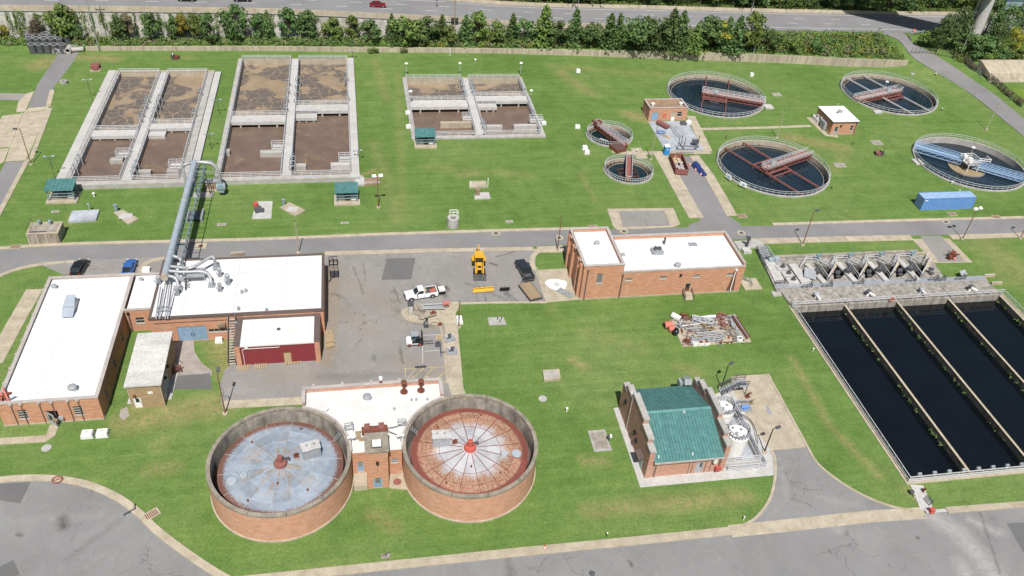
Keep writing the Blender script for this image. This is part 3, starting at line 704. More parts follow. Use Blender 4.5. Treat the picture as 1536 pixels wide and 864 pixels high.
def basin(key,label,inL,cL,cR,inR,yf,yb,wz,top,ymid,bridges,slabsides):
 x0,y0,x1,y1=BAS[key];T=thing('aeration_basin',label,'tank',((x0+x1)/2,(y0+y1)/2,0),group='concrete aeration basins')
 D=-3.0
 for nm,bx in(('wall',(x0,yf,D,inL,yb,top)),('wall',(inR,yf,D,x1,yb,top)),('wall',(x0,yb,D,x1,y1,top)),('wall',(x0,y0,D,x1,yf,top)),('centre_wall',(cL,yf,D,cR,yb,top-.08))):
  b=B();b.box(*bx);obj(nm,b,m['conc_tan']if(bx[1]==yb)else m['conc'],T)
 deck_slabs(T,cL-.06,yf,cR+.06,yb,top-.08,top+.04,2.4)
 for(a,bb_)in slabsides:deck_slabs(T,a,y0+.02,bb_,y1-.02,top,top+.09,1.7)
 for a,c in((inL,cL),(cR,inR)):
  ym=ymid[0]if a==inL else ymid[1]
  b=B();b.sheet([(a,ym,wz),(c,ym,wz),(c,yb,wz),(a,yb,wz)]);obj('froth',b,m['foam'],T,up=True)
  b=B();b.sheet([(a,yf,wz),(c,yf,wz),(c,ym,wz),(a,ym,wz)]);obj('wastewater',b,m['brown'],T,up=True)
 for bx in bridges:
  xa,ya,xb,yb2,z=bx;b=B();b.box(xa,ya,z-.75,xb,yb2,z);o=obj('bridge',b,m['conc_w'],T)
  b=B();b.rail([(xa,yb2-.08,z),(xb,yb2-.08,z)],sp=1.6,rails=(1.0,.66,.33));obj('railing',b,m['rail'],o)
  b=B()
  for i in range(3):
   cx=xa+(xb-xa)*(i+.5)/3;b.box(cx-.18,ya+.1,wz-.6,cx+.18,ya+.5,z-.752)
  obj('bridge_pier',b,m['conc'],o)
  b=B();b.box(xa,yb2-.5,wz-.5,xb,yb2-.15,z-.752);obj('baffle',b,m['conc'],o)
 b=B();t=top+.04
 b.rail([(inL+.05,yf-.12,top),(cL-.1,yf-.12,top)],rails=(1,.66,.33));b.rail([(cR+.1,yf-.12,top),(inR-.05,yf-.12,top)],rails=(1,.66,.33))
 b.rail([(inL,yb+.12,top),(cL-.1,yb+.12,top)],rails=(1,.66,.33));b.rail([(cR+.1,yb+.12,top),(inR,yb+.12,top)],rails=(1,.66,.33))
 for x in(cL+.05,cR-.05,inR+.1):b.rail([(x,yf,t),(x,yb,t)],sp=2.2)
 b.rail([(inL-.1,yf,top),(inL-.1,yb,top)],sp=2.2)
 obj('railing',b,m['rail'],T)
 return T
A=basin('A','westernmost large aeration basin, brown froth with wide slab walkways on both sides',-54.9,-45.9,-43.8,-35.0,152.4,202.6,0,1.0,(172,175),[(-54.9,170.5,-45.9,173.2,1.15),(-43.8,173.6,-35.0,175.9,1.15),(-43.8,171.0,-40.3,173.0,.75)],[(-57.8,-56.1)])
b=B();b.box(-33.4,151.5,-.1,-31.9,204.1,.5);obj('walkway',b,m['conc'],A);deck_slabs(A,-33.38,151.5,-31.9,204.1,.5,.6,1.7)
Bb=basin('B','longest aeration basin in the middle with dark scum islands on its froth',-27.1,-15.3,-13.3,-1.45,152.6,210.4,-.4,1.0,(177,181.5),[(-27.1,176.0,-15.3,179.2,1.15),(-13.3,181.0,-1.45,184.3,1.15),(-13.3,178.4,-8.5,180.6,.75)],[(-1.4,.4)])
Cb=basin('C','smallest aeration basin beside the lawn, set low in the grass',13.2,26.9,29.0,42.0,169.6,199.6,-1.1,.4,(184.5,187),[(13.2,183.6,26.9,187.2,.55),(29.0,186.2,42.0,189.2,.55),(29.0,183.6,34.0,185.8,.2)],[])
for T,wz,lst in((A,0,[(165.5,185,236,1.0),(195,0,0,0)]),):
 pass
weir_box(A,166,236,185,243,.9);platform(A,176,197,229,1.2);weir_box(A,207.5,254,227,261,.9);weir_box(A,251,252.5,268,261,.9);platform(A,255,277,245.5,1.2)
weir_box(Bb,390.5,225,423,234,.7);platform(Bb,408,427,217.5);weir_box(Bb,338.5,223,345,233,.7);weir_box(Bb,441,245,459,254,.7);weir_box(Bb,496,243.5,524.5,252,.7,mat='conc_w');platform(Bb,508,526,235.5)
weir_box(Cb,660,182,707,190,.2,mat='conc_tan',d=1.0);platform(Cb,692.5,707,174.5,.6);weir_box(Cb,725.5,187,753,196,.2,mat='conc_w',d=1.0);weir_box(Cb,770,186,808,196,.2,mat='conc_w',d=1.0);platform(Cb,793,813,178,.6)
for par,xx,side,ys,z in((A,-46.0,-1,(176.5,179,183,186),1.0),(A,-43.7,1,(177,180.5,184,187),1.0),(A,-43.7,1,(154.5,157),1.0),(A,-35.1,-1,(179,190),1.0),(A,-55.0,1,(156,160),1.0),(Bb,-15.4,-1,(181,185.5,190,194.5),1.0),(Bb,-13.2,1,(185.5,189,193,197),1.0),(Bb,-13.2,1,(154.5,156.5,158.5),1.0),(Bb,-1.5,-1,(186,197),1.0),(Cb,26.8,-1,(188.5,191,194,197),.4),(Cb,29.1,1,(190.5,193,195),.4),(Cb,29.1,1,(172,174),.4),(Cb,42.0,-1,(178,190),.4)):
 for y in ys:drop_pipe(par,xx,y,z,side)
def basin_lamp(p,h,label,white=True):
 T=thing('lamp_post',label,'lamp post',p,group='small lamp posts on the basins');b=B();b.cyl((0,0,0),(0,0,h),.06,.045,6);obj('pole',b,m['rail']if white else m['steel_d'],T,True)
 b=B();b.lathe([(.02,h+.3),(.3,h+.22),(.46,h),(.44,h-.05),(.02,h-.02)],n=12);obj('lamp_shade',b,m['white']if white else m['steel'],T,True);return T
for px,py,z,h,lb in((609.5,112,.4,3.0,'white topped lamp at the back left corner of the small basin'),(689.5,111.5,.4,3.0,'white topped lamp at the back of the small basin near its walkway'),(780.5,111,.4,3.0,'white topped lamp at the back right corner of the small basin'),(616,158,.4,3.6,'lamp on the left wall of the small basin'),(796,147,.4,2,'lamp on the right wall of the small basin')):
 basin_lamp(at(px,py,z),h,lb)
def basin_flood(px,py,z,h,label,rz):
 T=thing('flood_lamp',label,'lamp post',at(px,py,z),rz,group='dark floodlight posts on the basin walls');b=B();b.cyl((0,0,0),(0,0,h),.06,n=6);obj('pole',b,m['steel_d'],T,True)
 b=B();b.beam((-.75,0,h),(.75,0,h),.08);b.obox((-.75,0,h+.05),(.5,.35,.16),0,.4);b.obox((.75,0,h+.05),(.5,.35,.16),0,.4);obj('lamp_head',b,m['steel'],T,True)
for px,py,z,h,lb in((139,152,0,5.2,'slim floodlight pole in the grass left of the west basin, upper one'),(84,270,0,5.2,'slim floodlight pole in the grass behind the western green shelter'),(329,172,0,3.6,'teal twin lamp in the grass strip between the large basins, upper one'),(317,224,0,3.6,'teal twin lamp in the grass strip between the large basins, lower one'),(529,88,0,2,'lamp at the back right corner of the long basin'),(537,236,.9,1.6,'lamp low on the right wall of the long basin')):
 basin_flood(px,py,z,h,lb,.1)
 # clarifiers
def clarifier(x,y,r,label,wz,rim=.3,inner='conc_tan',group='large round clarifiers',wat='water',weir=True):
 T=thing('clarifier',label,'clarifier',(x,y,0),group=group)
 b=B();b.lathe([(r-.0,-.5),(r-.0,rim),(r-.34,rim),(r-.34,wz-1.5)],(x,y),72);obj('tank_wall',b,m['conc'],T)
 b=B();b.lathe([(r-.345,rim-.1),(r-.35,wz-.5)],(x,y),72);obj('wall_lining',b,m[inner],T)
 b=B();b.sheet([(x+(r-.4)*math.cos(2*PI*i/72),y+(r-.4)*math.sin(2*PI*i/72),wz)for i in range(72)]);obj('water',b,m[wat],T,up=True)
 if weir:
  b=B();b.lathe([(r-1.1,wz-.6),(r-1.1,wz+.18),(r-1.2,wz+.18),(r-1.2,wz-.6)],(x,y),72);obj('weir_ring',b,m['conc_d'],T)
  b=B()
  for i in range(24):
   a=2*PI*i/24+.1;b.beam((x+(r-1.15)*math.cos(a),y+(r-1.15)*math.sin(a),wz+.1),(x+(r-.45)*math.cos(a),y+(r-.45)*math.sin(a),wz+.35),.1)
  obj('weir_bracket',b,m['rust'],T)
 b=B();b.rail([(x+(r-.2)*math.cos(2*PI*i/60),y+(r-.2)*math.sin(2*PI*i/60),rim)for i in range(60)],closed=True,sp=1.5,h=1.05,r=.034);obj('railing',b,m['rail'],T)
 return T
m['deck_pink']=plain('worn_red_deck',(.36,.24,.21),(.26,.13,.11),2.2,.8,fine=5)
def walkway_bridge(T,c,ang,s0,s1,z,w=1.5,truss='rust_red',deck='deck_pink',rails='rail',depth=.9,open_side=True):
 """access bridge along angle ang from distance s0 to s1 of the tank centre"""
 u=Vector((math.cos(ang),math.sin(ang),0));v=Vector((-u.y,u.x,0));c=Vector(c)
 P=lambda s,t,zz:c+u*s+v*t+Vector((0,0,zz))
 b=B();b.beam(P(s0,0,z),P(s1,0,z),w,.1);o=obj('bridge_deck',b,m[deck],T)
 b=B()
 for t in(-w/2,w/2):
  b.beam(P(s0,t,z-.05),P(s1,t,z-.05),.14,.28);b.beam(P(s0,t,z-depth),P(s1,t,z-depth),.12,.16)
  k=max(2,int((s1-s0)/1.4));ds=(s1-s0)/k
  for i in range(k):
   b.beam(P(s0+i*ds,t,z-.1),P(s0+(i+1)*ds,t,z-depth),.08);b.beam(P(s0+i*ds,t,z-.1),P(s0+i*ds,t,z-depth),.08)
 for i in range(k+1):b.beam(P(s0+i*ds,-w/2,z-.06),P(s0+i*ds,w/2,z-.06),.1)
 obj('truss',b,m[truss],o)
 b=B()
 for t in(-w/2,w/2):b.rail([P(s0,t,z+.05),P(s1,t,z+.05)],sp=1.3,rails=(1,.66,.33))
 b.rail([P(s0,-w/2,z+.05),P(s0,w/2,z+.05)],sp=2,rails=(1,.5));obj('railing',b,m[rails],o)
 return o
def centre_cage(T,c,ang,wz,size=2.6,mat='rust_red',well=3.0):
 x,y=c[0],c[1];b=B();b.lathe([(well,wz-.7),(well,wz+.35),(well-.12,wz+.35),(well-.12,wz-.7)],(x,y),32);obj('centre_well',b,m['steel_d'],T)
 u=Vector((math.cos(ang),math.sin(ang),0));v=Vector((-u.y,u.x,0));c=Vector((x,y,0));b=B()
 for t in(-size,-size*.55,size*.55,size):
  b.beam(c+v*t-u*size+Vector((0,0,.05)),c+v*t+u*size+Vector((0,0,.05)),.2,.3)
 for s in(-size,size):b.beam(c+u*s-v*size+Vector((0,0,.05)),c+u*s+v*size+Vector((0,0,.05)),.2,.3)
 for s in(-size,size):
  for t in(-size,size):b.beam(c+u*s+v*t+Vector((0,0,.05)),c+u*s+v*t+Vector((0,0,wz-.5)),.14)
 obj('centre_cage',b,m[mat],T)
 b=B();b.cyl((x,y,wz-.5),(x,y,.9),.45,n=14);b.cyl((x,y,.9),(x,y,1.5),.75,.6,14);obj('drive_unit',b,m['cool'],T)
def troughs(T,c,ang,r,off,z,mat,w=.26,only=None):
 u=Vector((math.cos(ang),math.sin(ang),0));v=Vector((-u.y,u.x,0));c=Vector((c[0],c[1],0))
 for t in((-off,off)if only is None else only):
  L=math.sqrt(max(0,(r-.5)**2-t*t));p,q=c+v*t-u*L,c+v*t+u*L;b=B()
  b.beam(p+Vector((0,0,z)),q+Vector((0,0,z)),w,.34);b.beam(p+Vector((0,0,z-.9)),p+Vector((0,0,z)),.2);b.beam(q+Vector((0,0,z-.9)),q+Vector((0,0,z)),.2)
  obj('scum_beam',b,m[mat],T)
def ang_to(c,px,py):
 p=at(px,py,0);return math.atan2(p.y-c[1],p.x-c[0])
WZ=-.6
c=CLAR[0];T=clarifier(*c,'northern clarifier behind the brick blower house, rusty red bridge from its right rim',WZ);a=ang_to(c,1148,157)
walkway_bridge(T,(c[0],c[1],0),a,-3.6,12.6,.55,1.9);centre_cage(T,c,a,WZ,2.8);troughs(T,c,a+PI/2,c[2],3.0,.05,'rust_red',.15)
b=B();p=at(1148,160,.0);b.box(p.x-.6,p.y-1.6,0,p.x+1.6,p.y+.6,.45);obj('step',b,m['conc_w'],T)
c=CLAR[1];T=clarifier(*c,'north-eastern clarifier with pale cross beams beside the white roofed brick hut',WZ);a=ang_to(c,1287,151)
walkway_bridge(T,(c[0],c[1],0),a,-4.2,12.5,.6,1.9);centre_cage(T,c,a,WZ,2.8);troughs(T,c,a+PI/2,c[2],3.0,-.1,'conc_w',.24)
b=B();p=at(1308,167,0);b.box(p.x,p.y-1.4,0,p.x+2.2,p.y,.35);obj('step',b,m['conc_w'],T)
basin_lamp(Vector((c[0]-1.0,c[1]+.9,.6)),2.6,'white topped lamp on the bridge of the north-eastern clarifier')
c=CLAR[2];T=clarifier(*c,'clarifier east of the skip driveway with red cross beams under its bridge',WZ-.3);a=ang_to(c,1216,232)
walkway_bridge(T,(c[0],c[1],0),a,-3.2,12.5,.6,1.7);centre_cage(T,c,a,WZ-.3,3.0);troughs(T,c,a+PI/2,c[2],3.0,-.1,'rust_red',.26)
for px,py in((1092,269),(1114,281)):
 p=at(px,py,.3);q=Vector((c[0],c[1],0))-p;rz=math.atan2(q.y,q.x)+PI/2;b=B();b.obox((p.x,p.y,.95),(1.7,.12,1.0),rz);o=obj('sign_board',b,m['white'],T)
 b=B();b.obox((p.x-q.x*.0-.06*math.cos(rz-PI/2),p.y-.09,.98),(.5,.05,.45),rz);obj('sign_print',b,m['blue_cont_roof'],o)
c=CLAR[3];T=clarifier(*c,'clarifier by the blue container, crossed by a bright blue truss bridge',-1.25,inner='conc',weir=False,wat='water');a=ang_to(c,1368,221);cc=(c[0],c[1],0)
walkway_bridge(T,cc,a,1.6,12.6,.55,1.5,'blue_steel','blue_steel','blue_steel',1.0);walkway_bridge(T,cc,a+PI,1.0,12.6,.1,.9,'blue_steel','blue_steel','blue_steel',.7)
b=B();b.lathe([(4.2,-2.2),(4.2,-1.0),(4.05,-1.0),(4.05,-2.2)],(c[0],c[1]),40);obj('feed_well',b,m['conc_d'],T)
b=B();b.sheet([(c[0]+4.06*math.cos(2*PI*i/40),c[1]+4.06*math.sin(2*PI*i/40),-1.2)for i in range(40)]);obj('froth',b,m['soil'],T,up=True)
b=B();b.box(c[0]-1.6,c[1]-1.8,.45,c[0]+1.8,c[1]+1.8,.6);o=obj('centre_platform',b,m['conc_w'],T)
b=B();b.rail([(c[0]-1.6,c[1]-1.8,.6),(c[0]+1.8,c[1]-1.8,.6),(c[0]+1.8,c[1]+1.8,.6),(c[0]-1.6,c[1]+1.8,.6)],closed=True,sp=1.2,r=.06);obj('railing',b,m['white'],o)
b=B();b.cyl((c[0],c[1],.6),(c[0],c[1],1.5),.6,n=14);b.box(c[0]-1.4,c[1]+.4,.6,c[0]-.6,c[1]+1.2,1.9);obj('drive_unit',b,m['white'],o)
b=B()
for s in(-1.3,1.4):b.beam((c[0]+s,c[1]-1.9,.5),(c[0]+s,c[1]-1.9,-1.6),.16)
b.rail([(c[0]+1.9,c[1]-.4,.5),(c[0]+4.6,c[1]-1.2,.5),(c[0]+4.6,c[1]+.6,.5)],sp=1.2,r=.06);obj('platform_leg',b,m['white'],o)
b=B();p=at(1373,243,0);b.box(p.x-.6,p.y-1.4,0,p.x+1.5,p.y+1.0,.3);obj('step',b,m['conc_w'],T)
basin_lamp(Vector((c[0]+.8,c[1]+1.5,.6)),2.8,'white topped lamp on the blue bridge platform')
c=CLAR[4];T=clarifier(*c,'small thickener, the upper of the two, with a rusty bridge running down to the right',-.5,inner='conc_tan',group='small round thickeners',wat='water_s');a=ang_to(c,932,218)
walkway_bridge(T,(c[0],c[1],0),a,-5.2,6.4,.7,1.3,'rust','rust_red','rail',.8);
b=B();b.obox((c[0]-5.0*math.cos(a),c[1]-5.0*math.sin(a),1.1),(1.8,1.8,.9),a);obj('drive_box',b,m['rust'],T)
b=B();b.lathe([(1.4,-1.6),(1.4,-.5),(1.3,-.5),(1.3,-1.6)],(c[0],c[1]),20);b.beam((c[0]-2.2,c[1]-.2,-.5),(c[0]-.6,c[1]-1.6,-.5),.35,.2);obj('centre_well',b,m['conc_w'],T)
c=CLAR[5];T=clarifier(*c,'small thickener, the lower of the two, with a rusty bridge straight across',-.5,inner='conc_tan',group='small round thickeners',wat='water_s');a=ang_to(c,943,235)
walkway_bridge(T,(c[0],c[1],0),a,-5.2,6.2,.7,1.3,'rust','rust_red','rail',.9)
b=B()
for s in(-1.6,0,1.6):
 b.beam((c[0]-2.0,c[1]+s,-.3),(c[0]+2.0,c[1]+s,-.3),.14)
for s in(-2,2):b.beam((c[0]+s,c[1]-1.6,-.3),(c[0]+s,c[1]+1.6,-.3),.14);b.beam((c[0]+s,c[1]-1.6,-.3),(c[0]+s,c[1]-1.6,-1.2),.12);b.beam((c[0]+s,c[1]+1.6,-.3),(c[0]+s,c[1]+1.6,-1.2),.12)
obj('centre_cage',b,m['rust'],T)
b=B();p=at(927,225,0);b.box(-1.4,-1.4,0,1.4,1.6,.9)
T=thing('valve_chamber','rusty grated chamber between the two small thickeners','chamber',p,.35);obj('frame',b,m['rust'],T,True);b=B()
for i in range(7):b.box(-1.2+i*.37,-1.3,.9,-1.05+i*.37,1.5,.96)
obj('grating',b,m['steel_d'],T,True)
# digesters
def cover_mat(name,blue):
 n=N(name);tc=n.new('ShaderNodeTexCoord');sx=n.new('ShaderNodeSeparateXYZ');n.ln(tc.outputs['Object'],sx.inputs[0]);v=tc.outputs['Object']
 r=n.math('MULTIPLY',n.math('SQRT',n.math('ADD',n.math('MULTIPLY',sx.outputs[0],sx.outputs[0]),n.math('MULTIPLY',sx.outputs[1],sx.outputs[1]))),.125)
 cx=n.new('ShaderNodeCombineXYZ');n.ln(n.math('MULTIPLY',n.math('ARCTAN2',sx.outputs[1],sx.outputs[0]),2.2),cx.inputs[0]);n.ln(n.math('MULTIPLY',r,1.6),cx.inputs[1])
 streak=n.noise(cx.outputs[0],1.7,5,.65);fstreak=n.noise(cx.outputs[0],9,4,.7);a=n.noise(v,.8,5,.7,.6);f=n.noise(v,3.5,5,.75)
 cen=lambda q,k:n.math('MULTIPLY',n.math('SUBTRACT',q,.5),k)
 if blue:
  base=n.ramp(a,[(.3,(.20,.245,.305,1)),(.7,(.32,.365,.42,1))])
  st=n.math('MULTIPLY',n.ramp(streak,[(.49,0),(.60,.95)]),n.ramp(n.math('ADD',r,cen(f,.3)),[(.08,1),(.35,.75),(.72,.12)]))
  col=n.mix(st,base,n.ramp(f,[(.35,(.27,.15,.05,1)),(.65,(.30,.235,.14,1))]))
  col=n.mix(n.ramp(n.math('ADD',r,cen(f,.24)),[(.86,0),(.925,.95)]),col,(.15,.065,.042,1))
 else:
  base=n.ramp(a,[(.3,(.36,.37,.40,1)),(.7,(.50,.50,.51,1))])
  rr=n.math('ADD',n.math('ADD',r,cen(streak,.5)),cen(f,.35))
  col=n.mix(n.ramp(rr,[(.52,0),(.66,.95)]),base,n.ramp(f,[(.3,(.30,.165,.10,1)),(.7,(.42,.29,.19,1))]))
  col=n.mix(n.math('MULTIPLY',n.ramp(fstreak,[(.46,0),(.62,.85)]),n.ramp(rr,[(.42,0),(.75,1)])),col,(.24,.07,.05,1))
  col=n.mix(n.ramp(n.math('ADD',r,cen(f,.06)),[(.865,0),(.90,1)]),col,n.ramp(f,[(.3,(.15,.045,.035,1)),(.7,(.23,.08,.06,1))]))
 oi=n.new('ShaderNodeObjectInfo');col=n.mix(1.0,col,n.ramp(oi.outputs['Random'],[(0,.86),(1,1.14)]),'MULTIPLY')
 return n.fin(col,.6,.1,.35)
m['cover_blue']=cover_mat('floating_cover_blue',True);m['cover_rust']=cover_mat('floating_cover_rust',False)
m['ring_in']=plain('ring_inner_face',(.36,.335,.29),(.13,.12,.105),1.0,.9,fine=3,stretch=(.7,.7,.3))
m['seam_rust']=plain('rusty_seam',(.22,.075,.06),(.15,.05,.04),2,.8);m['seam_pale']=plain('pale_seam',(.36,.39,.43),(.28,.31,.35),2,.7)
def digester(x,y,label,blue,hatch_a,box_a,box_rz):
 R,H=9.05,5.15;T=thing('digester',label,'digester',(x,y,0),group='round brick digesters')
 b=B();b.lathe([(R,.25),(R,H-.35)],n=96);obj('wall',b,m['brick_ring'],T,True)
 b=B();b.lathe([(R+.16,-.3),(R+.16,.25),(R,.25)],n=96);obj('footing',b,m['conc_tan'],T,True)
 b=B();b.lathe([(R-.44,H-.36),(R-.47,1.0)],n=96);obj('wall_lining',b,m['ring_in'],T,True)
 for i in range(12):
  a0,a1=2*PI*i/12+.004+.13,2*PI*(i+1)/12-.004+.13
  b=B();b.lathe([(R+.05,H-.36),(R+.05,H),(R-.46,H),(R-.46,H-.36)],n=8,a0=a0,a1=a1,closed=True);obj('coping_segment',b,m['cap_d'],T,True)
 b=B();b.lathe([(.01,1.6),(R-.45,1.6)],n=64);obj('gas_seal',b,m['brown_metal'],T,True)
 z0,r0=3.4,7.85;cz=lambda r:z0+(r0-r)*.085
 b=B();b.lathe([(r0+.12,1.7),(r0+.12,z0-.05),(.02,cz(0)-.06)],n=64);cov=obj('floating_cover',b,m['cover_blue' if blue else 'cover_rust'],T,True)
 rings=(.95,2.4,4.2,6.0,r0)
 ns=16 if not blue else 14
 for j in range(4):
  for i in range(ns):
   g=.018;ra,rb=rings[j]+g,rings[j+1]-g;da=.02/((ra+rb)/2)
   a0,a1=2*PI*i/ns+da+.07,2*PI*(i+1)/ns-da+.07;q=[];h=random.uniform(.0,.018)
   S=4
   top=[(ra,a0)]+[(rb,a0+(a1-a0)*k/S)for k in range(S+1)]+[(ra,a1)]
   b=B();vs=[(r*math.cos(t),r*math.sin(t),cz(r)+h)for r,t in top];lo=[(p[0],p[1],p[2]-.07)for p in vs];n=len(vs)
   b.add(vs+lo,[tuple(range(n))]+[(k,n+k,n+(k+1)%n,(k+1)%n)for k in range(n)]);obj('cover_plate',b,m['cover_blue' if blue else 'cover_rust'],T,True)
 b=B()
 for i in range(ns):
  a=2*PI*i/ns+.07;b.beam((1.0*math.cos(a),1.0*math.sin(a),cz(1)+.02),((r0)*math.cos(a),r0*math.sin(a),cz(r0)+.02),.05 if blue else .09,.05)
 for q in rings[2:4]:
  for i in range(ns):a,c_=2*PI*i/ns+.07,2*PI*(i+1)/ns+.07;b.beam((q*math.cos(a),q*math.sin(a),cz(q)+.015),(q*math.cos(c_),q*math.sin(c_),cz(q)+.015),.05,.05)
 obj('seam',b,m['seam_pale' if blue else 'seam_rust'],cov,True)
 zt=cz(0)
 b=B();b.lathe([(.85,zt-.15),(.85,zt+.22),(.75,zt+.4),(.4,zt+.5),(.36,zt+1.35),(.02,zt+1.4)],n=20);obj('gas_dome',b,m['rust_red' if blue else 'red'],T,True)
 b=B();b.cyl((.3,.35,zt+.5),(1.1,.35,zt+.65),.13,n=8);b.cyl((1.1,.35,zt+.65),(1.1,.35,zt+.1),.1,n=8);obj('gas_pipe',b,m['steel_d'],T,True)
 for d,rr in((6.3,.68),(4.7,.5)):
  p=(d*math.cos(hatch_a+(.03 if d>6 else-.02)),d*math.sin(hatch_a+(.03 if d>6 else-.02)));b=B();b.lathe([(rr,cz(d)-.1),(rr,cz(d)+.2),(rr-.06,cz(d)+.26),(.01,cz(d)+.27)],p,20);obj('hatch',b,m['seam_pale'],T,True)
 d=4.1;p=Vector((d*math.cos(box_a),d*math.sin(box_a),cz(d)))
 b=B();b.obox(p+Vector((0,0,.85)),(2.3,1.4,1.7),box_rz);bo=obj('equipment_box',b,m['cool'],T,True)
 b=B();b.obox(p+Vector((0,0,1.75)),(2.45,1.55,.08),box_rz);obj('box_lid',b,m['conc_w'],bo,True)
 b=B()
 for s in(-.5,.5):q=p+Matrix.Rotation(box_rz,3,'Z')@Vector((s,.1,1.79));b.cyl(q,q+Vector((0,0,.12)),.18,n=10)
 obj('box_vent',b,m['steel'],bo,True)
 b=B()
 for s in(-.65,0,.65):q=p+Matrix.Rotation(box_rz,3,'Z')@Vector((s,-.72,.6));b.obox(q,(.5,.05,.8),box_rz)
 obj('box_panel',b,m['steel'],bo,True)
 q=p+Vector((1.9 if p.x<0 else-1.9,-.3,0));b=B();b.obox(q+Vector((0,0,.15)),(.7,.5,.3),.2);b.cyl(q,q+Vector((0,0,.9)),.1,n=8);b.beam(q+Vector((-.35,0,.6)),q+Vector((.35,.1,.75)),.08);obj('valve',b,m['rust'],T,True)
 b=B()
 for r_,t_ in((6.6,1.2),(3.1,-1.65),(5.6,-.9),(5.9,2.3),(6.4,-2.2)):b.cyl((r_*math.cos(t_),r_*math.sin(t_),cz(r_)),(r_*math.cos(t_),r_*math.sin(t_),cz(r_)+.3),.12,n=8)
 obj('vent',b,m['rust'],T,True)
 return T
D1=digester(-11.7,74.6,'left brick digester with a blue grey floating cover',True,math.radians(196),math.radians(20),.25)
D2=digester(13.1,74.6,'right brick digester with a rusty pink and white floating cover',False,math.radians(-14),math.radians(158),-.05)
# chlorine contact basin (dark pond) and the filter works at its head
PX0,PY0,PX1,PY1=POND;WP=-1.0
T=thing('contact_basin','long dark water basin split by thin concrete walls','basin',((PX0+PX1)/2,(PY0+PY1)/2,0));PT=T
b=B();b.sheet([(PX0,PY0,WP),(PX1,PY0,WP),(PX1,PY1+2,WP),(PX0,PY1+2,WP)]);obj('water',b,m['water_pond'],T,up=True)
for bx in((PX0-.35,PY0-.6,-3,PX0+.3,PY1,.14),(PX1-.3,PY0-.6,-3,PX1+.35,PY1,.14),(PX0+.3,PY0-.6,-3,PX1-.3,PY0+.35,.14)):
 b=B();b.box(*bx);obj('side_wall',b,m['conc_tan'],T)
m['wall_stain_shade']=plain('stained_shaded_wall',(.13,.12,.10),(.05,.048,.04),1.2,.9,fine=4,stretch=(.6,.6,.3))  # real stain in the pits; on the dividers it paints in shade
m['lichen']=plain('pale_wall_top',(.47,.41,.31),(.36,.31,.23),1.5,.9,fine=5)
leafb=B();rg=random.Random(3)
for xx in(84.9,95.35,105.8,116.6):
 b=B();b.box(xx-.17,PY0+.35,-3,xx+.17,PY1-.05,.1);w_=obj('divider_wall',b,m['wall_stain_shade'],T)  # shade of the divider sides is put into the dark colour
 b=B();b.box(xx-.19,PY0+.35,.1,xx+.19,PY1-.05,.16);obj('wall_top',b,m['lichen'],w_)
 y=PY0+4
 while y<PY1-.5:
  if rg.random()<.2+.35*(y-PY0)/40:
   for _ in range(rg.randint(3,9)):
    p=Vector((xx-.3-rg.random()*.25,y+rg.uniform(-.5,.5),WP+rg.random()*.5));s=rg.uniform(.08,.17);n1=Vector((rg.uniform(-1,1),rg.uniform(-1,1),rg.uniform(.2,1))).normalized();a=n1.orthogonal().normalized()*s;c_=n1.cross(a)
    leafb.add([p-a-c_,p+a-c_,p+a+c_,p-a+c_],[(0,1,2,3)])
  y+=rg.uniform(.5,1.6)
o=obj('wall_weeds',leafb,m['leaf'],T);o['kind']='stuff'
b=B();b.rail([(PX0,PY0-.2,.14),(PX0,PY1,.14)],sp=2.0);obj('railing',b,m['rail'],T)
b=B();b.rail([(PX0,PY0-.2,.14),(PX1,PY0-.2,.14)],sp=1.9,rails=(1,.5,.15),r=.055);obj('railing',b,m['rail'],T)
b=B();b.rail([(PX1,PY0-.2,.14),(PX1,PY1,.14)],sp=2.0);obj('railing',b,m['rail'],T)
x=PX0+1.6
while x<PX1:
 b=B();b.cyl((x,PY0+.1,.2),(x,PY0+.1,1.25),.05,n=6);b.box(x-.28,PY0-.02,1.05,x+.28,PY0+.28,1.45);obj('gate_actuator',b,m['cool'],T);x+=2.35
DK=thing('filter_deck','brown stained concrete deck at the head of the dark basin','deck',((PX0+PX1)/2,PY1+2,0))
dk=ats([(1188,461),(1503,442),(1484,424),(1172,437)],.35)
b=B();b.prism([(p.x,p.y)for p in dk],-3,.25);obj('deck',b,m['conc_stain'],DK)
for i in range(4):
 f=lambda t,s:(dk[0].lerp(dk[1],t)).lerp(dk[3].lerp(dk[2],t),s)
 t0,t1=i/4+.002,(i+1)/4-.002;b=B();b.prism([(p.x,p.y)for p in(f(t0,.0),f(t1,.0),f(t1,.98),f(t0,.98))],.25,.35+.006*i);obj('deck_slab',b,m['conc_stain'],DK)
b=B();b.rail([(dk[0].x,dk[0].y+.15,.37),(dk[1].x,dk[1].y+.15,.37)],sp=2.6,r=.055);obj('railing',b,m['rail'],DK)
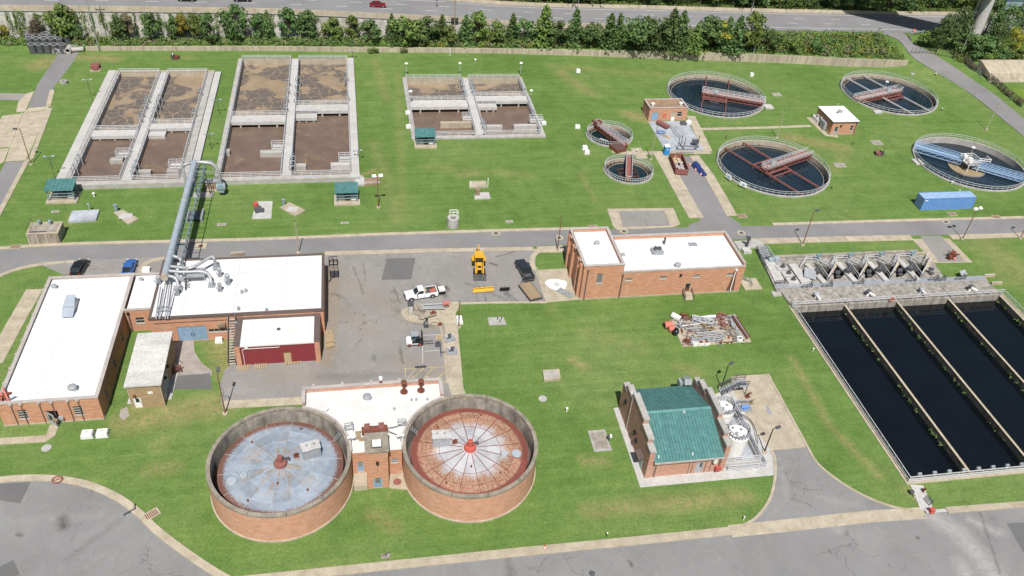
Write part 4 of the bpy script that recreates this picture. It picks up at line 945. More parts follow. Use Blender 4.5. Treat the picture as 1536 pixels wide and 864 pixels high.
for px,py,rz in((1223.5,447,0),(1301,443,.5),(1381,439.5,0),(1454,435.5,.5)):
 G_=thing('sluice_valve','pale sluice valve on the deck edge, %s'%{1223.5:'leftmost of four',1301:'second from the left',1381:'third from the left',1454:'rightmost of four'}[px],'valve',at(px,py,.37),rz,group='sluice valves on the deck')
 b=B();b.cyl((0,0,0),(0,0,.7),.28,.2,10);b.cyl((0,-.1,.7),(0,-1.3,.75),.22,n=10);obj('body',b,m['white'],G_,True)
 b=B();b.cyl((-.5,.1,.85),(.35,.1,.95),.32,n=12);obj('motor',b,m['steel_d']if rz else m['cool'],G_,True)
 b=B();b.cyl((.65,.2,0),(.65,.2,.8),.05,n=6);obj('post',b,m['rail'],G_,True)
 p=at(px+1,py+13,-.6);b=B();b.box(p.x-.3,p.y-.1,WP-.3,p.x+.3,p.y+.35,-.1);obj('outfall_lip',b,m['lichen'],DK)
ring=thing('life_ring','red life ring hung on the deck railing of the dark basin','life ring',at(1338,449,.9));b=B();b.tube([(.42*math.cos(t*PI/8),0,.42*math.sin(t*PI/8))for t in range(17)],.1,6);obj('ring',b,m['pink'],ring,True)
FW=thing('filter_works','concrete filter works of four zigzag sluice pits with railings','filter works',at(1300,415,0));FZ=.5
slab_px=[(1165,437),(1484,424),(1476,413),(1416,416),(1396,386),(1372,379.5),(1162,388),(1150,392),(1150,404)]
slab=[(p.x,p.y)for p in ats(slab_px,FZ)]
pits=[];wedges=[]
for i in range(4):
 dx=46.6*i;dy=-1.5*i
 pits.append([(p.x,p.y)for p in ats([(1220+dx,394+dy),(1246+dx,402+dy),(1249.5+dx,409+dy),(1240+dx,423+dy),(1232+dx,413+dy)],FZ)])
 pits.append([(p.x,p.y)for p in ats([(1208+dx,393+dy),(1221+dx,412.5+dy),(1214+dx,419+dy),(1204+dx,420.5+dy),(1204.5+dx,406+dy)],FZ)])
v,f=cdt([],[slab]+pits,[('p',p)for p in pits],slab)
b=B();b.v=[(p.x,p.y,FZ)for p in v];b.f=f;o=obj('slab',b,m['conc_stain'],FW,up=True)
b=B()
for i in range(len(slab)):
 p,q=slab[i],slab[(i+1)%len(slab)];b.add([(p[0],p[1],-.5),(q[0],q[1],-.5),(q[0],q[1],FZ),(p[0],p[1],FZ)],[(0,1,2,3)])
obj('slab_edge',b,m['conc'],FW)
for p in pits:
 b=B();n=len(p)
 b.add([(q[0],q[1],FZ)for q in p]+[(q[0],q[1],-3.0)for q in p],[(k,(k+1)%n,n+(k+1)%n,n+k)for k in range(n)]+[tuple(range(n,2*n))]);obj('sluice_pit',b,m['wall_stain_shade'],FW)
 b=B();b.sheet([(q[0],q[1],-2.4)for q in p]);obj('water',b,m['water_pond'],FW,up=True)
for i in range(4):
 dx=46.6*i;dy=-1.5*i
 p,q=at(1210+dx,396+dy,FZ+.25),at(1237+dx,424.5+dy,FZ+.25);b=B();b.beam(p,q,1.05,.34);g_=obj('launder',b,m['conc_w'],FW)
 c=p.lerp(q,.52);b=B();b.obox(c+Vector((0,0,.5)),(.9,1.0,.8),.6);b.cyl(c+Vector((0,0,.8)),c+Vector((.4,.3,1.5)),.12,n=8);obj('gate_motor',b,m['steel_d'],g_)
 a0,a1,a2=at(1247.5+dx,402.5+dy,FZ),at(1254+dx,392+dy,FZ),at(1243+dx,417+dy,FZ);b=B()
 b.add([(a0.x,a0.y,FZ+.003),(a1.x,a1.y,FZ+.5),(a2.x,a2.y,FZ+.003),(a1.x+.4,a1.y-.6,FZ+.003)],[(0,1,2),(0,3,1),(1,3,2),(0,2,3)]);obj('sloping_wall',b,m['conc_tan'],FW)
 b=B();Z=FZ+.01
 W=[at(x+dx,y+dy,Z)for x,y in((1199,404),(1207.5,391.5),(1222,391),(1243.5,402),(1251,389))]
 b.rail(W,sp=1.5,rails=(1,.5),r=.05);b.rail([at(x+dx,y+dy,Z)for x,y in((1222,396),(1240,421),(1247,409),(1252,397))],sp=1.6,rails=(1,.5),r=.05);obj('railing',b,m['rail'],FW)
 p=at(1226+dx,391+dy,FZ);b=B();b.cyl(p,p+Vector((0,0,1.0)),.12,n=8);b.obox(p+Vector((0,0,1.2)),(1.0,.6,.6),.3);b.cyl(p+Vector((.3,0,1.4)),p+Vector((.3,0,3.0)),.04,n=6);obj('gate_actuator',b,m['teal_pale'],FW)
 p=at(1254+dx,415+dy,FZ);b=B();b.cyl(p,p+Vector((0,0,.9)),.1,n=8);b.obox(p+Vector((0,0,1.1)),(.8,.5,.5),-.3);b.obox(p+Vector((.2,-.3,.3)),(.8,.5,.3),.2);obj('gate_valve',b,m['steel_d'],FW)
b=B();P=[at(*q,FZ)for q in((1166,433),(1478,420))];Q=[at(*q,FZ)for q in((1162,426),(1474,414))]
b.sheet([P[0],P[1],Q[1],Q[0]],FZ+.012);obj('channel_cover',b,m['steel'],FW,up=True)
for px,py in((1170,426),(1210,432),(1240,431),(1287,427),(1366,423),(1400,421),(1410,422),(1440,420)):
 p=at(px,py,FZ);b=B();b.rail([p+Vector((-1,0,0)),p+Vector((1,0,0)),p+Vector((1.2,.9,0))],h=.8,sp=1,r=.045);obj('hand_hold',b,m['steel_d'],FW)
p=at(1443,413,FZ);b=B();b.obox(p+Vector((0,0,.6)),(1.5,1.0,.12),.3,.5);b.cyl(p+Vector((-.4,0,0)),p+Vector((-.4,0,.6)),.07,n=6);b.cyl(p+Vector((.4,0,0)),p+Vector((.4,0,.6)),.07,n=6);obj('reading_shelf',b,m['cool'],FW)
b=B();L=[at(*q,FZ+.02)for q in((1182,399),(1192,398),(1216,424),(1201,427))];b.prism([(p.x,p.y)for p in L],FZ+.002,FZ+.5);obj('channel_block',b,m['conc_w'],FW)
for i,(px,py)in enumerate(((1173,403.5),(1182,413),(1189,422.5))):
 p=at(px,py,FZ);b=B();b.prism([(p.x-1.2,p.y-.85),(p.x+.9,p.y-.85),(p.x+.9,p.y+.85),(p.x-1.2,p.y+.85)],FZ+.002,FZ+.4);o=obj('pump_plinth',b,m['conc_w'],FW)
 b=B();b.cyl(p+Vector((0,0,.4)),p+Vector((0,0,1.2)),.3,.25,10);b.box(p.x-.5,p.y-.12,.9,p.x+.5,p.y+.12,1.15);obj('pump_motor',b,m['steel_d'],o)
p=at(1213,416,FZ);b=B();b.obox(p+Vector((0,0,.9)),(2.3,2.2,.07),-.3,.35,.2);obj('tilted_cover',b,m['cool'],FW)
b=B();L=ats([(1146,391),(1160,389),(1183,432),(1168,436)],.55);b.prism([(p.x,p.y)for p in L[:1]+[at(1159,389,.55),at(1177,422,.55),at(1163,425,.55)]],FZ+.001,.72);obj('walkway',b,m['conc_w'],FW)
for px,pw in(((1372,380.5),1),((1386,388),1),((1476,413.5),1),((1487,425),1)):
 p=at(*px,.3);b=B();b.box(p.x,p.y-.2,-.2,p.x+2.3,p.y+.2,.55);obj('wing_wall',b,m['conc_tan'],FW)
b=B();p,q=at(1162,386.5,.4),at(1376,377.5,.4);b.beam(p,q,.6,.7);obj('kerb_wall',b,m['conc_d'],FW)
PP=thing('pump_pad','grey concrete pad with a grated stair pit beside the pump house corner','pad',at(1125,372,0))
b=B();b.prism([(p.x,p.y)for p in ats([(1100,361.5),(1141,360),(1147,369),(1109,374)],.3)],-.2,.3);obj('pad',b,m['conc'],PP)
L=ats([(1134,375),(1148,374),(1163,398),(1148,402)],.3);b=B();b.prism([(p.x,p.y)for p in L],-.2,.25);obj('stair_pit',b,m['steel_d'],PP)
for i in range(7):
 t=.05+i*.07;p,q=L[0].lerp(L[3],t),L[1].lerp(L[2],t);b=B();b.beam(p+Vector((0,0,.02+.9-.1*i)),q+Vector((0,0,.02+.9-.1*i)),.28,.06);obj('tread',b,m['steel'],PP)
b=B();b.rail([L[0]+Vector((0,0,.05)),L[3]+Vector((0,0,.05))],sp=1.3,h=1.1);b.rail([L[1]+Vector((0,0,.05)),L[2]+Vector((0,0,.05))],sp=1.3,h=1.1);obj('railing',b,m['rail'],PP)
p=L[2].lerp(L[3],.4).lerp(L[1],.2);b=B();b.cyl(p,p+Vector((0,0,1.0)),.5,n=12);b.obox(p+Vector((1.1,.2,.5)),(1.2,1.0,1.0));obj('pump',b,m['pipe_blue'],PP)
p=at(1120,370,.3);b=B();b.obox(p+Vector((0,0,1.0)),(.35,.35,2.0));b.obox(p+Vector((-.1,.1,2.1)),(.9,.4,.4),-.5);b.beam(p+Vector((-.4,0,.2)),p+Vector((.2,0,1.6)),.1);obj('hoist',b,m['steel_d'],PP)
p=at(1119,378,0);b=B();b.obox(p+Vector((0,0,.3)),(1.6,1.4,.6));obj('hatch_box',b,m['conc_w'],PP)
PB=tag(obj('footing_block',B().box(0,0,0,0.01,.01,.01)if False else B().prism([(p.x,p.y)for p in ats([(1156,437),(1170,436.5),(1173,443),(1161,444.5)],.2)],0,.2),m['conc']),'pale concrete slab in the grass at the corner of the filter deck','slab')
# buildings
def wall(b,p0,p1,z0,z1,ops=(),depth=.22):
 """outer face from p0 to p1 (outside on the right hand), with real recesses for openings (u0, u1, za, zb)"""
 p0,p1=Vector((p0[0],p0[1],0)),Vector((p1[0],p1[1],0));L=(p1-p0).length;d=(p1-p0)/L;inn=Vector((-d.y,d.x,0))*depth
 us=sorted({0.0,L,*[o[0]for o in ops],*[o[1]for o in ops]});zs=sorted({z0,z1,*[o[2]for o in ops],*[o[3]for o in ops]})
 P=lambda u,z,k=0:p0+d*u+inn*k+Vector((0,0,z))
 for a,c in zip(us,us[1:]):
  for e,f in zip(zs,zs[1:]):
   mu,mz=(a+c)/2,(e+f)/2
   if any(o[0]<mu<o[1]and o[2]<mz<o[3]for o in ops):continue
   b.add([P(a,e),P(c,e),P(c,f),P(a,f)],[(0,1,2,3)])
 for o in ops:
  q=[(o[0],o[2]),(o[1],o[2]),(o[1],o[3]),(o[0],o[3])]
  for(ua,za),(uc,zc)in zip(q,q[1:]+q[:1]):b.add([P(ua,za),P(uc,zc),P(uc,zc,1),P(ua,za,1)],[(0,1,2,3)])
 return b
class Face:
 """a facade: frame of reference for things set into it"""
 def __init__(s,T,p0,p1):s.T=T;s.p0=Vector((p0[0],p0[1],0));v=Vector((p1[0],p1[1],0))-s.p0;s.L=v.length;s.d=v/s.L;s.o=Vector((s.d.y,-s.d.x,0))
 def P(s,u,z,out=0):return s.p0+s.d*u+s.o*out+Vector((0,0,z))
 def bx(s,b,u0,u1,z0,z1,o0,o1):b.add([s.P(u0,z0,o0),s.P(u1,z0,o0),s.P(u1,z0,o1),s.P(u0,z0,o1),s.P(u0,z1,o0),s.P(u1,z1,o0),s.P(u1,z1,o1),s.P(u0,z1,o1)],[(0,3,2,1),(4,5,6,7),(0,1,5,4),(1,2,6,5),(2,3,7,6),(3,0,4,7)]);return b
 def window(s,o,rows=3,cols=1,sill=True,fm='frame'):
  u0,u1,z0,z1=o;b=B();t=.07
  s.bx(b,u0,u1,z0,z0+t,-.20,-.06);s.bx(b,u0,u1,z1-t,z1,-.20,-.06);s.bx(b,u0,u0+t,z0+t,z1-t,-.20,-.06);s.bx(b,u1-t,u1,z0+t,z1-t,-.20,-.06)
  for i in range(1,rows):z=z0+(z1-z0)*i/rows;s.bx(b,u0+t,u1-t,z-.035,z+.035,-.19,-.07)
  for i in range(1,cols):u=u0+(u1-u0)*i/cols;s.bx(b,u-.035,u+.035,z0+t,z1-t,-.192,-.068)
  w=obj('window',b,m[fm],s.T)
  for i in range(rows):
   for j in range(cols):
    za,zb=z0+(z1-z0)*i/rows,z0+(z1-z0)*(i+1)/rows;ua,ub=u0+(u1-u0)*j/cols,u0+(u1-u0)*(j+1)/cols
    b=B();s.bx(b,ua+.03,ub-.03,za+.03,zb-.03,-.165,-.15);obj('pane',b,m['glass'],w)
  if sill:b=B();s.bx(b,u0-.06,u1+.06,z0-.14,z0-.003,-.1,.06);obj('sill',b,m['cap'],w)
  return w
 def door(s,o,mat='door_blue',lite=(.25,.75,.55,.9),name='door',bars=0):
  u0,u1,z0,z1=o;b=B();s.bx(b,u0+.03,u1-.03,z0,z1-.03,-.19,-.1);d=obj(name,b,m[mat],s.T)
  b=B();s.bx(b,u0,u0+.06,z0,z1,-.2,.01);s.bx(b,u1-.06,u1,z0,z1,-.2,.01);s.bx(b,u0+.06,u1-.06,z1-.07,z1,-.2,.01);obj('door_frame',b,m['frame'],d)
  if lite:
   w,h=u1-u0,z1-z0;ua,ub,za,zb=u0+w*lite[0],u0+w*lite[1],z0+h*lite[2],z0+h*lite[3]
   b=B();s.bx(b,ua,ub,za,zb,-.098,-.085);obj('pane',b,m['glass'],d)
   if bars:
    b=B()
    for i in range(1,bars):z=za+(zb-za)*i/bars;s.bx(b,ua,ub,z-.04,z+.04,-.084,-.07)
    obj('louvre',b,m['frame'],d)
  b=B();s.bx(b,u1-.22,u1-.14,z0+.95,z0+1.1,-.098,-.03);obj('handle',b,m['steel'],d)
  return d
 def downpipe(s,u,z1,z0=.0,mat='brown_metal',r=.09):
  b=B();s.bx(b,u-r,u+r,z0,z1,.01,.01+2*r);s.bx(b,u-r*1.8,u+r*1.8,z1,z1+.35,.005,.012+2.6*r);return obj('downpipe',b,m[mat],s.T)
 def lamp(s,u,z,mat='black'):
  b=B();s.bx(b,u-.18,u+.18,z,z+.28,.005,.35);return obj('wall_lamp',b,m[mat],s.T)
def roof_seams(T,x0,y0,x1,y1,zr,mt='white_roof',step=2.9):
 if not mt.startswith('white'):return
 b=B();y=y0+step*.6;k=0
 while y<y1-.3:b.box(x0+.05,y-.05,zr-.01,x1-.05,y+.05,zr+.012);y+=step
 x=x0+4.3
 while x<x1-1:b.box(x-.05,y0+.05,zr-.012,x+.05,y1-.05,zr+.009);x+=7.7
 o=obj('roof_seam',b,m['seam_roof'],T);o['kind']='stuff'
def parapet_roof(T,x0,y0,x1,y1,h,zr,roofmat,capmat='cap',t=.32,inner='brick',seg=3.0,sides='NSEW',step=None):
 b=B();b.box(x0+t,y0+t,zr-.3,x1-t,y1-t,zr);r=obj('roof',b,m[roofmat],T);roof_seams(T,x0+t,y0+t,x1-t,y1-t,zr,roofmat)
 for nm,bx in(('S',(x0,y0,x1,y0+t)),('N',(x0,y1-t,x1,y1)),('W',(x0,y0+t,x0+t,y1-t)),('E',(x1-t,y0+t,x1,y1-t))):
  if nm not in sides:continue
  b=B();b.box(bx[0]+.01,bx[1]+.01,zr-.6,bx[2]-.01,bx[3]-.01,h-.12);obj('parapet',b,m[inner],T)
  ax=bx[2]-bx[0]>bx[3]-bx[1];L=(bx[2]-bx[0])if ax else(bx[3]-bx[1]);k=max(1,round(L/seg))
  for i in range(k):
   b=B();e=.012;s0,s1=L*i/k+e,L*(i+1)/k-e
   if ax:b.box(bx[0]+s0-(.07 if i==0 else 0),bx[1]-.07,h-.12,bx[0]+s1+(.07 if i==k-1 else 0),bx[3]+.07,h)
   else:b.box(bx[0]-.07,bx[1]+s0+.07*(i==0),h-.12,bx[2]+.07,bx[1]+s1-.07*(i==k-1),h)
   obj('coping',b,m[capmat],T)
 return r
def shell(T,x0,y0,x1,y1,z1,mat,ops={},z0=-.1):
 b=B();wall(b,(x0,y0),(x1,y0),z0,z1,ops.get('S',()));wall(b,(x1,y0),(x1,y1),z0,z1,ops.get('E',()));wall(b,(x1,y1),(x0,y1),z0,z1,ops.get('N',()));wall(b,(x0,y1),(x0,y0),z0,z1,ops.get('W',()))
 w=obj('wall',b,m[mat],T)
 b=B();b.box(x0+.25,y0+.25,z0,x1-.25,y1-.25,z1-.9);obj('core',b,m['black'],w)
 return Face(T,(x0,y0),(x1,y0)),Face(T,(x1,y0),(x1,y1)),Face(T,(x0,y1),(x0,y0))
def plinth(T,x0,y0,x1,y1,h=.25,o=.07):
 b=B();b.box(x0-o,y0-o,-.1,x1+o,y0-.004,h);b.box(x1+.004,y0-o,-.1,x1+o,y1+o,h);b.box(x0-o,y0,-.1,x0-.004,y1+o,h);obj('plinth',b,m['conc_tan'],T)
def roof_vent(name,label,p,r=.5,h=.8,kind='mush',mat='cool',group=None,rz=0):
 T=thing(name,label,'roof vent',p,rz,group)
 if kind=='mush':
  b=B();b.lathe([(r*.75,0),(r*.75,h*.55)],n=14);obj('curb',b,m['white'],T,True);b=B();b.lathe([(r*.7,h*.55),(r,h*.6),(r*.95,h*.85),(r*.5,h),(.01,h)],n=16);obj('hood',b,m[mat],T,True)
 elif kind=='goose':
  b=B();b.box(-r*1.1,-r*.9,0,r*1.1,r*.9,.12);obj('curb',b,m['white'],T,True);b=B();b.cyl((0,0,.2),(0,0,h),r*.55,n=14);b.cyl((0,0,h),(0,-.1,h+.3),r*.68,r*.6,14);obj('stack',b,m[mat],T,True)
  b=B();b.cyl((-.1,-r*.4,h*.5),(-.3,-r*1.1,h*.85),r*.5,r*.5,12);obj('cowl',b,m['cool'],T,True)
 elif kind=='box':
  b=B();b.box(-r,-r*.8,0,r,r*.8,h*.5);obj('housing',b,m[mat],T,True);b=B();b.cyl((-r*.4,0,h*.5),(-r*.4,0,h),r*.3,n=10);b.cyl((r*.4,.1,h*.5),(r*.4,.1,h*.85),r*.35,n=10);obj('cowl',b,m['steel_d'],T,True)
 else:
  b=B();b.cyl((0,0,0),(0,0,h),r,n=8);obj('pipe',b,m[mat],T,True)
 return T
X0,Y0,X1,Y1,HH=-49.6,88.8,-36.7,117.1,4.35
T=thing('brick_hall','long white roofed brick hall at the left edge with open front door','building',((X0+X1)/2,Y0,0));LB=T
def px_u(face,px,py,z):
 p=at(px,py,z);return(p-face.p0).dot(face.d)
fS=Face(T,(X0,Y0),(X1,Y0))
u1,u2,u3=px_u(fS,29,626,1.9),px_u(fS,72,628,1.2),px_u(fS,111,619,1.9)
oS=[(u1-.25,u1+1.05,1.15,2.9),(u2-.15,u2+1.35,.02,2.35),(u3-.05,u3+1.15,1.15,2.9)]
fS,fE,fW=shell(T,X0,Y0,X1,Y1,HH-.12,'brick',{'S':oS,'E':[(3,3.9,1,2.6),(9,9.9,1,2.6),(15,15.9,1,2.6)]})
fS.window(oS[0],4);fS.window(oS[2],4)
for o in((3,3.9,1,2.6),(9,9.9,1,2.6),(15,15.9,1,2.6)):fE.window(o,2)
b=B();p=fS.P(oS[1][0]+.05,0);b.obox(p+Vector((.58,-.42,1.15)),(1.3,.06,2.25),-.6);d=obj('door',b,m['door_grey'],T,label='grey door standing open');b=B();b.obox(p+Vector((.56,-.45,1.5)),(.6,.09,1.0),-.6);obj('pane',b,m['glass'],d)
for u in(px_u(fS,21,610,3),px_u(fS,36,609,3),px_u(fS,63,607,3),px_u(fS,82,605,3),px_u(fS,106,603,3),px_u(fS,121,602,3)):
 b=B();fS.bx(b,u-.06,u+.06,0,HH-.25,-.0,.1);obj('pilaster',b,m['brown_metal'],T)
 b=B();fS.bx(b,u-.2,u+.2,HH-.42,HH-.12,.002,.2);obj('scupper',b,m['cap'],T)
u=px_u(fS,92,625,1);b=B();fS.bx(b,u-.3,u+.35,.7,1.2,.003,.35);obj('wall_box',b,m['cool'],T)
plinth(T,X0,Y0,X1,Y1);parapet_roof(T,X0,Y0,X1,Y1,HH,HH-.42,'white_roof','cap',.4,'cap')
for y in range(int(Y0)+2,int(Y1),3):b=B();b.box(X0-.3,y-.15,HH-.35,X0-.02,y+.15,HH-.1);obj('scupper',b,m['cap'],T)
zr=HH-.42
p=at(107,463,zr);V=thing('roof_air_handler','grey hooded air handler on the roof of the left hall','air handler',p)
b=B();b.box(-.75,-.9,0,.75,1.5,.9);obj('housing',b,m['cool'],V,True);b=B();b.loft([[(-.85,-.8,.9),(.85,-.8,.9),(.85,-.8,1.1),(-.85,-.8,1.1)],[(-.6,1.4,.9),(.6,1.4,.9),(.6,1.4,1.7),(-.6,1.4,1.7)]]);obj('hood',b,m['pipe_blue'],V,True)
b=B();b.loft([[(-.9,-.9,.75),(.9,-.9,.75),(.9,-.9,1.0),(-.9,-.9,1.0)],[(-.8,-2.4,.3),(.8,-2.4,.3),(.8,-2.4,.36),(-.8,-2.4,.36)]]);obj('intake_hood',b,m['pipe_blue'],V,True)
roof_vent('roof_fan','grey mushroom fan near the front edge of the left hall roof',at(110,586,zr),.62,1.0)
roof_vent('roof_fan','small mushroom vent in the back corner of the left hall roof',at(82,433,zr),.45,.8)
T2=thing('roof_rubble','heap of dark and orange debris on the corner of the left hall roof','rubble',at(6,598,zr));b=B()
for i in range(14):b.obox((random.uniform(-.8,.8),random.uniform(-.9,1.3),.15+random.random()*.2),(.5,.35,.25),random.random()*3,random.random(),random.random())
obj('debris',b,m['rust'],T2,True);b=B();b.obox((.3,.2,.5),(.25,2.8,.12),.5,.15);b.obox((-.2,-.2,.4),(.2,1.8,.1),.2,.2);obj('board',b,m['pink'],T2,True)
T2=thing('roof_scuttle','small blue tilted panel on the front edge of the left hall roof','panel',at(20,599,zr));b=B();b.obox((0,0,.3),(.8,.1,.7),.7,.6);obj('panel',b,m['pipe_blue'],T2,True)
C0,CY=(-36.68,107.6),117.0
T=thing('brick_link','low brick link block between the left hall and the main shop','building',(-34.5,107.6,0))
fS=Face(T,(-36.68,107.6),(-32.42,107.6));u=px_u(fS,209,484,2.2);oS=[(u-.65,u+.65,1.5,2.7)]
fS,_,_=shell(T,-36.68,107.6,-32.42,CY,4.2,'brick',{'S':oS});fS.window(oS[0],2);fS.downpipe(.55,3.4);fS.lamp(.55,3.6)
parapet_roof(T,-36.68,107.6,-32.42,CY,4.32,4.0,'white_roof','cap',.3,'cap',sides='SN')
roof_vent('roof_fan','little vent on the link block roof',at(212,421,4.0),.35,.5)
MX0,MY0,MX1,MY1,MH=-32.4,104.4,-6.4,119.4,5.06
T=thing('workshop_building','large white roofed brick workshop with pipework and fans on its roof','building',((MX0+MX1)/2,MY0,0));MB=T
fS=Face(T,(MX0,MY0),(MX1,MY0));ud=px_u(fS,270,500,1.5);uw=px_u(fS,313,496.5,2.0)
oS=[(ud-.25,ud+4.1,.03,3.0),(uw-.05,uw+3.3,1.55,2.25)]
fS,fE,fW=shell(T,MX0,MY0,MX1,MY1,MH-.3,'brick',{'S':oS})
fS.window(oS[1],1,4)
for k in range(2):
 o=(oS[0][0]+k*2.17,oS[0][0]+2.17+k*2.17,.03,3.0);b=B();fS.bx(b,o[0]+.02,o[1]-.02,o[2],o[3]-.04,-.19,-.1);d=obj('door_leaf',b,m['door_blue'],T);b=B();fS.bx(b,o[0]+(1.9 if k==0 else .15),o[0]+(2.02 if k==0 else .27),1.0,1.6,-.098,-.03);obj('handle',b,m['steel_d'],d)
b=B();fS.bx(b,0.6,12.2,3.95,4.03,.01,.08);obj('conduit',b,m['brown_metal'],T)
u=px_u(fS,333,485,3.2);b=B();fS.bx(b,u-.6,u+.55,3.05,3.55,.003,.7);obj('wall_unit',b,m['roof_tan'],T)
b=B();b.box(MX0+.3,MY0+.3,MH-.5,MX1-.3,MY1-.3,MH-.16);r=obj('roof',b,m['white_roof'],T);roof_seams(T,MX0+.35,MY0+.35,MX1-.35,MY1-.35,MH-.16)
for bx in((MX0-.08,MY0-.08,MX1+.08,MY0+.32),(MX0-.08,MY1-.32,MX1+.08,MY1+.08),(MX0-.08,MY0+.32,MX0+.32,MY1-.32),(MX1-.32,MY0+.32,MX1+.08,MY1-.32)):
 b=B();b.box(bx[0],bx[1],MH-.42,bx[2],bx[3],MH);obj('fascia',b,m['brown_metal'],T)
AX0,AY0,AX1,AY1,AH=-19.5,98.1,-7.0,104.38,4.0
T=thing('workshop_annex','lower workshop annex with peeling dark red front wall','building',(-13.4,AY0,0))
fS=Face(T,(AX0,AY0),(AX1,AY0));u=px_u(fS,426,536,1.0);oS=[(u-.0,u+1.1,.02,2.05)]
b=B();wall(b,(AX0+.75,AY0),(AX1-.75,AY0),-.1,AH-.25,[(oS[0][0]-.75,oS[0][1]-.75,.02,2.05)]);obj('front_wall',b,m['red_paint'],T)
b=B();fS.bx(b,oS[0][0],oS[0][1],.02,2.05,-.18,-.08);obj('boarded_door',b,m['wood_new'],T)
for x in((AX0,AX0+.75),(AX1-.75,AX1)):
 b=B();b.box(x[0],AY0-.25,-.1,x[1],AY1,AH+.22);obj('side_wall',b,m['brick'],T);b=B();b.box(x[0]-.06,AY0-.32,AH+.22,x[1]+.06,AY1,AH+.34);obj('fascia',b,m['brown_metal'],T)
b=B();b.box(AX0+.75,AY0-.12,AH-.25,AX1-.75,AY1,AH);obj('roof',b,m['white_roof2'],T)
b=B();b.box(AX0+.75,AY1-.3,AH,AX1-.75,AY1-.02,AH+.3);obj('flashing',b,m['brown_metal'],T)
b=B();b.tube([fS.P(1.15,.1,.1),fS.P(1.1,3.2,.1),fS.P(1.4,3.35,.1),fS.P(6.5,3.35,.1),fS.P(6.5,3.7,.1)],.05,6);fS.bx(b,1.5,1.95,3.4,3.7,.02,.2);obj('conduit',b,m['white'],T)
roof_vent('roof_drain','dark round drain stain cap on the annex roof',at(418,494,AH),.3,.12,'pipe','steel_d')
ST=thing('roof_stair','narrow open metal stair climbing the west side of the annex','stair',(-20.2,98,0))
for i in range(17):
 t=i/16;b=B();b.box(-20.75,98.2+t*5.7,.2+t*4.0,-19.75,98.2+t*5.7+.28,.25+t*4.0);obj('tread',b,m['cap'],ST)
for x in(-20.8,-19.7):b=B();b.beam((x,98.1,.1),(x,104.3,4.3),.08,.22);b.rail([(x,98.2,.3),(x,104.2,4.2)],sp=1.5,h=.95);obj('stringer',b,m['brown_metal'],ST)
T=thing('switch_house','small tan brick house with grey slab roof and white door','building',(-31,90.5,0));QX0,QY0,QX1,QY1,QH=-33.3,90.5,-28.8,101.4,4.6
fS=Face(T,(QX0,QY0),(QX1,QY0));u=px_u(fS,206.5,606,1.0);oS=[(u-.55,u+.55,.04,2.1)]
fS,fE,fW=shell(T,QX0,QY0,QX1,QY1,QH-.25,'brick_tan',{'S':oS,'E':[(.6,4.6,.05,3.0)]})
fS.door(oS[0],'white',(.3,.75,.5,.85));b=B();fE.bx(b,.62,4.58,.05,2.98,-.18,-.05);d=obj('roller_door',b,m['cool'],T)
for i in range(9):b=B();fE.bx(b,.64,4.56,.1+i*.32,.36+i*.32,-.048,-.03);obj('slat',b,m['cool'],d)
for u_ in(.06,fS.L-.06):b=B();fS.bx(b,u_-.06,u_+.06,0,QH-.26,.003,.05);obj('corner_trim',b,m['conc_tan'],T)
u=px_u(fS,225,587,3);b=B();fS.bx(b,u-.3,u+.4,2.7,3.15,.003,.05);obj('sign',b,m['white'],T);fS.lamp(oS[0][0]+.4,2.45,'rust')
for z in(2.0,4.4):fE.lamp(z+.5,3.1)
for i in range(4):
 b=B();a=QY0-.25+i*(QY1-QY0+.45)/4;b.box(QX0-.25,a+.012,QH-.25,QX1+.22,a+(QY1-QY0+.45)/4-.012,QH+random.uniform(0,.02));obj('roof_slab',b,m['slab_roof'],T)
T=thing('pump_house','brick pump house with a taller windowed block at its left end','building',(51,109.4,0));KX0,KY0,KXM,KX1,KY1=37.05,109.4,44.2,66.75,119.7;H1,H2=7.35,5.8
fS=Face(T,(KX0,KY0),(KXM,KY0));u=px_u(fS,896,421,4.6);oS=[(u+.0,u+1.1,3.5,5.6)]
fS,_,fW=shell(T,KX0,KY0,KXM,120.9,H1-.7,'brick',{'S':oS});fS.window(oS[0],5)
fS.downpipe(px_u(fS,883,412,6),6.2)
parapet_roof(T,KX0,KY0,KXM,120.9,H1,H1-.75,'white_roof','cap',.38)
for y in(110.6,112.4,116.2,119.3):b=B();b.box(KX0-.45,y-.3,0,KX0-.003,y+.3,H1-.4);obj('pilaster',b,m['brick'],T)
for y in(111.5,115.2,118.4):b=B();b.box(KX0-.35,y-.2,H1-.42,KX0-.072,y+.2,H1-.1);obj('scupper',b,m['cap'],T)
fS2=Face(T,(KXM+.01,KY0),(KX1,KY0));oS=[(px_u(fS2,x,y,3.9)-.6,px_u(fS2,x,y,3.9)+.75,3.7,4.35)for x,y in((943,420.5),(994.5,418),(1045,416),(1095,413))]
ud=px_u(fS2,1033,436,1.4);oD=(ud-.5,ud+.5,.6,2.5)
b=B();wall(b,(KXM+.01,KY0),(KX1,KY0),-.1,H2-.3,oS+[oD]);wall(b,(KX1,KY0),(KX1,KY1),-.1,H2-.3);wall(b,(KX1,KY1),(KXM,KY1),-.1,H2-.3);w_=obj('wall',b,m['brick'],T);b=B();b.box(KXM+.05,KY0+.25,0,KX1-.25,KY1-.25,H2-.5);obj('core',b,m['black'],w_)
for o in oS:fS2.window(o,2,fm='frame')
fS2.door(oD,'rust',(.15,.85,.4,.95));fS2.downpipe(px_u(fS2,935,415,5),4.9)
b=B();b.box(KXM+.0,KY0+.06,H2-.75,KX1-.06,KY1-.3,H2-.34);obj('roof',b,m['white_roof'],T);roof_seams(T,KXM+.1,KY0+.35,KX1-.4,KY1-.4,H2-.34)
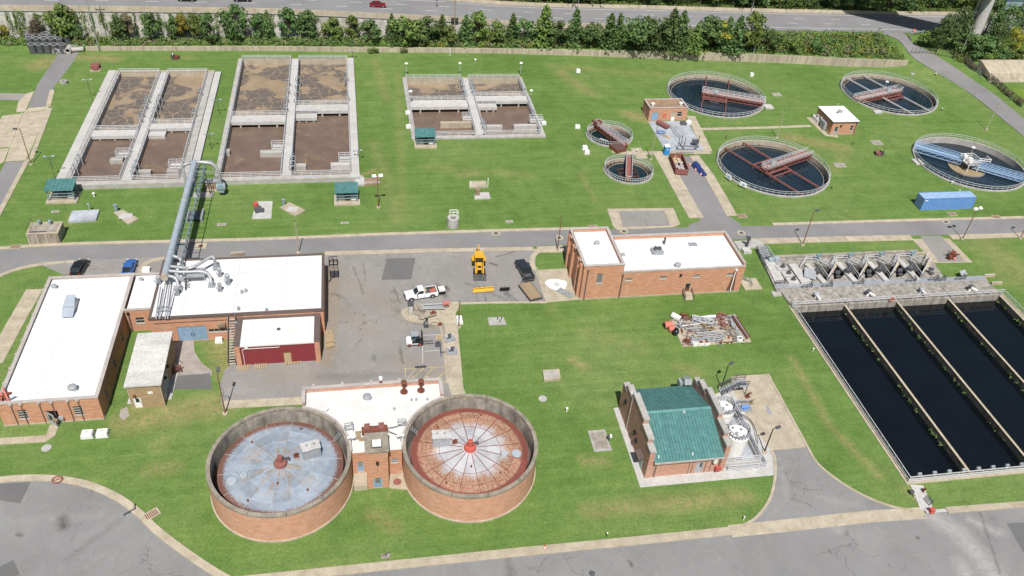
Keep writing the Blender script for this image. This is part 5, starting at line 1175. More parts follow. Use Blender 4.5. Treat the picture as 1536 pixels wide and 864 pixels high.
for bx in((KXM,KY1-.38,KX1+.05,KY1+.05),(KX1-.38,KY0+.3,KX1+.05,KY1-.38)):
 b=B();b.box(bx[0],bx[1],H2-.34,bx[2]-.03,bx[3]-.03,H2+.3);obj('parapet',b,m['brick'],T)
 L=max(bx[2]-bx[0],bx[3]-bx[1]);ax=bx[2]-bx[0]>2;k=round(L/3)
 for i in range(k):b=B();(b.box(bx[0]+L*i/k+.01,bx[1]-.05,H2+.3,bx[0]+L*(i+1)/k-.01,bx[3]+.03,H2+.42)if ax else b.box(bx[0]-.05,bx[1]+L*i/k+.01,H2+.3,bx[2]+.03,bx[1]+L*(i+1)/k-.01,H2+.42));obj('coping',b,m['cap'],T)
k=8
for i in range(k):L=KX1-KXM;b=B();b.box(KXM+L*i/k+.01,KY0-.06,H2-.3,KXM+L*(i+1)/k-.01,KY0+.3,H2-.05);obj('coping',b,m['cap'],T)
b=B();q=fS2.P(px_u(fS2,1104,425,3),0);b.cyl(q+Vector((0,-.12,5.0)),q+Vector((0,-.12,.3)),.1,n=8);b.obox(q+Vector((0,-.2,5.1)),(.3,.35,.3));obj('downpipe',b,m['white'],T)
m['damp']=plain('damp_brick',(.15,.075,.06),(.11,.05,.04),2,.9)
b=B();fp=px_u(fS2,1104,425,3);b.add([fS2.P(fp-.1,4.95,.006),fS2.P(fp+.3,4.95,.006),fS2.P(fp+.75,.3,.006),fS2.P(fp-.75,.3,.006)],[(0,1,2,3)]);obj('damp_stain',b,m['damp'],T)
plinth(T,KX0,KY0,KX1,KY1);fS2.lamp(px_u(fS2,1022,413,4.6),4.4)
p=fS2.P(ud,0);b=B()
for i in range(3):b.box(p.x-.75,p.y-1.0-.35*i,0,p.x+.75,p.y-.65-.35*i if i else p.y-.08,.58-.19*i)
o=obj('entrance_step',b,m['conc_tan'],T);b=B()
for s in(-.8,.8):b.rail([p+Vector((s,-.1,.6)),p+Vector((s,-1.8,.1))],sp=1.6,h=.9)
obj('railing',b,m['steel_d'],o)
zr=H2-.34
roof_vent('roof_unit','cluster of grey fans at the middle of the pump house roof',at(985,379,zr),1.0,1.3,'box');roof_vent('roof_pipe','dark vent pipe near the back parapet of the pump house',at(996,366,zr),.2,1.4,'pipe','steel_d')
roof_vent('roof_fan','round grey vent by the tall block on the pump house roof',at(934,384,zr),.42,.5);roof_vent('roof_fan','round grey vent at the front edge of the pump house roof',at(1016,400,zr),.6,.7)
roof_vent('roof_fan','grey vent on the roof of the tall pump house block',at(895,367,H1-.75),.5,.7);
T2=thing('roof_hatch','flat grey hatch at the right of the pump house roof','hatch',at(1039,368,zr));b=B();b.box(-.7,-.5,0,.7,.5,.2);obj('curb',b,m['white'],T2,True);b=B();b.box(-.74,-.54,.2,.74,.54,.28);obj('lid',b,m['cool'],T2,True)
T2=thing('roof_ladder','thin ladder from the lower to the taller pump house roof','ladder',(KXM+.3,117.5,zr));b=B()
for s in(-.25,.25):b.beam((.1,s,0),(-.0,s,1.9),.05)
for i in range(6):b.beam((.1-.017*i,-.25,.2+.3*i),(.1-.017*i,.25,.2+.3*i),.04)
obj('ladder',b,m['steel'],T2,True)
T2=thing('cellar_stair','small concrete stair pad with railings at the right end of the pump house','stair',at(1120,427,0));b=B();b.box(-1,-1.6,0,2.4,1.6,.18);obj('pad',b,m['conc_tan'],T2,True);b=B();b.rail([(-.6,1.3,.18),(.6,.4,.18),(.5,-1.0,.18)],sp=.9,h=.9);obj('railing',b,m['steel'],T2,True)
T=thing('blower_house','small orange brick house with tan roof beside the drying slab','building',(74.6,175.9,0));x0,y0,x1,y1,h=69.9,175.9,79.6,180.9,3.35
fS=Face(T,(x0,y0),(x1,y0));U=lambda px,py,z:px_u(fS,px,py,z)
oS=[(U(977,175,1.2),U(988,175,1.2),.03,2.2),(U(1005,172,1.2),U(1013,172,1.2),.9,2.5),(U(1016,173,1.4),U(1023,173,1.4),1.0,2.4)]
fS,_,fW=shell(T,x0,y0,x1,y1,h-.12,'brick',{'S':oS,'W':[(2.0,3.0,.05,2.2)]});fS.door(oS[0],'door_blue',None);b=B();fS.bx(b,oS[1][0],oS[1][1],.9,2.5,-.18,-.08);obj('vent_panel',b,m['conc_tan'],T);fS.window(oS[2],2);fW.door((2.0,3.0,.05,2.2),'rust',None)
parapet_roof(T,x0,y0,x1,y1,h,h-.5,'roof_tan','cap',.3)
p=fS.P(U(997,174,1.3),1.4,.06);rg2=thing('life_ring','orange life ring hung on the front of the blower house','life ring',p);b=B();b.tube([(.36*math.cos(t*PI/8),0,.36*math.sin(t*PI/8))for t in range(17)],.085,6);obj('ring',b,m['orange'],rg2,True)
p=at(1008,180.5,0);T2=thing('wall_cabinet','white cabinet with pipe standing at the blower house front','cabinet',p);b=B();b.box(-.5,-.3,0,.4,.25,.9);obj('body',b,m['white'],T2,True);b=B();b.cyl((.3,.3,.9),(.3,.3,2.6),.07,n=6);obj('pipe',b,m['white'],T2,True)
roof_vent('roof_fan','white mushroom vent at the left of the blower house roof',at(979,158.5,h-.5),.5,.8,mat='white');roof_vent('roof_fan','white mushroom vent at the right of the blower house roof',at(1021,157.5,h-.5),.5,.8,mat='white')
T=thing('control_hut','small brick hut with a bright white flat roof','building',(117,167.2,0));x0,y0,x1,y1,h=113.6,167.2,120.2,175.2,3.5
fS=Face(T,(x0,y0),(x1,y0));U=lambda px,py,z:px_u(fS,px,py,z)
oS=[(U(1251,197,1),U(1257.5,197,1),.03,2.2),(U(1274,191,1.7),U(1279,191,1.7),1.0,2.3)]
fS,_,fW=shell(T,x0,y0,x1,y1,h-.2,'brick',{'S':oS});fS.door(oS[0],'door_grey',(.25,.75,.4,.9));fS.window(oS[1],2);fS.downpipe(fS.L-.35,2.9);plinth(T,x0,y0,x1,y1);fS.lamp(oS[0][1]+.35,2.3)
b=B();b.box(x0-.25,y0-.25,h-.2,x1+.25,y1+.25,h-.02);obj('fascia',b,m['brown_metal'],T);b=B();b.box(x0-.22,y0-.22,h-.02,x1+.22,y1+.22,h+.03);obj('roof',b,m['white_roof'],T)
for yy,hh,w in((174.0,.9,.8),(172.2,1.1,.9)):b=B();b.box(x0-.5,yy-w/2,1.0,x0-.02,yy+w/2,1.0+hh);obj('wall_unit',b,m['conc_w'],T)
for yy in(170.9,169.8):b=B();b.box(x0-.75,yy-.45,.25,x0-.02,yy+.45,2.0);obj('switch_cabinet',b,m['cool'],T)
roof_vent('roof_fan','round grey fan on the white hut roof',at(1259,170.5,h+.03),.62,1.0)
p=at(1225.5,182,0);T2=thing('cooling_unit','white cooling unit on the left side of the white roofed hut','cooling unit',p);b=B();b.obox((0,0,.55),(1.5,3.0,1.1),.0);obj('housing',b,m['white'],T2,True);b=B()
for s in(-.7,.7):b.cyl((0,s,1.1),(0,s,1.18),.4,n=14)
obj('fan',b,m['cool'],T2,True)
T=thing('digester_building','white roofed brick building set between the two round digesters','building',(.7,74.6,0));zr=4.75;GH=5.25
def arc_pts(cx,cy,r,a0,a1,n=14):return[(cx+r*math.cos(a0+(a1-a0)*i/n),cy+r*math.sin(a0+(a1-a0)*i/n))for i in range(n+1)]
R_=9.2;aL0=math.asin((74.62-74.6)/R_);
xl,xr_,yb_=-9.1,10.4,86.8
aL=math.acos(max(-1,min(1,(xl+.0+11.7)/R_)));aR=PI-math.acos(max(-1,min(1,(13.1-xr_)/R_)))
left=arc_pts(-11.7,74.6,R_,0.0,math.acos((xl+11.7)/R_));right=arc_pts(13.1,74.6,R_,math.acos((xr_-13.1)/R_),PI)
poly=left+[(xl,yb_),(xr_,yb_)]+right
b=B();b.prism([(x,y+.0)for x,y in poly],zr-.4,zr);obj('roof',b,m['white_roof2'],T)
fS=Face(T,(-2.55,74.55),(3.95,74.55));U=lambda px,py,z:px_u(fS,px,py,z)
oS=[(U(536,707,2.2),U(546.5,707,2.2),1.0,3.15),(U(587,697,2.6),U(598,697,2.6),2.3,3.3)]
b=B();wall(b,(-2.55,74.55),(3.95,74.55),-.1,zr+.2,oS);obj('front_wall',b,m['brick'],T);b=B();wall(b,(xr_,yb_-2),(xr_,yb_),-.1,zr);wall(b,(xr_,yb_),(xl,yb_),-.1,zr-.0);wall(b,(xl,yb_),(xl,yb_-3),-.1,zr);w_=obj('wall',b,m['brick'],T);b=B();b.box(-2.0,74.8,0,3.4,80,zr-.5);obj('core',b,m['black'],w_)
fS.door(oS[0],'door_blue',(.2,.8,.55,.92),bars=4);fS.window(oS[1],3)
for bx in((xl,yb_-.35,xr_,yb_),(xl,83.7,xl+.35,yb_-.35),(xr_-.35,83.6,xr_,yb_-.35)):
 b=B();b.box(bx[0],bx[1],zr-.2,bx[2],bx[3],GH+.2);obj('parapet',b,m['brick_pink'],T)
 ax=bx[2]-bx[0]>2;L=(bx[2]-bx[0])if ax else bx[3]-bx[1];k=max(1,round(L/2.8))
 for i in range(k):b=B();(b.box(bx[0]+L*i/k+.01,bx[1]-.08,GH+.2,bx[0]+L*(i+1)/k-.01,bx[3]+.08,GH+.34)if ax else b.box(bx[0]-.08,bx[1]+L*i/k+.01,GH+.2,bx[2]+.08,bx[1]+L*(i+1)/k-.01,GH+.34));obj('coping',b,m['cap'],T)
for i in range(5):b=B();x=xl+1.5+i*4;b.box(x-.2,yb_+.05,GH+.1,x+.2,yb_+.4,GH+.45);obj('scupper',b,m['cap'],T)
for cx,a0,a1 in((-11.7,.02,1.28),(13.1,PI-1.28,PI-.02)):
 for i in range(6):b=B();q0,q1=a0+(a1-a0)*i/6+.003,a0+(a1-a0)*(i+1)/6-.003;b.lathe([(9.2,zr+.0),(9.2,GH+.12),(8.9,GH+.12),(8.9,zr)],(cx,74.6),6,q0,q1,True);obj('coping',b,m['cap'],T)
SX0,SX1,SY0,SY1,SH=-.72,2.05,72.45,75.5,7.35
b=B();fT=Face(T,(SX0,SY0),(SX1,SY0));u=px_u(fT,566,722,1.0);oT=[(u-.55,u+.65,.03,2.1)]
wall(b,(SX0,SY0),(SX1,SY0),-.1,SH-.15,oT);wall(b,(SX1,SY0),(SX1,SY1),-.1,SH-.15);wall(b,(SX1,SY1),(SX0,SY1),-.1,SH-.15);wall(b,(SX0,SY1),(SX0,SY0),-.1,SH-.15);o_=obj('stair_tower',b,m['brick'],T)
b=B();b.box(SX0-.15,SY0-.15,SH-.15,SX1+.15,SY1+.15,SH+.05);obj('tower_roof',b,m['cap_d'],o_);b=B();b.box(SX0+.25,SY0+.25,0,SX1-.25,SY1-.25,SH-.3);obj('core',b,m['black'],o_)
fT.door(oT[0],'door_blue',(.25,.78,.5,.92),bars=3);fT.lamp((SX1-SX0)/2,5.1);b=B();fT.bx(b,1.37,1.41,3.4,5.1,.005,.04);obj('conduit',b,m['brown_metal'],T)
p=at(565,667,SH+.05);T2=thing('roof_hatch','white square hatch on top of the digester stair tower','hatch',p);b=B();b.box(-.62,-.62,0,.62,.62,.25);obj('curb',b,m['steel_d'],T2,True);b=B();b.box(-.55,-.55,.25,.55,.55,.36);obj('lid',b,m['white'],T2,True)
b=B();b.prism([(-2.5,72.3),(-.76,72.3),(-.76,74.5),(-2.5,74.5)],0,.95);obj('landing',b,m['conc_tan'],T);b=B();b.prism([(2.1,72.2),(4.9,71.6),(4.0,74.5),(2.1,74.5)],0,.14);obj('landing',b,m['conc_tan'],T)
b=B();b.cyl((3.2,73.1,.14),(3.2,73.1,.19),.55,n=16);obj('manhole_lid',b,m['rust_red'],T)
def stack(px,py,lb,mat,h=1.5):
 T2=thing('exhaust_stack',lb,'exhaust stack',at(px,py,zr),0,'rusty exhaust stacks at the digester building');b=B();b.cyl((0,0,0),(0,0,.12),.55,n=16);b.cyl((0,0,.12),(0,0,h+.5),.2,n=12);obj('pipe',b,m[mat],T2,True);b=B();b.lathe([(.2,h+.35),(.42,h+.42),(.42,h+.52),(.02,h+.7)],n=16);obj('rain_cap',b,m[mat],T2,True)
stack(606,588,'left rusty mushroom stack on the digester building roof','rust');stack(631.5,586,'right rusty mushroom stack on the digester building roof','rust')
T2=thing('exhaust_stack','rusty stack with white cap on the back parapet of the digester building','exhaust stack',at(571.5,580,zr));b=B();b.cyl((0,0,0),(0,0,1.4),.2,n=10);obj('pipe',b,m['rust'],T2,True);b=B();b.lathe([(.25,1.4),(.28,1.9),(.02,2.1)],n=12);obj('rain_cap',b,m['white'],T2,True)
roof_vent('roof_fan','grey louvred fan on the left of the digester building roof',at(551,599,zr),.62,.8);roof_vent('roof_fan','white ball vent beside the left digester',at(488,617,zr),.4,.7,mat='white')
for px,py in((617.5,601),(624.5,600.5),(641,600),(591.5,614.5),(528,636)):roof_vent('plumbing_vent','small grey plumbing vent on the digester building roof',at(px,py,zr),.16,.35,'pipe','cool',group='small plumbing vents on the digester roof')
p=at(560,653,zr);T2=thing('gas_compressor','red and rusty cylinder skid on the roof behind the stair tower','compressor',p);b=B();b.cyl((-1.5,.1,.9),(1.9,.2,.9),.55,n=14);obj('vessel',b,m['rust'],T2,True)
for x in(-1.15,.75):b=B();b.box(x,-.35,.95,x+.75,.75,1.62);obj('red_box',b,m['rust_red'],T2,True)
b=B();b.box(-1.9,-.9,.0,2.1,-.6,.5);b.box(-2.3,-.6,.1,-1.7,.5,.45);b.box(-2.4,.6,.0,2.0,.8,.2);obj('skid',b,m['wood'],T2,True)
b=B();b.tube([(1.9,.3,.9),(3.0,.9,.35),(4.5,1.8,.1)],.05,6);b.tube([(1.9,-.1,.8),(3.4,-.6,.2),(4.4,-1.6,.1)],.05,6);obj('hose',b,m['steel_d'],T2,True)
for px,py in((527,665),(601,662)):T2=thing('light_bracket','white twin floodlight on the roof edge beside the %s digester'%('left' if px<560 else 'right'),'floodlight',at(px,py,zr));b=B();b.cyl((0,0,0),(0,0,1.0),.05,n=6);obj('pole',b,m['steel'],T2,True);b=B();b.obox((-.3,0,1.1),(.4,.3,.3),.4,.3);b.obox((.3,0,1.1),(.4,.3,.3),-.4,.3);obj('lamp_head',b,m['white'],T2,True)
for cx,s in((-11.7,1),(13.1,-1)):
 T2=thing('tank_ladder','steel ladder over the rim of the %s digester'%('left' if s>0 else 'right'),'ladder',(cx+s*8.0,78.4,3));b=B()
 for k in(-.3,.3):b.beam((-s*1.6,k,0),(s*.5,k+.2,2.6),.07);b.rail([(s*.3,k+.2,2.1),(s*1.4,k+.3,2.1)],sp=1,h=.9)
 for i in range(8):t=i/8;b.beam((-s*1.6+s*2.1*t,-.3+.2*t,2.6*t),(-s*1.6+s*2.1*t,.3+.2*t,2.6*t),.05)
 obj('ladder',b,m['steel'],T2,True)
T=thing('chemical_building','brick building with green metal roof and stepped gable walls','building',(43,70.1,0));x0,x1,y0,y1=37.4,48.3,70.1,83.4;ER,RZ,RY=3.55,6.05,76.75
fS=Face(T,(x0,y0),(x1,y0));U=lambda px,py,z:px_u(fS,px,py,z);oS=[(U(1043,704,1),U(1055,703,1),.04,2.25)]
b=B();wall(b,(x0,y0),(x1,y0),-.1,ER,oS);obj('front_wall',b,m['brick_pink'],T);b=B();wall(b,(x1,y1),(x0,y1),-.1,ER);w_=obj('wall',b,m['brick_pink'],T);b=B();b.box(x0+.6,y0+.3,0,x1-.6,y1-.3,ER-.4);obj('core',b,m['black'],w_)
fS.door(oS[0],'door_grey',(.55,.8,.5,.9));u=U(977,700,2);fS.downpipe(U(984,703,2),3.0,mat='brown_metal',r=.06);fS.downpipe(U(1082,698,2),3.0,r=.07)
for q in(1036,1041,1062,1070):u=U(q,700,2);b=B();fS.bx(b,u-.03,u+.03,.1,3.2,.005,.06);obj('conduit',b,m['brown_metal'],T)
u=U(1072,690,2.6);b=B();q=fS.P(u,2.4,.35);b.cyl(q,q+Vector((0,0,.9)),.3,n=12);obj('wall_tank',b,m['white'],T);u=U(1077,702,1);b=B();fS.bx(b,u-.4,u+.4,.5,1.25,.01,.5);obj('hose_box',b,m['red'],T);u=U(1032,691,3);b=B();fS.bx(b,u-.3,u+.3,2.75,3.05,.01,.3);obj('wall_lamp',b,m['black'],T)
steps=[(y0,y0+1.5,5.2),(y0+1.5,y0+4.15,6.15),(y0+4.15,y1-4.15,7.15),(y1-4.15,y1-1.5,6.15),(y1-1.5,y1,5.2)]
for xa,xb,out in((x0-.4,x0+.35,-1),(x1-.35,x1+.3,1)):
 for ya,yb2,h in steps:
  b=B();b.box(xa,ya-(.1 if ya==y0 else 0),-.1,xb,yb2+(.1 if yb2==y1 else 0),h);obj('gable_wall',b,m['brick_dark']if False else m['brick_pink'],T)
  b=B();b.box(xa-.08,ya-.16,h,xb+.08,yb2+.0,h+.28);obj('coping',b,m['conc'],T)
fW=Face(T,(x0-.4,y1),(x0-.4,y0))
for yy,z0_,z1_,w in((72.2,.05,2.3,1.2),):u=y1-yy;b=B();fW.bx(b,u-w/2,u+w/2,z0_,z1_,.003,.06);d=obj('door',b,m['door_grey'],T);b=B();fW.bx(b,u-.9,u+.9,z1_+.15,z1_+.3,.003,.9);obj('canopy',b,m['brown_metal'],T)
for yy,z in((76.0,2.5),(75.0,1.9),(81.2,3.3)):u=y1-yy;b=B();fW.bx(b,u-.25,u+.25,z,z+.6,.003,.25);obj('wall_lamp',b,m['black'],T)
u=y1-79.2;b=B();fW.bx(b,u-.06,u+.06,.1,6.9,.003,.1);obj('downpipe',b,m['cap'],T)
xa,xb=x0+.4,x1-.4;npan=22;W=(xb-xa)/npan
rf=B();rf.loft([[(xa,y0-.35,ER-.25),(xb,y0-.35,ER-.25),(xb,RY,RZ-.25),(xa,RY,RZ-.25)],[(xa,y0-.35,ER-.1),(xb,y0-.35,ER-.1),(xb,RY,RZ-.1),(xa,RY,RZ-.1)]]);rf.loft([[(xa,RY,RZ-.25),(xb,RY,RZ-.25),(xb,y1+.3,ER-.25),(xa,y1+.3,ER-.25)],[(xa,RY,RZ-.1),(xb,RY,RZ-.1),(xb,y1+.3,ER-.1),(xa,y1+.3,ER-.1)]]);roof=obj('roof',rf,m['brown_metal'],T)
for i in range(npan):
 X,Xe=xa+i*W,xa+(i+1)*W
 for(ya,za,yb2,zb)in((y0-.42,ER-.095,RY,RZ-.095),(y1+.35,ER-.095,RY,RZ-.095)):
  b=B();b.add([(X+.05,ya,za),(Xe-.05,ya,za),(Xe-.05,yb2,zb),(X+.05,yb2,zb)],[(0,1,2,3)])
  b.loft([[(Xe-.05,ya,za-.01),(Xe-.02,ya,za+.08),(Xe+.02,ya,za+.08),(Xe+.05,ya,za-.01)],[(Xe-.05,yb2,zb-.01),(Xe-.02,yb2,zb+.08),(Xe+.02,yb2,zb+.08),(Xe+.05,yb2,zb-.01)]]);obj('roof_panel',b,m['teal'],T)
b=B();b.loft([[(xa,RY-.35,RZ-.08),(xa,RY,RZ+.12),(xa,RY+.35,RZ-.08)],[(xb,RY-.35,RZ-.08),(xb,RY,RZ+.12),(xb,RY+.35,RZ-.08)]]);obj('ridge_cap',b,m['teal'],T)
b=B();b.box(xa,y0-.6,ER-.3,xb,y0-.43,ER-.08);obj('gutter',b,m['cap'],T)
b=B()
for px,py in((1026,618),(1039,681),(988,685)):p=at(px,py,5.9 if py<640 else 3.9);b.cyl((p.x,p.y,p.z-.4),(p.x,p.y,p.z+.15),.12,n=8)
obj('roof_vent',b,m['white'],T)
b=B();p=at(1027,587,3.2);b.obox((p.x,84.4,3.4),(.9,1.2,1.0));b.obox((p.x+.5,84.0,4.2),(1.1,1.4,.9),0,-.5);obj('intake_hood',b,m['cool'],T)
T=thing('containment_pit','sunken concrete containment with railings east of the green roofed building','containment',at(1110,660,0));cp=ats([(1086,709),(1144,697),(1120,610),(1075,606)],0);cx0,cy0,cx1,cy1=48.9,70.4,54.4,82.3
for bx in((cx0,cy0,cx1,cy0+.3),(cx1-.3,cy0+.3,cx1,cy1),(cx0,cy1-.3,cx1-.3,cy1)):b=B();b.box(bx[0],bx[1],0,bx[2],bx[3],1.0);obj('wall',b,m['conc_w'],T)
b=B();b.box(cx0,cy0+.3,0,cx1-.3,cy1-.3,.12);obj('floor',b,m['slab_wet'],T)
b=B();b.rail([(cx0,cy0+.15,1.0),(cx1-.15,cy0+.15,1.0),(cx1-.15,cy1-.15,1.0)],sp=1.4,r=.05,rails=(1,.66,.33));b.rail([(cx0+.3,cy0-.5,.0),(cx1+.6,cy0-.5,.0),(cx1+.6,cy0+1.4,0)],sp=1.2,r=.05,rails=(1,.66,.33));obj('railing',b,m['rail'],T)
def chem_tank(px,py,zt,r,label,h0=.12):
 p=at(px,py,zt);T2=thing('chemical_tank',label,'tank',(p.x,p.y,h0),0,'white chemical tanks');b=B();b.lathe([(r,0),(r,zt-h0)],n=28);obj('shell',b,m['white'],T2,True)
 b=B();b.lathe([(r,zt-h0),(r*.95,zt-h0+.12),(.01,zt-h0+.35)],n=28);obj('roof',b,m['white'],T2,True)
 b=B();b.rail([(r*.95*math.cos(t*PI/10),r*.95*math.sin(t*PI/10),zt-h0+.05)for t in range(20)],closed=True,sp=1,r=.05,h=1.0);obj('railing',b,m['steel'],T2,True)
 b=B()
 for a,d,rr in((.5,.6,.16),(2.2,.9,.13),(3.9,.5,.2),(5.2,1.0,.12)):b.cyl((d*math.cos(a),d*math.sin(a),zt-h0+.1),(d*math.cos(a),d*math.sin(a),zt-h0+.6),rr,n=10)
 obj('nozzle',b,m['cool'],T2,True);return T2
chem_tank(1107,650,4.7,1.6,'nearer white chemical tank standing tall in the containment');chem_tank(1086,613,4.4,1.55,'farther white chemical tank behind the gable wall')
T2=thing('tank_pipe','white vertical vessel beside the nearer chemical tank','vessel',(49.7,73.1,.12));b=B();b.cyl((0,0,0),(0,0,3.6),.55,n=16);obj('shell',b,m['white'],T2,True);b=B();b.lathe([(.55,3.6),(.35,3.85),(.01,3.95)],n=16);obj('dome',b,m['white'],T2,True)
T2=thing('platform_stair','grey steel stair with landing at the head of the chemical containment','stair',at(1098,588,0));b=B()
for i in range(8):T3=B();T3.box(-2.0+.3*i,-.7,.2+.2*i,-1.68+.3*i,.7,.25+.2*i);obj('tread',T3,m['steel'],T2,True)
b.box(.4,-.8,1.75,1.9,.8,1.83);obj('landing',b,m['steel'],T2,True);b=B()
for s in(-.75,.75):b.rail([(-2,s,.2),(.4,s,1.8),(1.9,s,1.8)],sp=1.1,r=.045);b.beam((1.8,s,0),(1.8,s,1.75),.1)
obj('railing',b,m['steel_d'],T2,True)
T2=thing('pipe_arch','curved dark pipe rising along the east railing of the containment','pipe',(54.8,76,0));b=B();b.tube(spline([(-1.9,5.0,2.6),(-1.0,2.6,2.3),(-.2,.6,2.9),(.2,-1.5,2.2),(.2,-3.2,.1)],5),.07,6);b.tube(spline([(-1.6,5.2,1.6),(-.7,2.4,1.9),(.1,.1,2.4),(.5,-2.4,.1)],5),.05,6);obj('pipe',b,m['steel_d'],T2,True)
for px,py,c_,lb in((1116,613,'blue_cont','blue pump skid on the concrete pad by the chemical tanks'),(1121,596,'rust','small brown fitting stand on the concrete pad'),(1126,606,'wood','short brown post leaning on the concrete pad')):
 T2=thing('pump_skid' if c_=='blue_cont' else 'fitting_stand',lb,'pump' if c_=='blue_cont' else 'stand',at(px,py,0));b=B()
 if c_=='blue_cont':
  b.box(-.9,-.7,0,1.1,.6,.15);obj('skid',b,m['steel'],T2,True);b=B();b.cyl((-.6,0,.45),(.4,0,.45),.32,n=12);b.cyl((.4,0,.45),(.8,0,.45),.22,n=10);b.box(-.3,-.5,.15,.3,.4,.35);obj('pump',b,m['blue_cont'],T2,True)
  b=B();b.rail([(-1,-.9,0),(-1,.9,0),(1.0,.9,0)],sp=.8,h=.9,r=.04);obj('guard',b,m['steel'],T2,True)
 else:b.obox((0,0,.5),(.25,.25,1.0),.4,.15);obj('post',b,m[c_],T2,True);b=B();b.obox((.25,0,.85),(.6,.2,.15),.5);b.obox((0,.1,.08),(.8,.6,.12),.2);obj('bracket',b,m[c_],T2,True)
 # air main on its pipe bridge and the roof plant of the workshop
T=thing('air_main','long blue grey air pipe on a truss bridge over the road','pipe',(-28,118,0));AM=T
zH=7.2
pS,pN=at(247,415,6.9),at(292,243,zH)
A0,A1=Vector((pS.x,pS.y,7.0)),Vector((pN.x,pN.y,zH))
b=B();b.cyl(A0,A1,.54,n=20);obj('header',b,m['pipe_blue'],T)
for t in(.18,.40,.62,.80):
 c=A0.lerp(A1,t);d=(A1-A0).normalized();b=B();b.cyl(c-d*.12,c+d*.12,.63,n=20);obj('flange',b,m['pipe_pale'],T)
b=B();d=(A1-A0).normalized();b.cyl(A0-d*.5,A0-d*.002,.58,n=20);obj('end_cap',b,m['conc_tan'],T)
ox=1.1
b=B();cL,cR=Vector((ox-.55,0,-1.1)),Vector((ox+.75,0,-1.1));q0,q1=Vector((A0.x,113.5,6.9)),A1.copy()
for o_ in(cL,cR):
 b.beam(q0+o_,q1+o_,.09,.14);b.beam(q0+o_+Vector((0,0,1.0)),q1+o_+Vector((0,0,1.0)),.07)
 k=22
 for i in range(k+1):
  p=q0.lerp(q1,i/k)+o_;b.beam(p,p+Vector((0,0,1.0)),.08)
  if i<k:b.beam(p,q0.lerp(q1,(i+1)/k)+o_+Vector((0,0,1.0)),.06)
for i in range(23):p=q0.lerp(q1,i/22);b.beam(p+cL,p+cR,.08);b.beam(p+Vector((-.5,0,-.75)),p+cL+Vector((0,0,.1)),.09)
obj('truss',b,m['teal_pale'],T)
for t,sp in((.27,0),(.985,1)):
 p=q0.lerp(q1,t);b=B()
 for sx in(-.7,2.0):b.beam((p.x+sx,p.y,0),(p.x+sx*.6+.3,p.y,p.z-1.2),.2)
 b.beam((p.x-.8,p.y,p.z-1.25),(p.x+2.1,p.y,p.z-1.25),.22);b.beam((p.x-.7,p.y,.4),(p.x+1.6,p.y,p.z-1.5),.1);obj('trestle',b,m['steel_d'],T)
 if sp:b=B();b.box(p.x-1.2,p.y-.8,0,p.x+2.5,p.y+.8,.3);obj('trestle_footing',b,m['conc'],T)
zz=zH;pl,pr_=at(283,246,zz),at(322,243,zz)
pts=spline([(A1.x,A1.y,zz),(pr_.x-2.2,pr_.y,zz),(pr_.x-.5,pr_.y,zz-.4),(pr_.x+.35,pr_.y-.3,zz-1.6),(pr_.x+.45,pr_.y-.4,4.2),(pr_.x+.5,pr_.y-.4,2.4)],6);b=B();b.tube(pts,.34,14);obj('branch_pipe',b,m['pipe_pale'],T)
pts=spline([(A1.x,A1.y,zz),(pl.x-.6,pl.y,zz-.05),(pl.x-1.2,pl.y,zz-.7),(pl.x-1.0,pl.y-.6,4.2),(pl.x-.9,pl.y-.8,1.2)],6);b=B();b.tube(pts,.28,14);obj('branch_pipe',b,m['pipe_pale'],T)
p=Vector((pr_.x+.5,pr_.y-1.3,0));b=B();b.cyl((p.x-.8,p.y+.9,1.9),(p.x+.8,p.y+.9,1.9),.75,n=16);b.obox((p.x,p.y+.9,2.1),(1.1,1.4,.9));b.box(p.x-.5,p.y+.3,.9,p.x+.5,p.y+1.4,1.6);obj('valve',b,m['teal_pale'],T)
b=B();x_=at(302,247,3).x
for sx in(-1.6,2.6):b.beam((A1.x+sx,A1.y+3.4,0),(A1.x+sx,A1.y+3.4,5.5),.14)
b.beam((A1.x-1.6,A1.y+3.4,5.5),(A1.x+2.6,A1.y+3.4,5.5),.14);b.beam((A1.x-1.6,A1.y+3.4,3.0),(A1.x+2.6,A1.y+3.4,3.0),.12);obj('end_frame',b,m['steel'],T)
zr=MH-.16
def elbow(label,pts,r=.25,mat='pipe_pale'):
 T2=thing('roof_duct',label,'pipe',pts[0],0,'pale ducts joining the air main on the workshop roof');o=Vector(pts[0]);b=B();b.tube(spline([Vector(p)-o for p in pts],5),r,12);obj('duct',b,m[mat],T2,True)
 e=Vector(pts[-1])-o;b=B();b.cyl(e-Vector((0,0,.2)),e+Vector((0,0,.25)),r*1.5,n=12);b.box(e.x-r*2,e.y-r*2,zr-o.z,e.x+r*2,e.y+r*2,e.z-.2 if e.z-.2>zr-o.z+.05 else zr-o.z+.1);obj('blower_head',b,m['cool'],T2,True)
def hdr(py):t=(py-415)/(243-415);return A0.lerp(A1,t)
def R(px,py,z):p=at(px,py,z);return(p.x,p.y,z)
h0=hdr(401);elbow('short pale duct bending off the air main at the roof back edge',[tuple(h0+Vector((.2,2.5,.1))),R(266,386,6.8),R(271,390,6.6),R(273,400,5.6)])
elbow('long pale duct that rises to a high bend at the back of the roof',[tuple(hdr(402)),R(275,401.5,6.9),R(289,401,7.0),R(316,385.5,7.4),R(321,388,7.2),R(324,398,5.7)])
elbow('pale duct curving right over the grey unit on the roof',[tuple(hdr(408)),R(275,408,6.8),R(297,407,6.8),R(309,409,6.6),R(315,415,6.2),R(317,425,5.5)])
elbow('pale duct end curving down nearest the pipe end on the roof',[tuple(hdr(414)),R(258,415,6.7),R(264,418,6.4),R(268,430,5.6)])
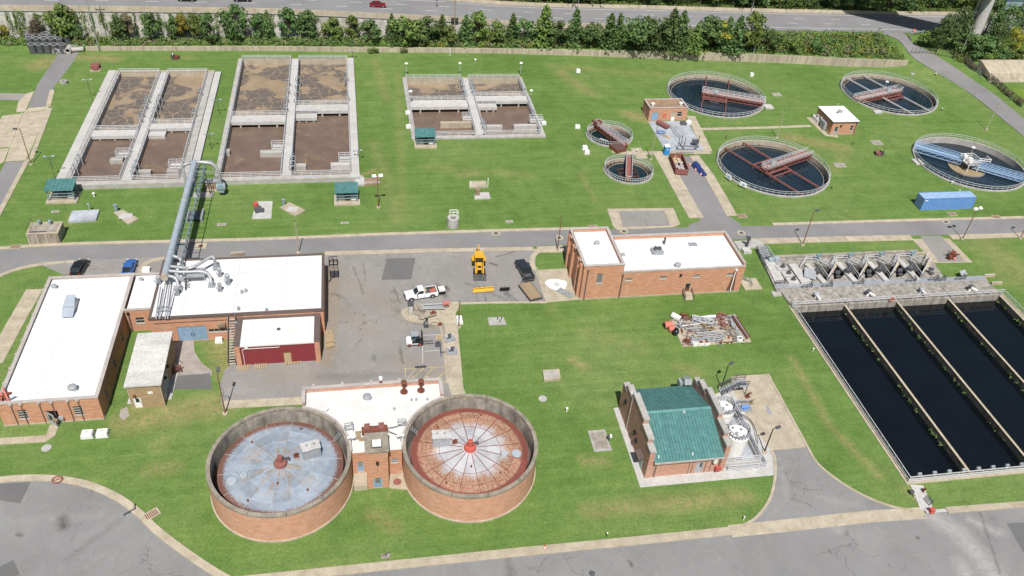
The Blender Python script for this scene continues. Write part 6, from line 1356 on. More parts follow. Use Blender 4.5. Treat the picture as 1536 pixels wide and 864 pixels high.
p=at(296,419,zr);T2=thing('roof_chiller','grey louvred chiller unit in the middle of the workshop roof plant','chiller',p);b=B();b.box(-1.35,-.8,.25,1.35,1.1,1.5);obj('housing',b,m['cool'],T2,True);b=B();b.box(-1.2,-.85,.4,1.2,-.802,1.0);obj('grille',b,m['steel_d'],T2,True)
for i in range(5):b=B();b.box(-1.25,-.7+i*.34,1.5,1.25,-.46+i*.34,1.58);obj('louvre',b,m['steel'],T2,True)
b=B();b.box(-1.5,-1,0,1.5,1.2,.25);obj('curb',b,m['white'],T2,True)
for px,py,r,h,lb in((331,416,.5,1.5,'upper of the two slim grey blower stacks right of the chiller'),(331,438,.5,1.5,'lower of the two slim grey blower stacks right of the chiller'),(343,428,.62,1.9,'fat grey stack farthest right among the roof blowers'),(267,444,.52,1.5,'grey blower stack at the left below the curved duct'),(239.5,427,.6,1.4,'round ribbed grey fan at the left edge of the workshop roof'),(281,419,.4,.9,'small pump cluster left of the roof chiller')):
 roof_vent('roof_blower',lb,at(px,py,zr),r,h,'goose',group='grey blower stacks on the workshop roof')
p=at(271,421,zr);T2=thing('roof_blower','silver box blower between the duct ends on the workshop roof','roof vent',p);b=B();b.box(-.7,-.5,.1,.7,.6,.7);b.cyl((-.5,.1,.7),(.5,.1,.95),.35,n=12);obj('housing',b,m['steel'],T2,True)
T2=thing('valve_manifold','tangle of small pipes and valves beside the roof chiller','valves',at(280,430,zr));b=B()
for i in range(4):b.tube([(-.1*i,-.9+.7*i,.1),(-.1*i,-.9+.7*i,.8),(.3,-.7+.7*i,1.0),(.5,-.5+.7*i,.3)],.08,6)
b.cyl((0,-1.2,.35),(-.2,1.8,.35),.1,n=8);obj('pipework',b,m['steel_d'],T2,True)
T2=thing('pipe_rack','row of four thin pipes running down the workshop roof on a low rack','pipe rack',at(250,450,zr))
P4=[((241,430),(233.5,474)),((249,420),(239,474)),((255,421),(247.5,474)),((262,428),(251,474))]
for(a,c)in P4:
 p,q=Vector(R(*a,zr+.9)),Vector(R(*c,zr+.75));o=ORI[T2.name];b=B();b.tube([p,q+Vector((0,.9,0)),q+Vector((0,.2,-.1)),q+Vector((0,-.1,-.5))],.1,8);obj('pipe',b,m['steel'],T2)
for py in(460,465.5):p,q=Vector(R(235+(465-py)*.2,py,zr+.55)),Vector(R(254,py-.3,zr+.55));b=B();b.beam(p,q,.12);b.beam(p,p-Vector((0,0,.55)),.1);b.beam(q,q-Vector((0,0,.55)),.1);obj('rack_bar',b,m['steel'],T2)
for px,py,lb in((369,438,'small white vent right of the roof blowers'),(363,440,'tiny grey pipe on the workshop roof'),(358,465,'grey conical vent above the annex stair'),(400,467,'slim bent pipe at the front of the workshop roof')):roof_vent('roof_pipe',lb,at(px,py,zr),.22,.6,'pipe','cool')
roof_vent('roof_pipe','bent grey pipe at the front left of the annex roof',at(355,487,AH),.15,.6,'pipe','cool')
T2=thing('switch_box','olive flat box on the back edge of the workshop roof','box',at(357,382,MH));b=B();b.box(-1.1,-.3,0,1.1,.3,.45);obj('body',b,m['roof_tan'],T2,True);b=B();b.box(-1.15,-.35,.45,1.15,.35,.5);obj('lid',b,m['conc_d'],T2,True)
# vehicles
def rsec(x,hw,z0,z1,ch=.12,n=2):
 """rounded rectangular cross-section at station x"""
 c=min(ch,hw*.45,(z1-z0)*.45);return[(x,-hw+c*.3,z0),(x,hw-c*.3,z0),(x,hw,z0+c),(x,hw,z1-c),(x,hw-c*.35,z1-c*.3),(x,hw-c*1.2,z1),(x,-hw+c*1.2,z1),(x,-hw+c*.35,z1-c*.3),(x,-hw,z1-c),(x,-hw,z0+c)]
def wheel(T,x,y,r=.36,w=.24,rim='chrome'):
 b=B();s=1 if y>0 else-1;b.cyl((x,y-w/2,r),(x,y+w/2,r),r,n=18);wh=obj('wheel',b,m['tyre'],T,True)
 b=B();b.cyl((x,y+s*w*.3,r),(x,y+s*(w/2+.015),r),r*.6,r*.52,12);obj('rim',b,m[rim],wh,True)
def lights(T,xf,xr,hw,zf,zr):
 for s in(-1,1):
  b=B();b.box(xf-.12,s*hw*.78-.2,zf-.09,xf+.02,s*hw*.78+.2,zf+.09);obj('headlight',b,m['head_light'],T,True)
  b=B();b.box(xr-.02,s*hw*.86-.1,zr-.16,xr+.08,s*hw*.86+.1,zr+.16);obj('tail_light',b,m['red_light'],T,True)
def car(label,paint,loc,rz,kind='sedan'):
 T=thing('parked_car' if kind!='moving' else 'car',label,'car',loc,rz)
 suv=kind=='suv';hw=.92;zt=1.72 if suv else 1.42;zb=1.02 if suv else .88
 st=[(2.28,.72,.42,.62),(2.15,.84,.30,.76),(1.2,hw,.26,zb-.02),(.6,hw,.26,zb),(-1.2,hw,.26,zb+.02),(-1.9,hw-.02,.28,zb),(-2.22,.82,.34,zb-.06 if suv else zb-.1),(-2.3,.74,.44,zb-.25)]
 b=B();b.loft([rsec(x,w,a,c)for x,w,a,c in st]);obj('body',b,m[paint],T,True)
 cab=[(.95,.80,zb-.03,zb+.02),(.35,.74,zb-.03,zt-.1),(-.1,.70,zb-.03,zt),(-1.0 if not suv else-1.5,.70,zb-.03,zt-.03),(-1.75 if not suv else-2.1,.72,zb-.03,zb+.12 if not suv else zb+.2)]
 b=B();b.loft([rsec(x,w,a,c,.1)for x,w,a,c in cab]);g_=obj('cabin_glass',b,m['glass'],T,True)
 b=B();b.loft([rsec(x,w-.04,zt-.05+dz,zt+.02+dz,.03)for x,w,dz in((.30,.70,-.08),(-.1,.72,0),(-1.0 if not suv else-1.55,.72,-.02))]);obj('roof',b,m[paint],T,True)
 b=B()
 for s in(-1,1):
  b.beam((.92,s*.76,zb),(.33,s*.69,zt-.07),.08);b.beam((-.35,s*.82,zb),(-.35,s*.69,zt-.04),.08);b.beam((-1.75 if not suv else-2.1,s*.70,zb+.08),(-1.0 if not suv else-1.55,s*.69,zt-.05),.1)
 obj('pillar',b,m[paint],T,True)
 for x in(1.4,-1.35):
  for s in(-1,1):wheel(T,x,s*.80,.33)
 for s in(-1,1):
  b=B();b.obox((.62,s*1.0,zb+.06),(.14,.22,.14));obj('mirror',b,m[paint],T,True)
  b=B();b.box(-.95,s*hw-.01*s-.01,zb-.16,-.78,s*hw+.012,zb-.12);obj('door_handle',b,m['chrome'],T,True)
 lights(T,2.2,-2.28,.9,.68,zb-.14)
 b=B();b.box(2.18,-.45,.34,2.3,.45,.55);obj('grille',b,m['black'],T,True)
 return T
def pickup(label,paint,loc,rz,crew=False):
 T=thing('pickup_truck',label,'pickup truck',loc,rz);hw=.98
 xc1=.95;xc0=-1.1 if crew else-.45
 st=[(2.78,.80,.5,.85),(2.68,.93,.42,1.08),(1.6,hw,.40,1.16),(xc1,hw,.40,1.18),(xc0,hw,.40,1.18)]
 b=B();b.loft([rsec(x,w,a,c,.14)for x,w,a,c in st]);obj('body',b,m[paint],T,True)
 cab=[(xc1+.25,.84,1.14,1.18),(xc1-.5,.78,1.14,1.84),(xc0+.12,.78,1.14,1.86),(xc0+.02,.80,1.14,1.7)]
 b=B();b.loft([rsec(x,w,a,c,.1)for x,w,a,c in cab]);obj('cabin_glass',b,m['glass'],T,True)
 b=B();b.loft([rsec(x,w,1.84+d,1.9+d,.03)for x,w,d in((xc1-.42,.74,-.05),(xc1-.8,.78,0),(xc0+.04,.78,0))]);obj('roof',b,m[paint],T,True)
 b=B()
 for s in(-1,1):
  b.beam((xc1+.22,s*.82,1.16),(xc1-.5,s*.75,1.82),.09);b.beam((xc0+.08,s*.86,1.15),(xc0+.08,s*.76,1.85),.12,.2)
  if crew:b.beam((xc1-1.05,s*.88,1.16),(xc1-1.05,s*.77,1.84),.09)
 obj('pillar',b,m[paint],T,True)
 xb=xc0-.05;b=B()
 b.box(-2.85,-hw,.45,xb,-hw+.12,1.2);b.box(-2.85,hw-.12,.45,xb,hw,1.2);b.box(-2.85,-hw+.12,.5,-2.75,hw-.12,1.18);b.box(xb-.07,-hw+.12,.5,xb,hw-.12,1.2);obj('bed',b,m[paint],T,True)
 b=B();b.box(-2.75,-hw+.12,.55,xb-.07,hw-.12,.66);b.box(-2.74,-hw+.121,.66,xb-.08,-hw+.15,1.19);b.box(-2.74,hw-.15,.66,xb-.08,hw-.121,1.19);obj('bed_liner',b,m['steel_d'],T,True)
 for x in(1.85,-1.85):
  for s in(-1,1):
   wheel(T,x,s*.86,.41,.28);b=B();b.lathe([(.5,-.02),(.5,.02),(.42,.02),(.42,-.02)],n=14,a0=0,a1=PI,closed=True)
   b.v=[(x+p[0],s*(hw+.005)+p[2],.41+p[1])for p in b.v];obj('wheel_arch',b,m['black'],T,True)
 for s in(-1,1):b=B();b.obox((xc1-.1,s*1.12,1.28),(.14,.26,.22));obj('mirror',b,m['black'],T,True)
 lights(T,2.72,-2.83,.95,.88,.95)
 b=B();b.box(2.66,-.85,.42,2.86,.85,.6);b.box(2.7,-.5,.62,2.8,.5,.98);obj('front_bumper',b,m['steel_d'],T,True);b=B();b.box(-3.02,-.85,.45,-2.852,.85,.6);obj('rear_bumper',b,m['steel_d'],T,True)
 return T
def rz_of(px0,px1):
 p,q=at(*px0,0),at(*px1,0);d=q-p;return math.atan2(d.y,d.x)
p=at(631,445,0);W=pickup('white single cab pickup parked in the yard with boxes on its tailgate','car_white',p,rz_of((655,440.5),(607,448.5)))
wrz=W.rotation_euler.z;L=lambda x,y,z:p+Matrix.Rotation(wrz,3,'Z')@Vector((x,y,z))
T=thing('bed_load','pink crate of tools in the bed of the white pickup','crate',L(-2.1,-.1,.66),wrz);b=B();b.box(-.5,-.3,0,.5,.3,.35);b.beam((-.4,-.3,.5),(.4,.2,.5),.1);obj('crate',b,m['pink'],T,True)
T=thing('bed_load','small pale box behind the cab in the bed of the white pickup','box',L(-.85,-.35,.66),wrz);b=B();b.box(-.18,-.3,0,.18,.3,.45);b.box(-.2,-.32,.45,.2,.32,.5);obj('box',b,m['conc_tan'],T,True)
T=thing('tow_rack','white and black rack hitched behind the white pickup','rack',L(-3.6,.1,.5),wrz);b=B();b.box(-.6,-.5,.35,.45,.55,.75);obj('white_box',b,m['white'],T,True);b=B();b.box(-.7,-.9,0,.55,.6,.12);b.box(-.5,-.85,.12,-.3,.5,.34);b.beam((.6,0,.05),(.6,0,-.49),.1);obj('frame',b,m['black'],T,True)
pickup('dark navy crew cab pickup parked by the island kerb, trailer behind it','car_navy',at(786,409,0),rz_of((795,424),(778,394)),True)
car('black SUV parked on the apron behind the left hall','car_black',at(121,405,0),rz_of((116,412),(126,395)),'suv')
car('bright blue sedan parked on the apron behind the link block','car_blue',at(195,405,0),rz_of((193,412),(199,396)))
def hwy_car(px,py,label,paint,rz,kind='sedan'):
 z=6;
 for _ in range(8):q=at(px,py,z);z=hz(q.x)
 return car(label,paint,(q.x,q.y,z),rz,kind)
hwy_car(567,10,'dark red sedan driving along the highway','car_red',0)
hwy_car(281,1,'black car at the top edge on the highway, left one','car_black',PI,'suv');hwy_car(364,1.5,'black car at the top edge on the highway, right one','car_black',PI)
p=at(795,440,0);rz=rz_of((800,446),(790,433));T=thing('flat_trailer','low wooden flat trailer behind the dark pickup','trailer',p,rz)
for i in range(7):b=B();b.box(-2.3,-1.15+i*.33,.55,2.3,-1.15+i*.33+.31,.61);obj('plank',b,m['wood'],T,True)
b=B();b.box(-2.35,-1.2,.42,2.35,-1.13,.7);b.box(-2.35,1.13,.42,2.35,1.2,.7);b.box(-2.42,-1.2,.4,-2.35,1.2,.7);b.beam((2.3,-.8,.5),(3.3,0,.5),.1);b.beam((2.3,.8,.5),(3.3,0,.5),.1);obj('frame',b,m['steel_d'],T,True)
for s in(-1,1):
 for x in(-.45,.45):wheel(T,x,s*1.0,.3,.18)
p=at(718,402,0);T=thing('backhoe_loader','yellow backhoe loader with black front bucket, boom raised behind','backhoe',p,rz_of((717,385),(720,418)))
b=B();b.loft([rsec(2.3,.42,.75,1.35,.08),rsec(1.0,.48,.75,1.5,.08),rsec(.35,.5,.7,1.55,.08)]);obj('hood',b,m['yellow'],T,True)
b=B();b.box(2.2,-.36,.8,2.42,.36,1.3);b.box(1.3,-.3,1.46,1.9,.3,1.5);obj('grille',b,m['black'],T,True)
b=B();b.box(-2.2,-.55,.5,2.2,.55,.78);b.box(-2.4,-1.05,.3,-1.9,1.05,1.1);obj('chassis',b,m['yellow'],T,True)
b=B();b.box(-1.25,-.72,.8,.35,.72,1.75);obj('cab',b,m['black'],T,True)
b=B();b.box(-1.2,-.7,1.752,.3,.7,2.6);obj('cab_glass',b,m['glass'],T,True)
b=B()
for x in(-1.25,.33):
 for s in(-.73,.73):b.beam((x,s,1.7),(x,s,2.62),.1)
obj('cab_post',b,m['yellow'],T,True);b=B();b.loft([rsec(x,.86,2.62,2.76,.05)for x in(-1.4,.55)]);obj('cab_roof',b,m['yellow'],T,True)
for s in(-1,1):wheel(T,-1.0,s*.98,.75,.45,'yellow');wheel(T,1.55,s*.9,.5,.34,'yellow')
for s in(-1,1):b=B();b.box(-1.75,s*.98-.26,1.4,-.25,s*.98+.26,1.5);obj('fender',b,m['yellow'],T,True)
for s in(-1,1):b=B();b.beam((.3,s*.68,1.4),(1.7,s*.68,1.15),.16,.26);b.beam((1.7,s*.68,1.15),(3.0,s*.68,.45),.16,.24);obj('loader_arm',b,m['yellow'],T,True)
b=B();b.loft([[(2.95,y,.9),(3.05,y,.12),(3.9,y,.1),(3.05,y,.25)]for y in(-1.15,1.15)]);obj('bucket',b,m['steel_d'],T,True)
b=B();b.box(2.9,-1.15,.2,2.96,1.15,.95);obj('bucket_back',b,m['black'],T,True)
b=B();b.beam((-2.3,0,.9),(-2.9,.0,3.0),.26,.36);b.beam((-2.9,0,3.0),(-3.5,0,1.6),.22,.3);obj('boom',b,m['yellow'],T,True)
b=B();b.loft([[(-3.3,y,1.7),(-3.75,y,1.6),(-3.7,y,.9),(-3.3,y,1.0)]for y in(-.32,.32)]);obj('rear_bucket',b,m['rust'],T,True)
b=B();b.beam((-2.25,.12,1.2),(-2.75,.1,2.4),.1);b.cyl((-.1,.5,1.75),(-.1,.5,3.0),.05,n=6);obj('ram',b,m['steel'],T,True)
T=thing('plough_blade','long yellow plough blade lying in front of the backhoe','plough blade',at(725,437,0),rz_of((709,438),(741,435)));b=B();b.loft([[(x,-.25,.05),(x,.12,.1),(x,.28,.45),(x,.1,.85),(x,.02,.8),(x,.15,.45),(x,.0,.2),(x,-.25,.12)]for x in(-1.85,1.85)]);obj('blade',b,m['yellow'],T,True);b=B();b.box(-1.85,-.33,.0,1.85,-.252,.12);b.beam((-.5,.3,.5),(-.5,1.2,.3),.1);b.beam((.4,.3,.5),(.4,1.2,.3),.1);obj('hitch',b,m['steel_d'],T,True)
T=thing('fork_attachment','black pallet fork attachment lying right of the plough blade','attachment',at(757,436,0),rz_of((750,436.5),(764,435.5)));b=B()
for s in(-.6,0,.6):b.box(s-.28,-.12,0,s+.22,.12,.6)
b.box(-.9,-.15,.5,.9,.15,.62);b.box(-.9,-.15,.02,.9,.15,.1);obj('frame',b,m['black'],T,True);b=B()
for s in(-.3,.2):b.beam((s,.1,.05),(s+.2,-1.5,.05),.09)
for s in(-.3,.25):b.beam((s,.1,.3),(s-.05,.9,.3),.07)
obj('fork',b,m['steel_d'],T,True)
p=at(623,516,0);T=thing('forklift','white and black forklift with red wheels and grey cab roof','forklift',p,rz_of((606,517),(640,515)))
b=B();b.loft([rsec(-1.45,.5,.35,1.25,.2),rsec(-1.2,.62,.3,1.35,.16),rsec(-.55,.64,.3,1.25,.12)]);obj('counterweight',b,m['car_white'],T,True)
b=B();b.box(-.55,-.62,.3,.75,.62,.75);b.box(.45,-.6,.75,.75,.6,1.1);obj('body',b,m['black'],T,True);b=B();b.box(-.5,-.64,.45,.6,-.622,.65);b.box(-.5,.622,.45,.6,.64,.65);obj('stripe',b,m['car_white'],T,True)
b=B();b.box(-.45,-.28,.75,.0,.28,1.15);b.box(-.55,-.28,1.15,-.4,.28,1.6);obj('seat',b,m['steel_d'],T,True)
b=B()
for s in(-.55,.55):b.beam((-.75,s,1.2),(-.55,s,2.15),.08);b.beam((.7,s,1.05),(.4,s,2.15),.08)
obj('cab_post',b,m['black'],T,True);b=B();b.box(-.75,-.62,2.15,.5,.62,2.22);obj('overhead_guard',b,m['cool'],T,True)
b=B()
for s in(-.36,.36):b.box(.95,s-.08,.1,1.15,s+.08,2.5)
for z in(.5,1.3,2.4):b.box(.96,-.28,z,1.12,.28,z+.12)
b.box(1.16,-.55,.25,1.24,.55,.85);obj('mast',b,m['black'],T,True);b=B()
for s in(-.3,.3):b.box(1.24,s-.06,.2,2.9,s+.06,.26)
obj('fork',b,m['steel_d'],T,True)
for x,r in((-.95,.3),(.72,.36)):
 for s in(-1,1):wheel(T,x,s*.56,r,.24,'red')
PQ=at(622,514,0)
def person_sitting(label,loc,rz,shirt,seat_h,stand=False):
 """one continuous skinned figure, seated or standing"""
 T=thing('person',label,'person',(loc[0],loc[1],loc[2]),rz)
 h=seat_h;J=[(0,0,h+.08),(-.02,0,h+.3),(0,0,h+.55),(.02,0,h+.68),(.03,0,h+.82),(.04,0,h+.92)]
 E=[(0,1),(1,2),(2,3),(3,4),(4,5)];Rr=[.15,.14,.15,.06,.095,.08]
 for s in(-1,1):
  n=len(J);J+=[(.0,s*.1,h),(.04+.1*s,s*.11,h*.52),(.0+.16*s,s*.12,.09),(.14+.16*s,s*.13,.05)]if stand else[(.06,s*.1,h+.06),(.45,s*.13,h+.1),(.5,s*.13,h-.33),(.62,s*.13,h-.37)];E+=[(0,n),(n,n+1),(n+1,n+2),(n+2,n+3)];Rr+=[.1,.075,.05,.045]
  n=len(J);J+=[(0,s*.19,h+.52),(.0,s*.26,h+.27),(.1,s*.26,h+.04),(.13,s*.25,h-.03)]if stand else[(0,s*.19,h+.52),(.12,s*.25,h+.27),(.38,s*.17,h+.33),(.46,s*.14,h+.34)];E+=[(2,n),(n,n+1),(n+1,n+2),(n+2,n+3)];Rr+=[.07,.05,.04,.035]
 hx,hy,hz_=(.13,.25,h-.05)if stand else(.49,.135,h+.34)
 me=bpy.data.meshes.new('body');me.from_pydata(J,E,[]);o=bpy.data.objects.new('body',me);COL.objects.link(o);o.parent=T
 md=o.modifiers.new('skin','SKIN');me.skin_vertices.new()if not me.skin_vertices else None
 for i,r in enumerate(Rr):me.skin_vertices[0].data[i].radius=(r,r)
 me.skin_vertices[0].data[0].use_root=True
 o.modifiers.new('sub','SUBSURF').levels=1;o.modifiers['sub'].render_levels=1
 me.materials.append(m['denim']);ORI[o.name]=Vector((0,0,0))
 b=B();b.loft([[(.17*math.cos(t*PI/5)*k+dx,.215*math.sin(t*PI/5)*k,z)for t in range(10)]for k,z,dx in((.98,h+.02,0),(1.0,h+.25,-.01),(1.08,h+.5,0),(.6,h+.66,.02))])
 for s in(-1,1):b.tube([(0,s*.18,h+.54),(.07,s*.24,h+.38),(.13,s*.26,h+.27)],.085,8)
 obj('shirt',b,m[shirt],T,True)
 b=B();b.lathe([(.01,h+.72),(.07,h+.74),(.1,h+.84),(.095,h+.92),(.01,h+.96)],(.035,0),12);obj('head',b,m['skin'],T,True)
 b=B();b.lathe([(.112,h+.87),(.108,h+.95),(.06,h+1.0),(.01,h+1.01)],(.02,0),12);obj('hair',b,m['hair'],T,True)
 b=B()
 for s in(-1,1):
  b.obox((hx,s*hy,hz_),(.1,.075,.035)if not stand else(.035,.075,.1),0)
  for k in range(4):
   y=s*hy-.028+.019*k;d=Vector((.045-.006*abs(k-1.5),0,-.03))if not stand else Vector((.02,0,-.07+.008*abs(k-1.5)));q=Vector((hx+(0 if stand else .04),y,hz_+(-.045 if stand else .005)));b.cyl(q,q+d,.009,n=5)
  b.cyl((hx,s*(hy-.035),hz_),(hx+.04,s*(hy-.06),hz_-.01),.01,n=5)
 obj('hand',b,m['skin'],T,True)
 return T
person_sitting('person with dark clothes at the wheel of the forklift',(p.x,p.y,.3),rz_of((606,517),(640,515)),'car_blue',.85)
q=at(86.2,638.5,.06);person_sitting('person in a tan shirt and black trousers stepping out of the open hall door',(q.x,q.y,.06),-PI/2+.2,'wood',.86,True)
def mower(label,px,py,rz,paint,gp):
 T=thing('ride_on_mower',label,'mower',at(px,py,0),rz,'ride-on mowers on the lawns')
 b=B();b.loft([rsec(1.0,.36,.45,.85,.1),rsec(.3,.45,.4,.95,.1),rsec(-.2,.45,.4,.7,.1)]);obj('hood',b,m[paint],T,True)
 b=B();b.box(-.9,-.45,.4,-.2,.45,.75);obj('rear_body',b,m['steel_d'],T,True);b=B();b.box(-.25,-.85,.12,.55,.85,.3);obj('cutter_deck',b,m[paint],T,True)
 b=B();b.box(-.6,-.25,.75,-.15,.25,.88);b.box(-.7,-.25,.88,-.58,.25,1.3);obj('seat',b,m['black'],T,True)
 for x,r in((-.65,.38),(.8,.25)):
  for s in(-1,1):wheel(T,x,s*.55,r,.26)
 b=B()
 for s in(-.4,.4):b.beam((-.85,s,.7),(-.85,s,1.7),.06)
 b.beam((-.85,-.4,1.7),(-.85,.4,1.7),.06);obj('roll_bar',b,m['steel_d'],T,True);return T
mower('red ride-on mower crossing the grass near the blue bridge clarifier',1318,232,PI*.96,'rust_red',0);q=at(1318.5,231.5,0);person_sitting('person in a yellow green shirt riding the red mower',(q.x+.35,q.y,0),PI*.96,'hivis',.88)
mower('dark ride-on mower on the lawn behind the western basins',263,88,.1,'rust',0);q=at(262,88,0);person_sitting('person in a pale shirt riding the dark mower',(q.x-.35,q.y,0),.1,'white',.88)
# container, skip, toilet, tarp
p=at(1380,315.5,0);T=thing('shipping_container','long blue shipping container on the grass beside the road','container',(p.x,p.y,0));CL,CW,CH=12.4,2.5,2.85
b=B();n=60;prof=[]
for i in range(n+1):x=CL*i/n;prof.append((x,.045 if(i//2)%2 else .0))
for yy,s in((0,1),(CW,-1)):
 b.add([(x,yy+s*d,.12)for x,d in prof]+[(x,yy+s*d,CH-.1)for x,d in prof],[(i,i+1,n+2+i,n+1+i)for i in range(n)])
obj('side_panel',b,m['blue_cont'],T,True)
b=B();b.box(-.0,.02,CH-.1,CL,CW-.02,CH-.02);obj('roof',b,m['blue_cont_roof'],T,True);b=B();b.box(.0,.05,.1,.06,CW-.05,CH-.1);b.box(CL-.06,.05,.1,CL,CW-.05,CH-.1);b.box(.06,.06,.1,CL-.06,CW-.06,.2);obj('end_wall',b,m['blue_cont'],T,True)
for i in range(20):b=B();b.box(.3+i*.6,.1,CH-.018,.3+i*.6+.3,CW-.1,CH+.01);obj('roof_rib',b,m['blue_cont_roof'],T,True)
b=B()
for yy in(-.02,CW-.08):
 b.box(-.03,yy,0,CL+.03,yy+.1,.12);b.box(-.03,yy,CH-.1,CL+.03,yy+.1,CH+.015)
 for x in(-.03,CL-.07):b.box(x,yy,.12,x+.1,yy+.1,CH-.1)
obj('frame',b,m['blue_cont'],T,True)
b=B()
for yy in(.5,1.0,1.5,2.0):b.cyl((-.05,yy,.15),(-.05,yy,CH-.15),.025,n=6)
obj('door_bar',b,m['steel'],T,True);b=B();b.box(.35,-.012,2.25,.95,.04,2.5);obj('sign_plate',b,m['white'],T,True)
p=at(1017,251,0);T=thing('skip_container','open rusty red roll-off skip on the driveway','skip',p,rz_of((1017,264),(1009,243))+0);SL,SW,SH=7.0,2.75,1.55
b=B();b.box(-SL/2,-SW/2,.15,SL/2,SW/2,.3);obj('floor',b,m['rust'],T,True)
for bx in((-SL/2,-SW/2,.3,SL/2,-SW/2+.08,SH),(-SL/2,SW/2-.08,.3,SL/2,SW/2,SH),(-SL/2,-SW/2+.08,.3,-SL/2+.08,SW/2-.08,SH),(SL/2-.08,-SW/2+.08,.3,SL/2,SW/2-.08,SH)):b=B();b.box(*bx);obj('side',b,m['rust_red'],T,True)
b=B()
for i in range(9):
 x=-SL/2+.2+i*.78
 for s in(-1,1):b.box(x,s*SW/2+(.0 if s>0 else-.1),.3,x+.1,s*SW/2+(.1 if s>0 else 0),SH-.02)
for s in(-1,1):b.box(-SL/2-.05,s*SW/2-.09,SH,SL/2+.05,s*SW/2+.09,SH+.1)
obj('rib',b,m['rust_red'],T,True);b=B()
for x in(-2.6,2.6):
 for s in(-.8,.8):b.cyl((x,s-.1,.15),(x,s+.1,.15),.15,n=10)
obj('roller',b,m['steel_d'],T,True)
srz=T.rotation_euler.z;L=lambda x,y,z:p+Matrix.Rotation(srz,3,'Z')@Vector((x,y,z))
T2=thing('rubble_heap','heap of pale sacks and boards in the rusty skip','rubble',L(-.8,0,.3),srz);b=B()
for i in range(26):b.obox((random.uniform(-2.0,1.4),random.uniform(-.8,.8),random.uniform(.2,.75)),(random.uniform(.4,1.0),random.uniform(.3,.6),.25),random.random()*3,random.random(),random.random());
obj('sacks',b,m['conc_w'],T2,True);b=B();b.obox((2.6,0,.3),(2.2,1.9,.3),.05);b.beam((1.3,-.6,.5),(3.2,.2,.75),.2,.06);b.beam((2.6,.7,.5),(3.3,.3,1.2),.2,.06);obj('boards',b,m['wood_new'],T2,True)
p=at(1049,256,0);T=thing('tarp_cover','dark blue tarpaulin over a long heap beside the rusty skip','tarpaulin',p,rz_of((1041,246),(1058,264)));b=B();rt=random.Random(5);secs=[]
for i in range(13):
 x=-2.6+i*.43;w=(.95 if i<5 else .68)*(.75 if i in(0,12)else 1);h=(1.3 if i<6 else .95)*(.7 if i in(0,12)else 1);secs.append([(x+rt.uniform(-.08,.08),w*a+rt.uniform(-.07,.07),max(0,h*c+rt.uniform(-.1,.1))if c else 0)for a,c in((-1,0),(-.85,.45),(-.45,.85),(0,1),(.45,.8),(.85,.4),(1,0))])
b.loft(secs);obj('tarp',b,m['tarp'],T,True)
for px,py,lb in((1034.5,247.5,'orange and white cone at the upper left of the blue tarpaulin'),(1043,256,'orange and white cone at the middle of the blue tarpaulin'),(1051,263,'orange and white cone at the lower end of the blue tarpaulin'),(1038,239,'orange cone at the upper end of the blue tarpaulin'),(817,823,'orange and white cone on the south road kerb')):
 T=thing('traffic_cone',lb,'cone',at(px,py,.0),0,'traffic cones');b=B();b.lathe([(.2,.04),(.05,.78),(.01,.8)],n=12);b.box(-.25,-.25,0,.25,.25,.04);obj('cone',b,m['orange'],T,True);b=B();b.lathe([(.165,.27),(.105,.53)],n=12);b.v=[(x*1.05,y*1.05,z)for x,y,z in b.v];obj('band',b,m['white'],T,True)
p=at(998.5,231.5,0);T=thing('portable_toilet','bright blue portable toilet with white roof','portable toilet',p,-.05);b=B();b.box(-.58,-.58,0,.58,.58,2.1);obj('cabin',b,m['blue_toilet'],T,True);b=B();b.loft([rsec(x,.6*k,2.1,2.1+h,.05)for x,k,h in((-.62,.9,.1),(-.3,1,.28),(.3,1,.28),(.62,.9,.1))]);obj('roof',b,m['white'],T,True);b=B();b.box(-.42,-.62,.1,.42,-.582,1.95);d=obj('door',b,m['blue_toilet'],T,True);b=B();b.box(-.28,-.632,1.3,.28,-.621,1.75);obj('door_panel',b,m['blue_cont_roof'],d,True);b=B();b.cyl((.4,.4,2.1),(.4,.4,2.75),.05,n=8);obj('vent_pipe',b,m['white'],T,True)
T=thing('pipe_gantry','grey pipe gantry with posts standing on the drying slab','pipe frame',at(1028,212,0));o=ORI[T.name];b=B()
fr=[((1021,219),(1021,203)),((1046,221),(1048,202)),((1016,224),(1017,214)),((1025,224),(1027,202)),((1043,224),(1046,214))]
for base,top in fr:q=at(*base,.05);b.cyl(q,q+Vector((0,0,3.0)),.09,n=6);b.obox(q+Vector((0,0,.1)),(.5,.5,.15))
qa,qb,qc=at(1021,219,3.0),at(1048,220,3.0),at(1016,224,1.2);b.cyl(qa,qb,.1,n=6);b.cyl(at(1016,224,1.3),at(1044,224,1.3),.1,n=6);b.cyl(at(1025,224,3.0),qa,.08,n=6);obj('gantry',b,m['steel_d'],T);b=B();q=at(1043,212,1.2);b.obox(q,(1.5,.8,.7),-.4);obj('hopper',b,m['steel_d'],T)
T=thing('conveyor','curved grey conveyor strip lying on the drying slab','conveyor',at(1014,198,0));pts=[at(*q,.25)for q in((1009,188.5),(1011,195),(1015,201),(1022,206))];Lq,Rq=path_strip(spline(pts,4),1.0);b=B();b.loft([[l-Vector((0,0,.18)),l,r,r-Vector((0,0,.18))]for l,r in zip(Lq,Rq)]);obj('belt',b,m['steel'],T)
T=thing('rusty_trough','rust red trough and grey frame at the blower house side of the slab','trough',at(993.5,190,0),-1.05);b=B();b.box(-1.7,-.6,.35,1.7,.5,.95);obj('trough',b,m['rust_red'],T,True);b=B();b.rail([(-1.8,.9,0),(1.6,.9,0)],sp=1,h=.9);obj('frame',b,m['steel'],T,True)
